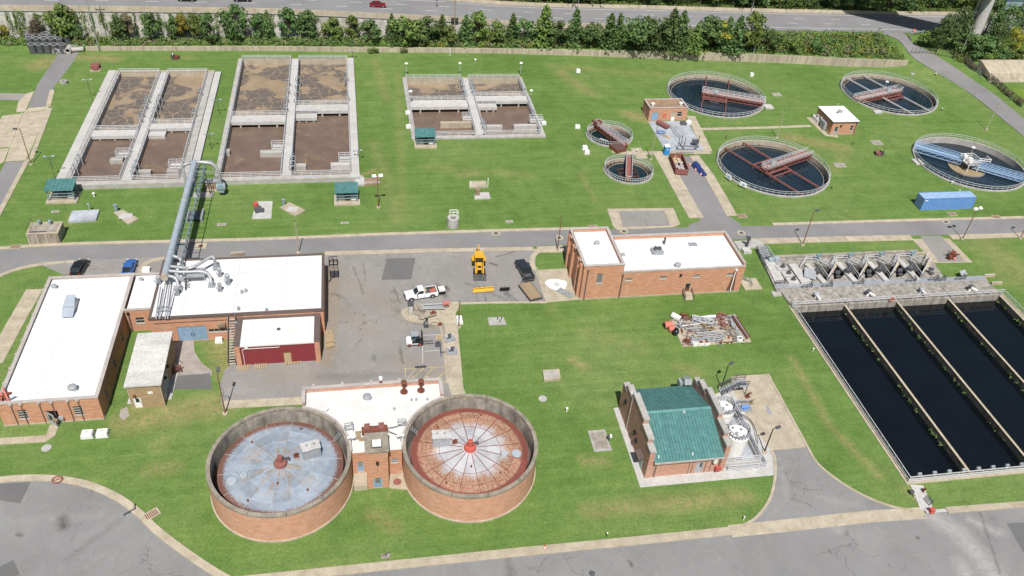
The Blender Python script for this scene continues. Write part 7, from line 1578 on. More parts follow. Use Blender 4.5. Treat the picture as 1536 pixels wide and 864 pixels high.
T=thing('timber_board','pale orange board lying on the drying slab','board',at(999,205,.06),-.8);b=B();b.box(-1.1,-.45,0,1.1,.45,.12);obj('board',b,m['wood_new'],T,True);b=B();b.box(-.9,-.4,.12,.2,.4,.2);obj('board',b,m['wood'],T,True)
T=thing('blue_hoses','coil of blue hose on the drying slab','hose',at(991,199,.1));b=B();b.tube([(.6*math.cos(t*.7)*(1+.04*t),.5*math.sin(t*.7)*(1+.04*t),.05+.01*t)for t in range(28)],.06,6);obj('hose',b,m['blue_cont'],T,True)
T=thing('generator','white topped grey generator at the right edge of the drying slab','generator',at(1028,187,0),-.2);b=B();b.box(-1.3,-.55,.1,.2,.45,.75);obj('engine',b,m['steel_d'],T,True);b=B();b.lathe([(.7,.1),(.75,.8),(.5,1.1),(.01,1.15)],(.7,.1),14);obj('tank',b,m['white'],T,True)
# shelters, boxes, poles, small site things
def shelter(px,py,w,d,label,hgt_=2.55):
 p=at(px,py,0);T=thing('sampler_shelter',label,'shelter',(p.x,p.y,0),0,'green roofed open shelters')
 b=B();b.box(-.45,-.75,-.05,w+.45,d+.35,.3);obj('slab',b,m['conc_tan'],T,True)
 for x in(.05,w-.05):
  for y,h in((.05,hgt_),(d-.05,hgt_+.35)):b=B();b.box(x-.09,y-.09,.3,x+.09,y+.09,h);obj('post',b,m['teal_pale'],T,True)
 b=B()
 for z in(1.1,1.75):b.box(.14,.0,z,w-.14,.1,z+.18)
 b.box(-.02,-.06,hgt_-.02,w+.02,.12,hgt_+.12);b.box(.14,d-.1,.5,w-.14,d,1.9);obj('cross_rail',b,m['teal_pale'],T,True)
 k=max(6,int(w/.62));W=(w+.5)/k
 for i in range(k):
  x=-.25+i*W;b=B();y0,z0_,y1,z1=-.45,hgt_+.12,d+.4,hgt_+.56;b.loft([[(x+.03,y0,z0_),(x+.03,y0,z0_+.07),(x+W-.03,y0,z0_+.07),(x+W-.03,y0,z0_)],[(x+.03,y1,z1),(x+.03,y1,z1+.07),(x+W-.03,y1,z1+.07),(x+W-.03,y1,z1)]])
  b.beam((x,y0,z0_+.07),(x,y1,z1+.07),.07,.12);obj('roof_panel',b,m['teal'],T,True)
 b=B();b.box(.5,d*.35,.3,1.5,d*.7,1.2);obj('cabinet',b,m['cool'],T,True);b=B();b.box(w*.45,d*.3,.3,w*.62,d*.75,1.5);obj('cabinet',b,m['black'],T,True);b=B();b.box(w*.7,d*.3,.3,w*.92,d*.7,1.0);obj('cabinet',b,m['white'],T,True)
shelter(74,303.5,4.6,2.9,'green roofed open shelter in front of the western basin');shelter(505,306,4.1,2.6,'green roofed open shelter at the front right of the long basin');shelter(625,221,4.0,2.4,'green roofed open shelter at the front left of the small basin')
def kiosk(px,py,w,d,h,label,mat='white',rz=0,z=None,group='small white utility boxes on the lawns'):
 T=thing('utility_box',label,'utility box',at(px,py,z),rz,group);b=B();b.box(-w/2-.08,-d/2-.08,-.02,w/2+.08,d/2+.08,.08);obj('base',b,m['conc_w'],T,True)
 b=B();b.loft([[(-w/2*k,-d/2*k,zz),(w/2*k,-d/2*k,zz),(w/2*k,d/2*k,zz),(-w/2*k,d/2*k,zz)]for k,zz in((1,.08),(1,h*.8),(.86,h))]);obj('cover',b,m[mat],T,True)
 b=B();b.box(-.12,-.06,h,.12,.06,h+.03);b.box(w/2,-.2,h*.3,w/2+.03,.2,h*.6);obj('handle',b,m['steel_d'],T,True);return T
for a in((132,654,1.5,1.1,.8,'white utility box below the left hall, left of a pair'),(154.5,652.5,1.5,1.1,.8,'white utility box below the left hall, right of a pair'),(867,108.5,1.0,.8,.9,'white box alone on the lawn right of the small basin'),(866,192,1.1,.8,.8,'white box left of the upper thickener'),(877,224,1.1,.9,.9,'white box left of the lower thickener, upper of two'),(880,230.5,1.1,.9,.9,'white box left of the lower thickener, lower of two'),(1127,114,.9,.8,.9,'white box at the right of the northern clarifier'),(689,482,1.0,1.6,.7,'white box by the brown pole at the yard edge'),(220,407,1.3,1.1,.7,'white box on the grass behind the link block'),(329,513,1.1,.8,.8,'white air conditioner at the foot of the roof stair')):kiosk(*a)
def slab_thing(name,px4,h,label,mat='conc',cat='slab',zt=None):
 P=ats(px4,h);c=sum(P,Vector())/4;T=thing(name,label,cat,(c.x,c.y,0));b=B();b.prism([(p.x,p.y)for p in P],-.1,h);obj('slab',b,m[mat],T);return T,c
T,c=slab_thing('chamber_slab',[(102,332),(144,329),(149,314),(108,316)],.45,'wet grey chamber slab right of the concrete settling box','slab_wet');b=B();b.cyl((c.x+.6,c.y+1.9,.4),(c.x+.6,c.y+1.9,1.7),.09,n=8);b.obox((c.x+.6,c.y+1.9,1.7),(.5,.25,.2));obj('gauge_post',b,m['steel'],T)
T,c=slab_thing('chamber_slab',[(170,318.5),(192,336),(208,327.5),(184,314.5)],.35,'tilted square chamber with a blue standpipe near the air main','conc_tan');b=B();b.prism([(c.x-1.1,c.y-.9),(c.x+1.3,c.y-1.0),(c.x+1.1,c.y+.8),(c.x-.9,c.y+.9)],.35,.4);obj('lid',b,m['conc_w'],T);p=at(175,318,0);b=B();b.cyl(p,p+Vector((0,0,1.5)),.32,n=10);b.cyl(p+Vector((0,0,1.5)),p+Vector((0,0,1.62)),.38,n=10);obj('standpipe',b,m['teal_pale'],T)
T,c=slab_thing('chamber_slab',[(420,311),(443,323.5),(458.5,315),(434,303)],.3,'tilted square chamber with standpipe right of the hydrant slab','conc_tan');b=B();b.prism([(c.x-1.1,c.y-.8),(c.x+.8,c.y-1.2),(c.x+1.0,c.y+.5),(c.x-.6,c.y+.9)],.3,.34);obj('lid',b,m['conc_w'],T);p=at(426,309,0);b=B();b.cyl(p,p+Vector((0,0,1.4)),.28,n=10);b.cyl(p+Vector((0,0,1.4)),p+Vector((0,0,1.5)),.34,n=10);obj('standpipe',b,m['teal_pale'],T)
T,c=slab_thing('pump_slab',[(378,328),(407,327.5),(409,301.5),(384,302)],.12,'pale slab with a red topped pump between the shelters','conc_w');p=at(384,316,.12);b=B();b.cyl(p+Vector((0,.8,0)),p+Vector((0,.8,1.3)),.5,n=12);obj('pump_cap',b,m['red'],T);b=B();b.obox(p+Vector((.5,-.3,.4)),(1.4,1.1,.8),.3);b.cyl(p+Vector((1.4,-.9,.3)),p+Vector((1.4,.3,.3)),.15,n=8);obj('pump',b,m['steel_d'],T)
T,c=slab_thing('chamber_slab',[(704,281),(730,280),(729,271),(703.5,271.5)],.3,'tan slab with two standpipes, the upper of a pair mid lawn','conc_tan');b=B();p=at(731.5,281,0);b.cyl(p,p+Vector((0,0,2.2)),.1,n=8);b.cyl((c.x-1.5,c.y,.3),(c.x-1.5,c.y,.9),.15,n=8);obj('standpipe',b,m['white'],T)
T,c=slab_thing('chamber_slab',[(712,298),(736,297),(733,288),(712,288.5)],.25,'white slab with an olive cabinet, the lower of a pair mid lawn','conc_w');p=at(716,292,.25);b=B();b.box(p.x-.45,p.y-.4,.25,p.x+.45,p.y+.4,1.5);obj('cabinet',b,m['roof_tan'],T)
p=at(679.5,339,0);T=thing('concrete_manhole','round grey concrete manhole tower with a white ladder rail','manhole',p);b=B();b.lathe([(1.12,-.1),(1.12,2.0),(.55,2.0),(.55,1.4)],n=28);obj('shaft',b,m['conc'],T,True);b=B();b.lathe([(.55,1.5),(.01,1.5)],n=20);obj('opening',b,m['black'],T,True);b=B();b.rail([(-.7,.1,2.0),(-.6,.75,2.0),(.75,.75,2.0),(.95,.1,2.0)],sp=.9,r=.05,h=1.2);obj('railing',b,m['white'],T,True)
p=at(44.5,366.5,0);T=thing('settling_box','weathered concrete settling box with two standpipes by the road','tank',(p.x,p.y,0));b=B();w,d,h=5.1,3.6,2.1;b.box(0,0,-.1,w,d,h);obj('box',b,m['conc_d'],T,True)
for x in(0,1.45,2.95,4.45):b=B();b.box(x,-.14,0,x+.28,-.003,h-.05);obj('rib',b,m['conc_tan'],T,True)
b=B();b.box(-.08,-.08,h,w+.08,.35,h+.1);b.box(-.08,d-.3,h,w+.08,d+.08,h+.1);b.box(-.08,.35,h,.3,d-.3,h+.1);b.box(w-.3,.35,h,w+.08,d-.3,h+.1);obj('rim',b,m['conc_tan'],T,True)
b=B();b.box(.3,.35,h,3.0,.9,h+.06);obj('grating',b,m['steel_d'],T,True)
for x in(1.5,3.3):b=B();b.cyl((x,d-.7,h),(x,d-.7,h+.8),.2,n=10);b.cyl((x,d-.7,h+.8),(x,d-.7,h+1.0),.32,.2,10);obj('standpipe',b,m['teal_pale'],T,True)
b=B()
for s in(4.55,5.0):b.beam((s,-.22,0),(s,-.22,h+.3),.05)
for i in range(6):b.beam((4.55,-.22,.3+i*.33),(5.0,-.22,.3+i*.33),.045)
obj('ladder',b,m['conc_tan'],T,True);b=B();b.rail([(.1,.1,h+.1),(.1,d-.1,h+.1),(3.3,d-.1,h+.1)],sp=1.7,r=.025,rails=(1,));obj('railing',b,m['rust_pole'],T,True)
def cover(px,py,w,d,label,mat='conc',group='flat concrete covers in the grass',rz=0,h=.07,z=0):
 T=thing('manhole_cover',label,'manhole cover',at(px,py,z),rz,group);b=B();b.box(-w/2,-d/2,-.02,w/2,d/2,h);obj('frame',b,m[mat],T,True);b=B();b.box(-w*.38,-d*.38,h,w*.38,d*.38,h+.015);obj('lid',b,m['conc_d']if mat!='conc_d' else m['steel_d'],T,True)
for a in((83,317.5,1.4,.7,'small flat cover below the western shelter'),(332.5,337,1.6,.8,'flat cover in the grass right of the air main'),(517,334.5,1.5,.7,'flat cover in the grass below the middle shelter'),(764,332.5,1.4,.9,'flat cover in the grass left of the small paved lot'),(1165,142,2.3,1.9,'square cover right of the northern clarifier'),(1260,248,2.6,1.9,'square cover between the red beam clarifier and the mower'),(1315,214,2.6,2.1,'square cover just above the red mower'),(1441,104,1.2,1.2,'small pale cover on the bank behind the north-eastern clarifier'),(899.5,661,2.6,4.0,'long pale slab cover west of the green roofed building')):
 if a[0]!=1441:cover(*a)
T=thing('standpipe','dark green standpipe beside the long pale slab cover','standpipe',at(913,662,0));b=B();b.cyl((0,0,0),(0,0,1.2),.09,n=8);b.obox((-.15,0,1.1),(.3,.3,.5));obj('pipe',b,m['steel_d'],T,True);b=B();b.box(-.02,-.2,.9,.3,.2,1.3);obj('box',b,m['white'],T,True)
T,c=slab_thing('chamber_slab',[(816.5,570),(841,567.5),(839,553),(814,555)],.45,'raised concrete chamber alone on the lawn above the green roof','conc_tan');b=B();b.box(c.x-1.0,c.y-.75,.45,c.x+1.0,c.y+.75,.5);obj('lid',b,m['conc'],T)
T,c=slab_thing('chamber_slab',[(734,487.5),(760,486.5),(755,475),(731,476)],.12,'flat concrete slab with small pipes on the lawn right of the yard','conc');b=B();
for dx,dy in((.2,.3),(.5,-.4),(.9,.35)):b.cyl((c.x+dx,c.y+dy,.12),(c.x+dx,c.y+dy,.7),.09,n=8)
obj('pipes',b,m['steel_d'],T)
for px,py,lb in((70,672.5,'dull round lid in the grass below the left hall'),(814,598.5,'pale round lid right of the rusty digester'),(1369,111,'pale round lid on the bank below the retaining wall end')):
 T=thing('round_lid',lb,'lid',at(px,py));b=B();b.lathe([(.65,-.1),(.65,.12),(.45,.16),(.01,.16)],n=18);obj('lid',b,m['conc'],T,True)
for px,py,lb,g_ in((301,369,'square manhole with rusty lid in the road by the air main',0),(838.5,356.5,'round manhole in the road left of the pump house',1),(936,347,'round manhole in the road above the pump house',1),(1112,349.5,'round manhole in the road beyond the pump house',1),(744,350,'round manhole at the road edge above the backhoe',1),(843,372,'dark round lid in the pavement by the tall brick block',1),(1419,333,'round manhole in the road by the blue container',1),(888,860,'dark round manhole in the south road',2)):
 T=thing('road_manhole',lb,'manhole',at(px,py,.03),0,'manholes in the roads');b=B()
 if g_==0:b.box(-1.0,-.9,0,1.0,.9,.02)
 elif g_==1:b.lathe([(.85,0),(.85,.02),(.01,.022)],n=20)
 else:b.lathe([(.4,0),(.4,.02),(.01,.022)],n=20)
 obj('collar',b,m['conc_tan']if g_<2 else m['steel_d'],T,True);b=B();b.lathe([(.42 if g_<2 else .33,.02),(.42 if g_<2 else .33,.035),(.01,.036)],n=18);obj('lid',b,m['rust']if g_==0 else m['steel_d'],T,True)
for px,py,lb,rz in((889.5,341,'kerb drain above the pump house',0),(24,371,'kerb drain at the far left of the north road',0),(1494,326,'kerb drain at the far right of the north road',0),(1113,324.5,'rust grated drain in the grass right of the driveway',0),(1428,322,'rust grated drain in the grass in front of the blue container',0),(228,772,'drain box on the grass edge of the south lot',.6)):
 T=thing('storm_drain',lb,'drain',at(px,py,0),rz,'storm drains along the kerbs');b=B();b.box(-.95,-.6,0,.95,.6,.16);obj('frame',b,m['conc_tan'],T,True);b=B()
 for i in range(7):b.box(-.8+i*.23,-.45,.16,-.68+i*.23,.45,.18)
 obj('grating',b,m['rust'],T,True)
def post(px,py,h,r,mat,label,cap=None,name='marker_post',cat='post',z=None):
 T=thing(name,label,cat,at(px,py,z));b=B();b.cyl((0,0,0),(0,0,h),r,n=8);obj('post',b,m[mat],T,True)
 b=B();b.lathe([(r*1.7,h-.02),(r*1.7,h+.14),(.01,h+.22)],n=10);obj('cap',b,m[cap or mat],T,True)
for a in((850,617,.6,.12,'white','small white topped post right of the rusty digester','white'),(910,805,.7,.06,'steel_d','small sign stake on the grass by the south road, nearer the middle','white'),(1115,780,.6,.06,'white','white stake on the grass beside the driveway corner','white'),(1371,747,.7,.06,'white','white stake beside the pale footpath','white'),(1219,526.5,.5,.08,'white','tiny white post on the lawn left of the dark basin','white'),(141.5,295,.7,.15,'white','white cap in the grass right of the western shelter','white'),(1278,217.5,.5,.1,'steel_d','dark stub near the white roofed hut path',None),(1256,160,.7,.06,'white','white stake beyond the white roofed hut','white'),(1438,289,.6,.08,'hivis','yellow stub post above the blue container','white'),(1427,275.5,.5,.16,'white','white ball vent at the rim of the blue bridge clarifier','white'),(1089,207.5,.7,.1,'rust','rusty hydrant beyond the red beam clarifier','rust_red'),(1247,283,.5,.09,'steel_d','dark stub right of the red beam clarifier',None),(1412,166,.6,.1,'steel_d','dark stub right of the north-eastern clarifier','white'),(955,228,.5,.1,'steel_d','stub vent at the footpath between the thickeners','white'),(713,91.5,.4,.2,'white','white ball vent on the lawn behind the small basin','white'),(675,84,1.8,.09,'white','white pole against the long retaining wall','white'),(1403,113,.5,.15,'black','black and white pipe stub on the bank by the access road','white'),(1366,741,.5,.2,'steel_d','dark valve stub in the bare grass by the dark basin corner',None)):post(*a)
for px,py,lb in((709,204,'round shrub pot at the front of the small basin, left one'),):pass
for px,py,mt,lb in((709.5,204.5,'rust','rusty drum left of the walkway end at the small basin'),(726.5,203.8,'steel_d','dark drum right of the walkway end at the small basin'),(665,203.5,'steel_d','dark drum right of the small basin shelter')):
 T=thing('drum',lb,'drum',at(px,py,0));b=B();b.cyl((0,0,0),(0,0,.7),.34,n=14);obj('barrel',b,m[mt],T,True);b=B();b.cyl((0,0,.7),(0,0,.74),.36,n=14);obj('rim',b,m['steel'],T,True)
for px,py,lb in((612,170,'white tank bracket on the left wall of the small basin, upper'),(613,191,'white tank bracket on the left wall of the small basin, lower'),(816,186,'white floodlights on a bracket at the right wall of the small basin')):
 T=thing('wall_bracket',lb,'bracket',at(px,py,.3));b=B();b.box(-.6,-.3,-.2,.5,.4,.5);obj('box',b,m['white'],T,True);b=B();b.lathe([(.35,.5),(.3,.75),(.01,.85)],n=10);obj('cap',b,m['white'],T,True)
T,c=slab_thing('landing_slab',[(547,277),(569.5,275),(569,265.5),(547.5,266.5)],.35,'tan landing slab at the front right corner of the long basin','roof_tan')
b=B();b.box(c.x-1.6,c.y-.9,-.05,c.x+1.6,c.y-.62,.5);obj('step',b,m['conc'],T)
T,c=slab_thing('landing_slab',[(529,275),(547,276),(546.5,266),(540,262)],.5,'grey step slab between the long basin and the tan landing','conc_w')
T,c=slab_thing('transformer',[(309,287),(334,286),(334,277),(309,278)],.2,'olive transformer bank at the foot of the arched pipe','conc_tan','transformer');b=B();b.box(c.x-1.7,c.y-.4,.2,c.x+1.5,c.y+.9,1.7);obj('cabinet',b,m['roof_tan'],T);b=B();b.box(c.x-1.85,c.y-.5,1.7,c.x+1.65,c.y+1.0,1.85);obj('top',b,m['cool'],T)
for i in range(3):b=B();b.box(c.x-1.4+i,c.y-.44,1.1,c.x-1.1+i,c.y-.402,1.4);obj('gauge',b,m['white'],T)
T=thing('walkway_bridge','dark stepped crossover under the air main in the grass','crossover',at(293,327,0));b=B();b.box(-1.2,-1.4,.5,1.3,1.6,.6);obj('deck',b,m['steel_d'],T,True);b=B();b.box(-1.4,-1.6,0,-1.1,1.8,.9);b.box(1.2,-1.6,0,1.5,1.8,.9);obj('side',b,m['cool'],T,True)
T=thing('sump_box','dull red machinery box on a tan slab behind the western basin','machine',at(144,103.5,0),.05);b=B();b.box(-1.1,-1.5,0,1.2,1.2,.15);obj('slab',b,m['conc_tan'],T,True);b=B();b.box(-.9,-.9,.15,.95,1.1,1.1);b.box(-.5,-1.3,.15,.6,-.9,.7);obj('housing',b,m['rust_red'],T,True);b=B();b.box(-1.0,-.2,1.1,1.0,1.0,1.2);obj('lid',b,m['rust_red'],T,True)
T=thing('sunken_manhole','grey concrete ring by the tanker road','manhole',at(95.5,124.5,0));b=B();b.lathe([(.75,-.1),(.75,.55),(.45,.55),(.45,.3)],n=20);obj('ring',b,m['conc'],T,True);b=B();b.lathe([(.45,.35),(.01,.35)],n=16);obj('opening',b,m['black'],T,True);b=B();b.cyl((.9,-.1,0),(.9,-.1,.5),.25,n=12);obj('stub',b,m['steel_d'],T,True)
T=thing('fallen_ring','red hose ring lying on the south lot kerb','hose ring',at(86,720,.15));b=B();b.tube([(.62*math.cos(t*PI/10),.55*math.sin(t*PI/10),.06)for t in range(21)],.11,6);b.beam((-.4,-.1,.05),(.4,.2,.05),.12);obj('ring',b,m['rust_red'],T,True)
T=thing('bike_rack','bent dark rail on the edge of the south lot','rack',at(196,769,0),.6);b=B();b.rail([(-.8,0,0),(.6,0,0),(.9,.7,0)],h=.35,sp=.7,r=.05,rails=(1,));obj('rail',b,m['steel_d'],T,True)
T=thing('footpath_bench','grey folding rack on the pale footpath by the dark basin','rack',at(1393,751,.06),.5);b=B()
for i in range(4):b.beam((-.7+.35*i,-.5,.06),(-.5+.35*i,.6,.3),.07)
b.beam((-.8,-.5,.08),(.6,-.5,.08),.07);obj('frame',b,m['steel_d'],T,True)
T=thing('footpath_valve','small dark valve on the pale footpath by the dark basin','valve',at(1384.5,738,.06));b=B();b.cyl((0,0,0),(0,0,.6),.12,n=8);b.obox((.1,.1,.5),(.5,.3,.2),.4);obj('valve',b,m['rust'],T,True)
T=thing('red_marker','small red box at the road end of the pale footpath','box',at(1396.5,768,.16));b=B();b.box(-.3,-.3,0,.3,.3,.6);obj('box',b,m['red'],T,True);b=B();b.box(-.33,-.33,.6,.33,.33,.66);obj('lid',b,m['red'],T,True)
T=thing('sprinkler_head','dark sprinkler valve on the grass by the south road','valve',at(579,834,0));b=B();b.cyl((0,0,0),(0,0,.5),.08,n=8);b.beam((-.5,-.2,.4),(.5,.2,.45),.08);obj('valve',b,m['steel_d'],T,True);b=B();b.box(-.6,-.4,0,.5,.3,.08);obj('pad',b,m['conc_d'],T,True)
T=thing('machinery_wreck','rusty red dismantled machine on the small paved lot beside the filters','scrap machine',at(1427,388,.06),.3);b=B();b.cyl((-1.0,0,.5),(.9,.2,.5),.45,n=12);b.obox((.2,.3,1.1),(1.2,.8,.6),.4)
for a in range(6):b.beam((0,0,.6),(1.3*math.cos(a*1.05),1.0*math.sin(a*1.05),.9+.3*(a%3)),.16)
obj('frame',b,m['rust'],T,True);b=B();b.cyl((.2,-.6,.1),(.2,-.2,.1+.3),.3,n=12);obj('flange',b,m['pink'],T,True)
T=thing('plaster_spill','round white dried spill on the tan concrete pad','spill',at(835,427,.03));b=B();b.sheet([((1.9+.25*math.sin(3*a))*math.cos(a),(1.75+.2*math.cos(2*a+1))*math.sin(a),.02)for a in[2*PI*i/28 for i in range(28)]]);b2=obj('spill',b,m['white'],T,True,up=True);b=B();b.lathe([(.5,.02),(.5,.14),(.3,.18),(.01,.18)],n=14);obj('lid',b,m['conc_w'],T,True)
T=thing('grey_matting','crumpled grey matting beside the white spill','matting',at(848,440,.03),-.85);b=B()
for i in range(9):
 for j in range(4):b.obox((-1.4+i*.33,-.5+j*.34,.08+random.random()*.06),(.28,.3,.1),random.uniform(-.2,.2),random.uniform(-.2,.2))
obj('mat',b,m['cool'],T,True)
for px,py,n_,lb in((500,397,1.5,'black pipe rack against the workshop wall, upper'),(501.5,414,1.5,'black pipe rack against the workshop wall, lower')):
 T=thing('pipe_rack',lb,'rack',at(px,py,0));b=B()
 for x in(-.7,0,.7):
  for y in(-.7,.7):b.beam((x,y,0),(x,y,1.3),.08)
 for z in(.5,1.25):
  b.beam((-.7,-.7,z),(.7,-.7,z),.08);b.beam((-.7,.7,z),(.7,.7,z),.08)
  for x in(-.7,0,.7):b.beam((x,-.7,z),(x,.7,z),.07)
 obj('rack',b,m['black'],T,True)
 if py>400:b=B();b.box(-.5,-.4,.1,.6,.5,.7);b.beam((-.9,-1.9,.3),(-.3,-.5,.6),.15);obj('engine',b,m['steel_d'],T,True)
def pallet(px,py,label,rz=0,z=.03,stack=1,mat='wood_new',w=1.25,d=1.05):
 T=thing('pallet',label,'pallet',at(px,py,z),rz,'wooden pallets in the yard')
 for k in range(stack):
  z0=k*.16+.01
  for i in range(3):b=B();b.box(-w/2,-d/2+i*(d-.1)/2,z0,w/2,-d/2+i*(d-.1)/2+.1,z0+.1);obj('stringer',b,m['wood'],T,True)
  for i in range(6):b=B();x=-w/2+i*(w-.13)/5;b.box(x,-d/2,z0+.1,x+.13,d/2,z0+.125);obj('slat',b,m[mat],T,True)
for a in((367,552,'pallet with weeds leaning at the left end of the red wall',.02),(391,549,'pale pallet on the ground at the red wall, second from the left',0),(440,544.8,'thin pale boards below the boarded door',.04)):pallet(*a[:3],a[3],**({'w':2.4,'d':.45}if a[0]==440 else{'w':1.7,'d':1.2}))
for i,(px,py)in enumerate(((493,502),(494.5,508.5),(495,514),(494.5,519.5))):pallet(px,py,['topmost pallet stack by the annex corner','second pallet stack from the top by the annex corner','third pallet stack from the top by the annex corner','lowest pallet stack by the annex corner'][i],.1*i,stack=3)
pallet(659.5,506.5,'square pale pallet at the forklift tines',0)
T=thing('concrete_kiosk','beige sentry box with dark roof at the end of the yard apron','kiosk',at(616,470,.03));b=B();b.box(-.42,-.5,0,.42,.45,2.0);obj('cabin',b,m['conc_tan'],T,True);b=B();b.box(-.5,-.58,2.0,.5,.55,2.15);obj('roof',b,m['steel_d'],T,True);b=B();b.box(-.3,-.53,.1,.3,-.502,1.8);obj('door',b,m['conc_w'],T,True)
def bundle(px,py,L,n_,r,rz,mat,label,name='pipe_bundle',cat='pipes'):
 T=thing(name,label,cat,at(px,py,.05),rz);rr=random.Random(int(px*7+py))
 for i in range(n_):b=B();y=(i-(n_-1)/2)*r*2.1;z=r+(.0 if i%3 else r*1.2);b.cyl((-L/2+rr.uniform(-.3,.3),y,z),(L/2+rr.uniform(-.3,.3),y+rr.uniform(-.15,.15),z),r,n=8);obj('pipe',b,m[mat],T,True)
bundle(650,461,3.9,5,.16,-.03,'pipe_pale','long pale ducts lying on the yard apron near the truck')
T=thing('scrap_heap','heap of brown bags and sheets behind the sentry box','scrap',at(628.5,466,.03),0);b=B()
for i in range(16):b.obox((random.uniform(-.7,.8),random.uniform(-1.2,1.2),.2+.3*random.random()),(random.uniform(.3,.9),random.uniform(.3,.8),.12),random.random()*3,random.uniform(-.5,.5),random.uniform(-.5,.5))
obj('sheet',b,m['rust_red']if False else m['conc_d'],T,True)
bundle(640,475.5,2.8,3,.17,.35,'conc_d','grey brown pipe sections slanting across the apron')
T=thing('valve_lump','rusty brown valve casting on the yard apron','valve',at(650,473,.03));b=B();b.cyl((-.5,0,.35),(.5,.1,.35),.35,n=12);b.cyl((0,0,.35),(0,0,.95),.22,n=10);obj('casting',b,m['rust'],T,True)
T=thing('orange_machine','small orange machine with wheels at the apron corner','machine',at(669,459,.03));b=B();b.box(-.5,-.35,.3,.5,.35,.8);b.beam((.4,0,.7),(1.0,.1,1.1),.07);obj('body',b,m['pink'],T,True);wheel(T,.1,-.42,.3,.14);wheel(T,.1,.42,.3,.14)
T=thing('hose_reel','black hose reel in the yard beside the apron tip','hose reel',at(639,489,.03),.2);b=B();b.cyl((-.3,0,.5),(.3,0,.5),.5,n=16);b.box(-.4,-.5,0,.4,.5,.12);obj('reel',b,m['steel_d'],T,True);b=B();b.cyl((.25,.45,.8),(.25,.45,1.1),.2,n=10);obj('can',b,m['black'],T,True)
T=thing('duct_elbow','pale curved duct elbow lying in the yard','duct',at(651,486,.03));b=B();b.tube(spline([(-.9,-.5,.3),(-.4,.3,.35),(.4,.35,.35),(.9,-.3,.3)],4),.25,10);obj('elbow',b,m['conc_tan'],T,True);b=B();b.cyl((.85,-.3,.3),(1.1,-.6,.3),.3,n=10);obj('flange',b,m['rust'],T,True)
T=thing('metal_debris','scatter of thin grey rods on the asphalt above the forklift','rods',at(652,498,.03));b=B()
for i in range(16):x,y,a=random.uniform(-.9,.9),random.uniform(-.5,.5),random.random()*3;b.beam((x,y,.05),(x+.6*math.cos(a),y+.6*math.sin(a),.07),.06)
obj('rod',b,m['cool'],T,True)
T=thing('block_stack','grey block lump standing on the fork tines of the forklift','load',at(657,517,.3));b=B();b.box(-.45,-.4,0,.45,.4,.35);b.cyl((0,0,.35),(.1,0,.6),.25,n=10);obj('load',b,m['steel_d'],T,True)
for px,py,lb in((674,508.5,'grey square pump base with fittings on the footpath, upper'),(678,528,'grey square pump base with a motor on the footpath, lower')):
 T=thing('pump_set',lb,'pump base',at(px,py,.06),.3 if py<520 else 0);b=B();b.box(-.85,-.75,0,.85,.75,.25);obj('base',b,m['cool'],T,True);b=B();b.cyl((0,.1,.25),(0,.1,.8),.3,n=12);b.beam((-.5,-.3,.4),(.4,.5,.7),.15);obj('motor',b,m['steel_d'],T,True);b=B();b.obox((-.3,.2,.55),(.6,.5,.4),.5);obj('housing',b,m['conc_w'],T,True)
T=thing('wheel_stop','black steel frame standing at the footpath edge below the forklift','frame',at(661,530,.03));b=B();b.beam((0,-.7,.05),(0,.7,.05),.1);b.beam((0,-.7,.05),(0,-.7,1.0),.08);b.beam((0,.7,.05),(0,.7,1.0),.08);b.beam((0,-.7,1.0),(0,.7,1.0),.08);b.beam((0,0,.3),(1.3,.1,.08),.08);obj('frame',b,m['steel_d'],T,True)
T=thing('bike_rail','low dark loop rail on the yard above the yellow hatching','rail',at(631,552,.03));b=B();b.rail([(-.85,0,0),(.85,0,0)],h=.4,sp=1.6,r=.05,rails=(1,.3));obj('rail',b,m['steel_d'],T,True)
T=thing('weed_bush','dry pink bush by the switch house walk','shrub',at(266,557,0));lb_=B()
for i in range(90):p_=Vector((random.gauss(0,.4),random.gauss(0,.4),abs(random.gauss(.5,.35))));s=.12;a=Vector((random.random()-.5,random.random()-.5,random.random()-.5)).normalized();c_=a.orthogonal().normalized();d_=a.cross(c_);lb_.add([p_-c_*s-d_*s,p_+c_*s-d_*s,p_+c_*s+d_*s,p_-c_*s+d_*s],[(0,1,2,3)])
m['leaf_pink']=plain('dry_pink_leaf',(.24,.11,.10),(.17,.09,.07),3,.8)
o=obj('foliage',lb_,m['leaf_pink'],T,True);b=B();b.cyl((0,0,0),(0,0,.6),.05,n=6);obj('stem',b,m['bark'],T,True)
# poles
def light_pole(px,py,label,h=8.0,mat='rust_pole',head='flat',rz=0,name='light_pole',z=None,lamp='steel_d',r=.11):
 T=thing(name,label,'light pole',at(px,py,z),rz,'light poles about the site');b=B();b.cyl((0,0,0),(0,0,h),r,r*.65,8);obj('pole',b,m[mat],T,True);b=B();b.cyl((0,0,-.1),(0,0,.25),.38,n=12);obj('base',b,m['conc_tan'],T,True)
 b=B()
 if head=='flat':b.beam((0,0,h-.15),(.5,0,h-.05),.08);b.obox((.85,0,h),(.75,.42,.2),0,0,-.1)
 elif head=='twin':
  b.beam((-.5,0,h-.1),(.5,0,h-.1),.09);b.obox((-.65,-.15,h+.05),(.75,.6,.35),0,.5);b.obox((.65,-.15,h+.05),(.75,.6,.35),0,.5)
 else:b.lathe([(r,h),(r*1.4,h+.1),(.01,h+.2)],n=8)
 obj('lamp_head' if head!='none' else 'cap',b,m[lamp],T,True)
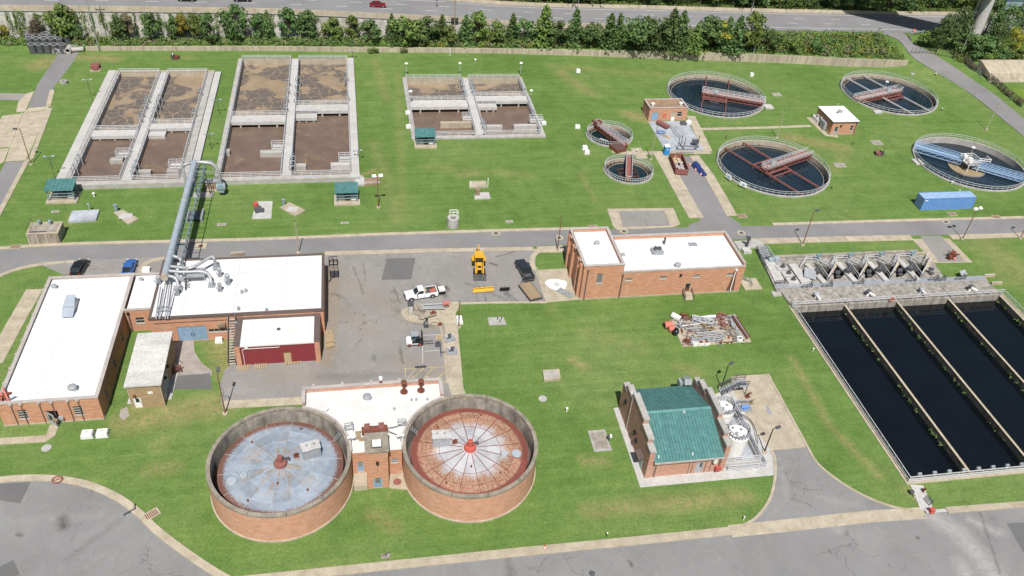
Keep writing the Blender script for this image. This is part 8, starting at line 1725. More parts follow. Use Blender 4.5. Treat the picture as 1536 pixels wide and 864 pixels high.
for a in((47,247,'brown light pole at the left edge beside the tanker pads',8.0,'rust_pole','flat',PI),(1203.7,368,'brown light pole between the road and the filter works',8.0,'rust_pole','flat',.3),(1443.3,359.4,'light pole with twin pale heads near the blue container',7.5,'rust_pole','twin',.2),(1530,358,'light pole at the right edge of the north road',6.0,'rust_pole','flat',.2),(1081.5,583,'dark green light pole behind the chemical containment',5.0,'black','flat',.6),(1146.4,678,'black light pole at the corner of the concrete pad',5.0,'black','flat',.2),(688,491.7,'plain brown pole at the yard edge beside the white box',5.6,'rust_pole','none',0),(338,621,'plain brown pole beside the switch house drive',8.0,'rust_pole','flat',1.5),(567.5,312,'red brown pole with white twin heads right of the middle shelter',7.3,'rust_pole','twin',.1),(836,376,'rust red pole on the pavement left of the pump house',7.6,'rust_pole','none',0),(448,380,'tan pole behind the workshop at the road',7.0,'conc_tan','none',0),(976,240,'tan pole by the footpath below the drying slab',8.5,'conc_tan','none',0),(1165,207,'pale yellow pole beyond the red beam clarifier',7.0,'conc_tan','none',0),(1479.5,194.5,'pale yellow pole below the access road',7.0,'conc_tan','none',0)):
 light_pole(*a,lamp='white' if(a[5]=='twin')else 'steel_d')
def util_pole(px,py,h,label,cross=True,z=None,mat='steel',name='utility_pole',r=.14):
 T=thing(name,label,'utility pole',at(px,py,z),0,'tall poles along the retaining wall');b=B();b.cyl((0,0,0),(0,0,h),r,r*.7,8);obj('pole',b,m[mat],T,True)
 if cross:
  b=B();b.box(-1.1,-.06,h-1.0,1.1,.06,h-.86);obj('crossarm',b,m['wood'],T,True)
  for x in(-1,-.4,.4,1):b=B();b.cyl((x,0,h-.86),(x,0,h-.6),.05,n=6);obj('insulator',b,m['white'],T,True)
 b=B();b.lathe([(r*.7,h),(r*.8,h+.05),(.01,h+.15)],n=8);obj('cap',b,m['steel_d'],T,True);return T
util_pole(148,74,19,'tall grey pole at the left end of the retaining wall');util_pole(681,70,15.5,'tall pole carrying a blue white sign above the shrubs',False,mat='wood');util_pole(1130,80,8,'grey pole leaning among the trees right of the middle',False);util_pole(1440,84,9.5,'green grey pole with crossarm beside the concrete tower')
p=at(681,70);T=thing('highway_sign','blue and white sign on the tall pole beside the highway','sign',(p.x,p.y-.12,p.z+14.4));b=B();b.box(-1.0,-.1,-.9,-.02,0,.9);obj('panel',b,m['blue_cont_roof'],T,True);b=B();b.box(.02,-.1,-.9,1.0,0,.9);obj('panel',b,m['white'],T,True);b=B();b.lathe([(.22,0),(.32,0),(.32,.03),(.22,.03)],n=16,closed=True);b.v=[(x*.7-.5,-.13+z,y)for x,y,z in b.v];obj('sign_print',b,m['white'],T,True)
for px,py,z,h,lb in((655,16,5.2,3.2,'dark post on the highway parapet right of the red car'),(866,17,4.6,6,'slim lamp post at the highway edge above the conifers'),(1127,18,3.5,7,'slim lamp post beyond the highway at the upper right'),(1313,60,3,3.5,'dark post on the grass by the access road top'),(1294,21,3,4,'dark roadside lamp at the woods edge')):
 q=at(px,py,z);T=thing('road_post',lb,'post',(q.x,q.y,z));b=B();b.cyl((0,0,0),(0,0,h),.1,n=8);obj('post',b,m['steel_d']if h<5 else m['steel'],T,True);b=B();b.obox((.2,-.1,h),(.8,.35,.2));obj('lamp_head',b,m['steel_d'],T,True)
q=at(1370.5,48,3);T=thing('road_barrel','orange and white road barrel at the top of the access road','barrel',(q.x,q.y,terrain(q.x,q.y)));b=B();b.lathe([(.35,0),(.33,.5),(.28,1.1),(.01,1.15)],n=14);obj('barrel',b,m['orange'],T,True);b=B();b.lathe([(.335,.5),(.30,.75)],n=14);b.v=[(x*1.02,y*1.02,z)for x,y,z in b.v];obj('band',b,m['white'],T,True)
pts=[at(*q)for q in((1386,49),(1368,53),(1363,57),(1367,63))];T=thing('guard_rail','bent steel guard rail at the top of the access road','guard rail',pts[0]);b=B();sp_=spline(pts,4)
for a,c in zip(sp_,sp_[1:]):b.beam(a+Vector((0,0,.6)),c+Vector((0,0,.6)),.12,.4)
obj('rail',b,m['steel'],T);b=B()
for a in sp_[::2]:b.beam(a,a+Vector((0,0,.7)),.14)
obj('post',b,m['wood'],T)
rr=random.Random(4);k=0
me_b=B();me_b.lathe([(.85,0),(.85,2.3),(.68,2.3),(.68,0)],n=20,closed=True)
base_t=None
rows=[(0,5,.3),(1,5,-.2),(2,6,-.5),(3,5,-.6),(4,5,-.9)]
o0=at(47.5,79.5,0)
for r_,n_,off in rows:
 for i in range(n_):
  loc=(o0.x+(i+off)*1.72+.1*r_,o0.y+r_*1.65,terrain(o0.x,o0.y+r_*1.65));lb='dark upright concrete pipe section in the cluster by the tanker road'
  if base_t is None:
   base_t=thing('pipe_section',lb,'concrete pipe',loc,0,'upright concrete pipe sections');o=obj('shell',me_b,m['steel_d'],base_t,True)
   b=B();b.lathe([(.86,2.3),(.86,2.36),(.67,2.36),(.67,2.3)],n=20,closed=True);obj('rim',b,m['cool'],base_t,True)
  else:dup(base_t,loc,rr.random())
for i,(px,py,lb)in enumerate(((84.5,81,'pale pipe section lying on its side, leftmost of the row'),(94,80.8,'pale pipe section lying on its side, second of the row'),(103,80.5,'pale pipe section lying on its side, third of the row'),(92,74,'pale pipe section lying on top of the row'))):
 q=at(px,py,.0);T=thing('pipe_section',lb,'concrete pipe',(q.x,q.y,0 if i<3 else 1.2),0,'pipe sections lying on the tanker road');b=B();b.lathe([(.75,0),(.75,2.4),(.52,2.4),(.52,0)],n=20,closed=True);b.v=[(x,z-.2,y+.76)for x,y,z in b.v];obj('shell',b,m['conc'],T,True);b=B();b.lathe([(.52,.6),(.01,.6)],n=18);b.v=[(x,z-.2,y+.76)for x,y,z in b.v];obj('bore',b,m['black'],T,True)
for px,py,w,lb in((116,77.5,3.2,'grey pipe section lying across the road end, nearer'),(126,71.5,4.0,'grey pipe section lying across the road end, farther'),(113,73,2.0,'dark pipe lump among the grey sections')):
 q=at(px,py,0);T=thing('pipe_section',lb,'concrete pipe',(q.x,q.y,0),.15,'pipe sections lying on the tanker road');b=B();b.cyl((-w/2,0,.6),(w/2,0,.6),.6,n=18);obj('shell',b,m['steel_d']if w<3 or w>3.5 else m['conc'],T,True);b=B();b.cyl((-w/2-.03,0,.6),(-w/2+.2,0,.6),.66,n=18);obj('collar',b,m['cool'],T,True)
 # scrap pad
sp4=ats([(1005.6,480),(1103,471.5),(1127,512.7),(1024,520)],.05);T=thing('scrap_pad','tan concrete pad piled with scrap metal on the lawn','pad',(sp4[0].x,sp4[0].y,0));b=B();b.prism([(p.x,p.y)for p in sp4],-.05,.06);obj('pad',b,m['conc_tan'],T)
b=B();rg_=random.Random(8)
for i in range(150):
 s,t=rg_.random(),rg_.random();q=(sp4[0].lerp(sp4[1],s)).lerp(sp4[3].lerp(sp4[2],s),t);b.obox((q.x,q.y,.1+.15*rg_.random()),(rg_.uniform(.15,.6),rg_.uniform(.1,.35),rg_.uniform(.05,.25)),rg_.random()*3,rg_.uniform(-.4,.4),rg_.uniform(-.4,.4))
o=obj('scrap_bits',b,m['rust'],T);o['kind']='stuff'
b=B()
for i in range(120):
 s,t=.8*rg_.random(),rg_.random();q=(sp4[0].lerp(sp4[1],s)).lerp(sp4[3].lerp(sp4[2],s),t);a=rg_.gauss(0,.5);L_=rg_.uniform(.5,2.2);z=rg_.uniform(.1,.5);b.beam((q.x,q.y,z),(q.x+L_*math.cos(a),q.y+L_*math.sin(a),z+rg_.uniform(-.05,.25)),rg_.uniform(.05,.12))
o=obj('scrap_rods',b,m['steel'],T);o['kind']='stuff'
def rod(p0,p1,r,mat,label,z0=.35,z1=.35,group='pale poles on the scrap pad',name='scrap_pole',cat='pole'):
 p,q=at(*p0,z0),at(*p1,z1);T=thing(name,label,cat,p,0,group);b=B();b.cyl(p,q,r,r*.85,8);obj('pole',b,m[mat],T);d=(q-p).normalized();b=B();b.cyl(p-d*.02,p+d*.1,r*1.6,n=8);obj('flange',b,m['cool'],T)
rows=[((1036,514.5),(1086,508.5),.13,'steel'),((1034,511),(1085,505.5),.16,'pipe_pale'),((1037,508),(1090,502.5),.12,'steel'),((1040,504.5),(1086,500),.11,'conc'),((1046,501.5),(1092,497.5),.1,'steel'),((1044,499.5),(1078,496.5),.08,'rail'),((1040,477.5),(1073,474),.26,'white'),((1038,481),(1066,477.5),.14,'pipe_pale'),((1036,484),(1068,481),.1,'steel'),((1028,493.5),(1052,491),.17,'pipe_pale'),((1018,481.5),(1038,485),.1,'conc_tan'),((1022,489),(1056,484.5),.09,'white')]
nm_=['lowest','second from the bottom','third from the bottom','fourth from the bottom','fifth from the bottom','sixth from the bottom','thick white top','second from the top','third from the top','fat middle left','short tan upper left','thin white middle left']
for(a,c,r,mt),n_ in zip(rows,nm_):rod(a,c,r,mt,'%s pole lying lengthwise on the scrap pad'%n_)
for i,(a,c)in enumerate((((1094,474),(1117,511)),((1098,473),(1121,508)),((1101,473),(1123,506)),((1104,474),(1125,505)),((1096,480),(1112,506)))):rod(a,c,.12 if i!=4 else .2,'rust' if i in(1,3)else 'cool','slanting beam on the right side of the scrap pad, number %s from the inside'%['two','three','four','five','one'][i]if False else['rust and grey beam slanting down the right side of the scrap pad','rusty brown beam slanting down the right side of the scrap pad','grey beam slanting down the right side, second from the outer edge','outermost rusty beam along the right edge of the scrap pad','fat grey beam slanting inside the right side of the scrap pad'][i],.5,.3,'slanting beams on the scrap pad')
T=thing('scrap_truss','white lattice truss lying at the top of the scrap pad','truss',at(1040,476,.5));b=B();P_=[at(*q,.8)for q in((1039,472.5),(1070,479.5),(1070,485.5),(1054,484),(1039,478))]
for a,c in zip(P_,P_[1:]+P_[:1]):b.beam(a,c,.14)
for a,c in((0,3),(1,3),(1,4),(2,0)):b.beam(P_[a],P_[c],.1)
obj('truss',b,m['rail'],T)
for px,py,mt,r,lb in((1080.5,477,'rust_red',1.0,'heap of red painted fittings near the top right of the scrap pad'),(1086,489,'rust_red',.7,'orange red bracket heap in the middle right of the scrap pad'),(1026,477,'rust',.8,'rusty fittings at the top left of the scrap pad'),(1060,492,'wood',1.2,'brown earth and timber heap in the middle of the scrap pad'),(1094,494,'roof_tan',1.0,'olive brown heap at the right of the scrap pad'),(1020,489,'steel',.8,'pale tangled fittings at the left of the scrap pad'),(1100,503,'conc_d',.8,'dark tangle near the white pot on the scrap pad'),(1030,513,'rust',.5,'small rusty lump at the lower left of the scrap pad')):
 T=thing('scrap_heap',lb,'scrap',at(px,py,.1));b=B();rr=random.Random(int(px))
 for i in range(22):b.obox((rr.gauss(0,r*.5),rr.gauss(0,r*.4),.1+abs(rr.gauss(0,.25))),(rr.uniform(.15,.6),rr.uniform(.12,.4),rr.uniform(.1,.35)),rr.random()*3,rr.uniform(-.6,.6),rr.uniform(-.6,.6))
 for i in range(8):a=rr.random()*6;b.beam((0,0,.2),(r*math.cos(a),r*math.sin(a)*.8,.2+rr.random()*.6),.1)
 obj('fitting',b,m[mt],T,True)
T=thing('grey_disc','round grey plate leaning on the beams of the scrap pad','plate',at(1100,488,.7),.3);b=B();b.cyl((0,0,0),(.05,-.05,.1),.62,n=20);obj('disc',b,m['cool'],T,True);b=B();b.cyl((.05,-.05,.1),(.06,-.06,.16),.2,n=12);obj('hub',b,m['steel'],T,True)
T=thing('white_pot','white round pot at the lower right of the scrap pad','pot',at(1108.5,511.5,.06));b=B();b.lathe([(.5,0),(.58,.3),(.5,.75),(.35,.75),(.35,.5)],n=20);obj('pot',b,m['white'],T,True);b=B();b.lathe([(.35,.55),(.01,.55)],n=14);obj('opening',b,m['steel_d'],T,True)
T=thing('white_chute','white metal chute tilted at the top left corner of the scrap pad','chute',at(1013,478,.06),-.75);b=B();b.obox((0,0,.5),(1.6,.8,.5),0,0,.1);obj('chute',b,m['white'],T,True);b=B();b.box(-.82,-.38,.3,-.78,.38,.72);obj('mouth',b,m['black'],T,True)
T=thing('pink_tank','faded pink drum lying beside the scrap pad','tank',at(1004,493,0),.1);b=B();b.cyl((-.9,.35,.62),(.5,.35,.62),.6,n=18);b.cyl((-.5,-.6,.5),(.6,-.7,.5),.5,n=16);obj('shell',b,m['pink'],T,True);b=B();b.cyl((-.92,.35,.62),(-.86,.35,.62),.45,n=16);obj('opening',b,m['black'],T,True)
T=thing('black_lid','big round black lid leaning on the pink drum','lid',at(1012.5,502,.0),.2);b=B();b.cyl((0,0,.72),(.05,-.12,.78),.68,n=24);obj('disc',b,m['black'],T,True);b=B();b.cyl((.05,-.12,.78),(.055,-.13,.82),.08,n=8);obj('knob',b,m['white'],T,True)
for i,(px,lb)in enumerate(((1042.5,'white box with plain top at the front edge of the scrap pad'),(1051,'white box with brown top at the front edge, middle of three'),(1059.5,'white box with brown top at the front edge, right of three'))):
 T=thing('white_box',lb,'box',at(px,518-.5*i,.06),.04,'white boxes at the scrap pad edge');b=B();b.box(-.48,-.3,0,.44,.45,.6);obj('box',b,m['white'],T,True);b=B();b.box(-.38,-.18,.6,.34,.38,.63);obj('lid',b,m['rust' if i else 'conc_w'],T,True)
 # vegetation
def leaf_cloud(b,centre,rad,n,s,rr,shape='ball'):
 for _ in range(n):
  while True:
   q=Vector((rr.uniform(-1,1),rr.uniform(-1,1),rr.uniform(-1,1)))
   if .25<q.length<1:break
  if rr.random()<.65:q=q.normalized()*rr.uniform(.78,1.0)
  p=Vector(centre)+Vector((q.x*rad[0],q.y*rad[1],q.z*rad[2]))
  nn=(q.normalized()+Vector((rr.uniform(-.9,.9),rr.uniform(-.9,.9),rr.uniform(-.5,1.0)))).normalized();a=nn.orthogonal().normalized();a=(Matrix.Rotation(rr.random()*6.28,3,nn)@a)*s*rr.uniform(.6,1.3);c_=nn.cross(a)*rr.uniform(.5,.9)
  b.add([p-a,p+c_,p+a,p-c_],[(0,1,2,3)])
def tree_proto(kind,seed):
 """returns (trunk mesh, crown mesh, height)"""
 rr=random.Random(seed);tb,cb=B(),B()
 if kind=='conifer':
  H=7.5;tb.cyl((0,0,-.3),(0,0,H*.93),.16,.03,7);z=.3;k=0
  while z<H-.2:
   t=z/H;R=2.35*(1-t)**.75*(.75+.35*rr.random())+.12;n=max(4,int(10*(1-t))+2)
   for i in range(n):
    a=2*PI*(i+rr.random()*.7)/n;L=R*rr.uniform(.6,1.1);e=Vector((L*math.cos(a),L*math.sin(a),z-.1*L));
    if i%3==0:tb.cyl((0,0,z),e*.9+Vector((0,0,z*.1)),.03,.01,4,False)
    leaf_cloud(cb,e*.75+Vector((0,0,z*.25)),(L*.42,L*.42,.45),13,.25,rr)
   leaf_cloud(cb,(0,0,z),(R*.5,R*.5,.5),12,.24,rr);z+=.42
  leaf_cloud(cb,(0,0,H-.15),(.12,.12,.45),14,.14,rr)
 else:
  H={'round':6.0,'tall':8.5,'bush':2.2,'big':11}[kind];W={'round':2.9,'tall':2.7,'bush':1.5,'big':4.8}[kind];th=H*(.3 if kind!='bush' else .1)
  tb.cyl((0,0,-.3),(.1,0,th),.05*W+.06,.04*W+.04,8);tb.cyl((.1,0,th),(rr.uniform(-.3,.3),.1,H*.85),.04*W+.03,.02,6)
  nb={'round':19,'tall':23,'bush':8,'big':30}[kind]
  for i in range(nb):
   a=rr.random()*6.283;t=rr.uniform(.02,1.0)**.8;z=th*.7+(H-th*.7)*t*.93;R=W*math.sqrt(max(.04,1-(1.75*(t-.42))**2))*rr.uniform(.35,.9)
   c=Vector((R*math.cos(a),R*math.sin(a),z));tb.cyl((.05,0,th*.8+(z-th)*.35 if z>th else th*.6),c,.05,.015,5,False)
   r0=W*rr.uniform(.28,.46);leaf_cloud(cb,c,(r0,r0,r0*.82),int((58 if kind!='big' else 72)),.28 if kind!='bush' else .17,rr)
 return mesh_of(tb,'trunk',m['bark']),mesh_of(cb,'crown',m['leaf'],10),H
PROTO={}
for kd in('conifer','round','tall','bush','big'):
 for v_ in range(3):PROTO[kd,v_]=tree_proto(kd,11*v_+len(kd))
CR={}
def crown_mesh(kd,v_,mt):
 if mt=='leaf':return PROTO[kd,v_][1]
 if(kd,v_,mt)not in CR:me=PROTO[kd,v_][1].copy();me.materials[0]=m[mt];CR[kd,v_,mt]=me
 return CR[kd,v_,mt]
def plant(kd,v_,mt,loc,h,label,name,group,rz=0,wide=1.0):
 """a tree or shrub of its own; trunk and crown share mesh data with others of its kind"""
 T=thing(name,label,'shrub' if kd=='bush' else 'tree',loc,rz,group);s=h/PROTO[kd,v_][2];T.scale=(s*wide,s*wide,s)
 for nm,me in(('trunk',PROTO[kd,v_][0]),('crown',crown_mesh(kd,v_,mt))):
  o=bpy.data.objects.new(nm,me);COL.objects.link(o);o.parent=T
 return T
rt=random.Random(21)
KN={'conifer':'dark pointed conifer','round':'rounded leafy tree','tall':'tall leafy tree','bush':'low shrub','big':'broad dark woodland tree'}
CN={'leaf':'','leaf2':'mid green ','leaf3':'yellow green ','leaf4':'dry brownish '}
row=[(6,62,38,'round','leaf3'),(60,60,26,'tall','leaf4'),(100,60,8,'round','leaf2'),(90,62,34,'round','leaf'),(118,64,34,'round','leaf'),(182,60,24,'round','leaf'),(196,60,20,'tall','leaf4'),(227,62,18,'round','leaf'),(262,60,26,'round','leaf'),(278,58,22,'tall','leaf3'),(298,60,20,'tall','leaf2'),(318,68,18,'tall','leaf'),(356,64,8,'round','leaf'),(392,62,20,'round','leaf'),(404,62,16,'conifer','leaf'),(435,62,12,'tall','leaf'),(462,62,14,'tall','leaf'),(500,62,28,'round','leaf2'),(530,62,24,'tall','leaf2'),(555,66,30,'round','leaf'),(588,66,20,'conifer','leaf'),(606,68,28,'round','leaf2'),(622,66,30,'round','leaf2'),(643,66,28,'round','leaf'),(663,64,22,'conifer','leaf'),(672,68,38,'round','leaf2'),(698,66,22,'conifer','leaf'),(716,66,18,'tall','leaf2'),(740,66,30,'round','leaf2'),(767,64,20,'conifer','leaf'),(784,66,30,'round','leaf'),(815,66,8,'conifer','leaf2'),(838,70,34,'round','leaf'),(860,66,14,'conifer','leaf'),(888,70,34,'round','leaf'),(912,70,20,'conifer','leaf'),(924,72,20,'conifer','leaf'),(950,72,24,'round','leaf'),(965,74,24,'conifer','leaf'),(990,76,28,'round','leaf'),(1002,74,14,'conifer','leaf'),(1016,76,16,'conifer','leaf'),(1040,78,34,'conifer','leaf2'),(1060,76,24,'tall','leaf'),(1075,80,34,'round','leaf3'),(1086,76,26,'conifer','leaf'),(1100,78,24,'conifer','leaf'),(1120,78,18,'tall','leaf2'),(1152,78,46,'round','leaf'),(1190,80,56,'round','leaf2'),(1222,80,58,'round','leaf')]
LM=[(40,'at the far left edge'),(80,'above the pipe cluster'),(112,'above the tanker road'),(160,'beside the tall grey pole'),(212,'above the west basin left cell'),(248,'above the west basin walkway'),(290,'above the dark mower'),(340,'above the gap between the basins'),(380,'above the long basin left corner'),(420,'above the long basin left cell'),(450,'above the long basin walkway'),(515,'above the long basin right cell'),(545,'above the long basin right corner'),(575,'left of the red car'),(612,'right of the red car'),(640,'above the small basin left corner'),(668,'just left of the tall sign pole'),(705,'just right of the tall sign pole'),(755,'above the small basin right cell'),(790,'above the small basin right corner'),(828,'where the pale wall ends'),(850,'right of the pale wall end'),(875,'by the slim highway lamp post'),(900,'above the white lawn box'),(935,'left of the northern clarifier'),(975,'above the brick blower house'),(1008,'above the left rim of the northern clarifier'),(1030,'above the centre of the northern clarifier'),(1068,'above the northern clarifier bridge'),(1095,'right of the northern clarifier bridge'),(1135,'beside the leaning grey pole'),(1170,'past the leaning grey pole'),(1205,'in the low scrub at the right end'),(1300,'last at the right end of the row')]
for i,(px,py,ty,kd,mt)in enumerate(row):
 p=at(px,py);
 if p.y>HW_Y-2.2:p.y=HW_Y-2.2
 p.z=terrain(p.x,p.y);h=3
 for hh in np.arange(1.5,13,.1):
  q=p+Vector((0,0,float(hh)))-Vector((0,0,CAM_H));d_=q.dot(FWD)
  if 432-F_PX*q.dot(UPV)/d_<=ty:h=float(hh);break
 nb=[w_ for lim,w_ in LM if px<lim][0];sz='very tall ' if h>8.5 else('tall ' if h>6.6 else('short ' if h<4.6 else ''))
 plant(kd,i%3,mt,p,h,sz+CN[mt]+KN[kd].replace('tall ','slim ')+' below the highway, '+nb,{'conifer':'conifer_tree','round':'leafy_tree','tall':'leafy_tree','bush':'shrub'}[kd],'trees in the row below the highway',rt.random()*6,rt.uniform(.72,.92)if px<460 else rt.uniform(.95,1.25))
b=B();rr=random.Random(9);x=-68.0;mats_={}
for mt,dens in(('leaf2',1.0),('leaf',.7),('leaf3',.25),('leaf4',.3)):
 b=B();x=-95.0
 while x<156:
  if rr.random()<dens:
   y0=lerp_tab(x,NW_Y)+1.2;y=y0+rr.random()*(HW_Y-1.2-y0)**1.0*(.75 if x<60 else .9);r=rr.uniform(.6,1.35)*(.8 if y<y0+1 else 1.25)*(.72 if x<-15 else 1)
   if not(mt=='leaf3' and x<20):leaf_cloud(b,(x,y,terrain(x,y)+r*.55),(r*1.15,r,r*rr.uniform(.7,1.1)),46,.24,rr)
  x+=.3 if x<60 else .2
 if b.f:o=obj('undergrowth',b,m[mt],kind='stuff')
b=B()
for _ in range(52):
 x=rr.uniform(-95,40);L_=rr.uniform(.25,.85);top=hz(x)-.3;w=rr.uniform(.3,1.1)
 if rr.random()<.45:x=rr.choice((-83,-79,-76,-44,-47,-40,-70))+rr.uniform(-2,2)
 z0=top-(top-.5)*L_ if rr.random()<.7 else 1.0;zz=z0
 while zz<top:
  leaf_cloud(b,(x+rr.gauss(0,.2),HW_Y-.25,zz),(w*rr.uniform(.5,1),.2,.5),14,.17,rr);zz+=.45
obj('creeper',b,m['leaf2'],hw).__setitem__('kind','stuff')
for px,py,h,lb in((560,75.5,1.1,'low green shrub growing over the retaining wall top, left of the tall sign pole'),(606,75.5,.8,'low dull shrub spilling over the retaining wall by the tall sign pole')):
 plant('bush',1,'leaf2',at(px,py),h,lb,'shrub','shrubs on the retaining wall',1,2.2)
k=0
for px in range(548,1470,23):
 for row_ in range(2):
  q=at(px+rt.uniform(-6,6),14,3.6);x=q.x;y=244.0+row_*7+rt.uniform(-1.2,1.2)
  if x>186 and row_==0:y+=2
  h=rt.uniform(6.5,11)
  plant(rt.choice(('big','big','round')),k%3,rt.choice(('leaf','leaf','leaf2')),(x,y,terrain(x,y)),h,('%swoodland tree beyond the highway, %s row, %s'%('tall ' if h>9 else 'low ' if h<7.6 else '','front' if row_==0 else 'back',[w_ for lim,w_ in((620,'left of the tall sign pole'),(700,'beside the tall sign pole'),(790,'behind the small basin'),(860,'behind the pale wall end'),(930,'behind the slim highway lamp'),(1010,'left of the northern clarifier'),(1080,'behind the northern clarifier'),(1150,'right of the northern clarifier'),(1230,'behind the white roofed hut'),(1300,'at the start of the road shadow'),(1380,'above the road shadow'),(1500,'near the concrete column'))if px<lim][0])),'woodland_tree','woodland trees beyond the highway',rt.random()*6,1.1);k+=1
b=B()
for _ in range(520):
 x=rt.uniform(40,200);y=241.9+abs(rt.gauss(0,1.0));r=rt.uniform(.5,1.0);leaf_cloud(b,(x,y,hz(x)+r*.5),(r*1.2,r,r),26,.22,rt)
obj('roadside_brush',b,m['leaf2'],kind='stuff')
for px,py,h,kd,mt,w,lb in((1404,78,11,'big','leaf',.62,'tall dark tree left of the concrete tower, nearest the road'),(1424,74,12.5,'big','leaf',.7,'dense dark tree just left of the concrete tower'),(1440,82,8,'round','leaf',1,'dark tree at the foot of the concrete tower'),(1448,60,12,'tall','leaf3',.8,'yellowish slender tree behind the concrete tower'),(1466,86,7,'round','leaf',1.2,'round dark tree right of the tower foot'),(1484,84,10,'big','leaf',.7,'tall dark tree between the tower and the yellow tree'),(1509,84,8.5,'big','leaf3',.72,'round yellow green tree above the tan embankment'),(1532,82,9,'big','leaf',.7,'dark tree at the right edge above the tan embankment'),(1497,62,11,'big','leaf',.8,'dark tree far behind the yellow tree'),(1525,56,11,'big','leaf2',.8,'dull tree at the upper right corner'),(1476,52,11,'big','leaf',.8,'dark tree behind and right of the tower'),(1480,92,4,'round','leaf2',1.3,'low tree on the embankment edge below the tower'),(1458,92,3.2,'round','leaf',1.3,'low dark tree by the fence top'),(1500,92,3.6,'round','leaf',1.4,'low dark tree below the yellow tree'),(1524,92,3.8,'round','leaf2',1.4,'low tree on the embankment edge at the right'),(1390,70,5,'round','leaf2',1.2,'small tree by the guard rail')):
 p=at(px,py);plant(kd,len(lb)%3,mt,p,h,lb,'leafy_tree' if kd!='tall' else 'slender_tree','trees around the concrete tower',rt.random()*6,w*1.1)
b=B()
for _ in range(300):
 s=rt.random();p=at(1430+130*rt.random(),80+14*rt.random());r=rt.uniform(.4,1.1);leaf_cloud(b,(p.x,p.y,p.z+r*.5),(r*1.3,r,r),26,.22,rt)
for _ in range(160):
 p=at(1130+220*rt.random(),54+32*rt.random()**.8)
 q=Vector((p.x,p.y,p.z))
 if p.y>lerp_tab(p.x,NW_Y)+1 and p.y<HW_Y-1 and not(p.x>137+(p.y-208)*1.4 and p.y>212):r=rt.uniform(.3,.8);leaf_cloud(b,(p.x,p.y,p.z+r*.4),(r*1.3,r,r),26,.2,rt)
obj('undergrowth',b,m['leaf2'],kind='stuff')
# concrete column with added unseen deck, embankment, fence and algae pond at the right
p=at(1455,68,2.6);WT=thing('column_and_added_deck','round concrete column at the upper right, its unseen deck added for shadow','column_and_added_deck',(p.x,p.y,1.8))
b=B();b.lathe([(2.0,-.5),(1.75,2),(1.62,6),(1.6,16),(2.0,18.5),(3.0,20)],n=40);obj('column',b,m['conc_w'],WT,True)
dn,dt=Vector((.613,.79,0)),Vector((.79,-.613,0));D=lambda n_,t_,z:dn*n_+dt*t_+Vector((0,0,z))
b=B();b.loft([[D(273.8,t_,22.6),D(284.4,t_,22.6),D(284.4,t_,23.2),D(273.8,t_,23.2)]for t_ in(-120,13.2)]);obj('deck',b,m['conc'],WT)  # unseen deck, added to cast the long shadow on the highway
for n_ in(275.2,279.1,283.0):b=B();b.beam(D(n_,-120,21.9),D(n_,13.2,21.9),.6,1.3);obj('added_girder',b,m['teal'],WT)  # beams of the added deck
for n_ in(274.0,284.2):b=B();b.beam(D(n_,-120,23.7),D(n_,13.2,23.7),.3,1.0);obj('parapet',b,m['conc_tan'],WT)  # edge walls of the added deck
b=B();b.beam(D(274.5,13,20.6),D(285,13,20.6),2.2,1.3);obj('added_pier_cap',b,m['conc_w'],WT)  # support added under the unseen deck
b=B();q=D(279.1,-58,0);b.cyl((q.x,q.y,2),(q.x,q.y,20),1.6,n=32);obj('column',b,m['conc_w'],WT);b=B();b.beam(D(274.5,-58,20.6),D(284,-58,20.6),2.2,1.3);obj('added_pier_cap',b,m['conc_w'],WT)  # second support, added with the unseen deck
b=B()
for s in(-2.9,-3.5):b.beam((s,-.3,9),(s,-.3,19),.12)
for i in range(15):b.beam((-2.9,-.3,9.3+.65*i),(-3.5,-.3,9.3+.65*i),.09)
for z in(10,14,18):b.beam((-2.9,-.3,z),(-1.5,-.1,z),.1)
obj('ladder',b,m['rail'],WT,True)
T=thing('teal_shed','teal sheet roof half hidden in the trees at the upper right','shed',at(1511,14,4));b=B();b.box(-4,-3,0,4,3,4.2);obj('wall',b,m['teal_pale'],T,True);b=B();b.loft([[(-4.4,-3.4,4.2),(-4.4,0,5.8),(-4.4,3.4,4.2)],[(4.4,-3.4,4.2),(4.4,0,5.8),(4.4,3.4,4.2)]]);obj('roof',b,m['teal'],T,True)
e0,e1=at(1466,125,0),at(1600,127,0)
AP=ats([(1490,124),(1600,127),(1640,170),(1536,158),(1500,136)],.04);b=B();b.sheet([(p.x,p.y,.05)for p in AP]);struct('algae_pond',b,m['water_green'])
EM=thing('embankment_wall','tan two tier concrete embankment above the algae pond','embankment',at(1505,118,0));yb=e0.y
x=at(1466,112,0).x;xe=at(1640,112,0).x
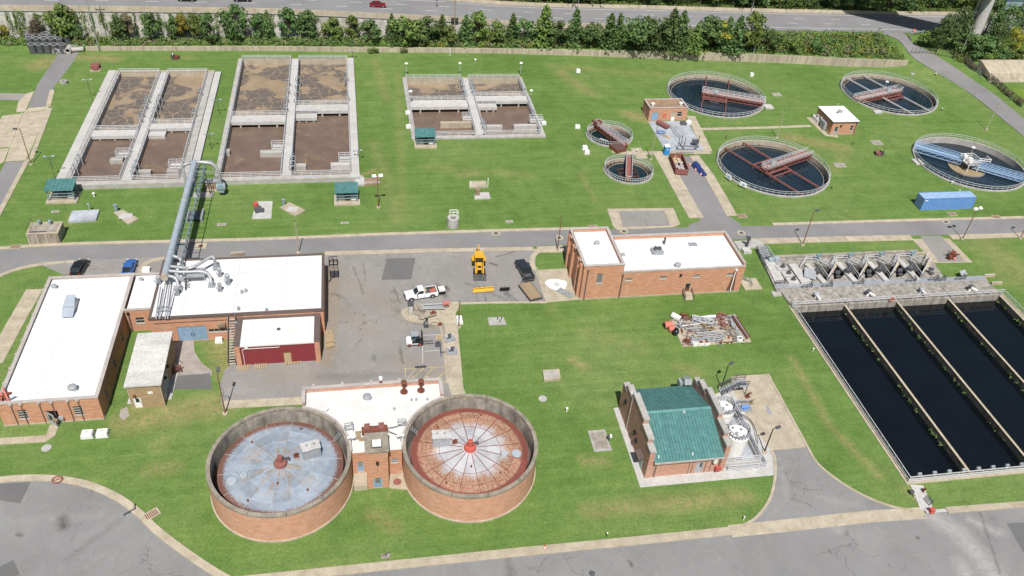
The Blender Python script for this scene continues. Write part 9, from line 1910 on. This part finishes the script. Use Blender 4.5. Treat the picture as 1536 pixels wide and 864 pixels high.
while x<xe:
 f=min(xe,x+7.0);b=B();b.loft([[(q,yb+.0,-.2),(q,yb+1.2,2.2),(q,yb+1.6,2.2),(q,yb+1.6,-.2)]for q in(x+.03,f-.03)]);obj('wall_panel',b,m['wall_n'],EM)
 b=B();b.loft([[(q,yb+1.25,2.25),(q,yb+6.5,3.9),(q,yb+7.2,3.9),(q,yb+7.2,1.0),(q,yb+1.7,1.0)]for q in(x+.04,f-.04)]);obj('slope_slab',b,m['conc_tan'],EM);x=f
FN=thing('chain_fence','dark overgrown chain link fence along the access road','fence',at(1490,130,0));fp=[at(*q)for q in((1445,93),(1456,104),(1478,117),(1505,140),(1531,161))];fs_=spline(fp,5)
b=B()
for a in fs_:b.cyl(a,a+Vector((0,0,2.1)),.06,n=6)
obj('post',b,m['steel_d'],FN)
b=B()
for a,c in zip(fs_,fs_[1:]):
 for z in(.1,2.05):b.beam(a+Vector((0,0,z)),c+Vector((0,0,z)),.05)
 L_=(c-a).length;k=int(L_/.3)
 for i in range(k):t=i/k;q=a.lerp(c,t);b.beam(q+Vector((0,0,.1)),a.lerp(c,min(1,t+.5))+Vector((0,0,2.05)),.025);b.beam(q+Vector((0,0,2.05)),a.lerp(c,min(1,t+.5))+Vector((0,0,.1)),.025)
obj('mesh_panel',b,m['steel_d'],FN)
b=B()
for _ in range(150):
 i=rt.randrange(len(fs_)-1);q=fs_[i].lerp(fs_[i+1],rt.random());leaf_cloud(b,(q.x+rt.uniform(0,.8),q.y+rt.uniform(-.2,.5),q.z+rt.uniform(.2,1.6)),(.6,.5,.5),20,.15,rt)
obj('fence_creeper',b,m['leaf4'],kind='stuff')
T=thing('gate_panel','grey sheet gate lying in the chain fence line','gate',at(1463,106,.2));b=B();q0,q1=at(1456,100,1.2),at(1472,112,1.2);b.beam(q0,q1,.1,1.6);obj('sheet',b,m['steel'],T)
b=B();b.beam(q0,q0+Vector((0,0,1.1)),.12);b.beam(q1,q1+Vector((0,0,1.1)),.12);obj('post',b,m['steel_d'],T)
FG=thing('chain_gate','low grey chain link gate and fence across the access road top','fence',at(1390,82));b=B();g_=[at(*q)for q in((1366,80.5),(1390,80.5),(1412,84),(1440,90))]
for a,c in zip(g_,g_[1:]):
 for z in(.3,1.0,1.7):b.beam(a+Vector((0,0,z)),c+Vector((0,0,z)),.05)
 for i in range(4):q=a.lerp(c,i/4);b.cyl(q,q+Vector((0,0,1.8)),.05,n=6)
obj('frame',b,m['steel_d'],FG)
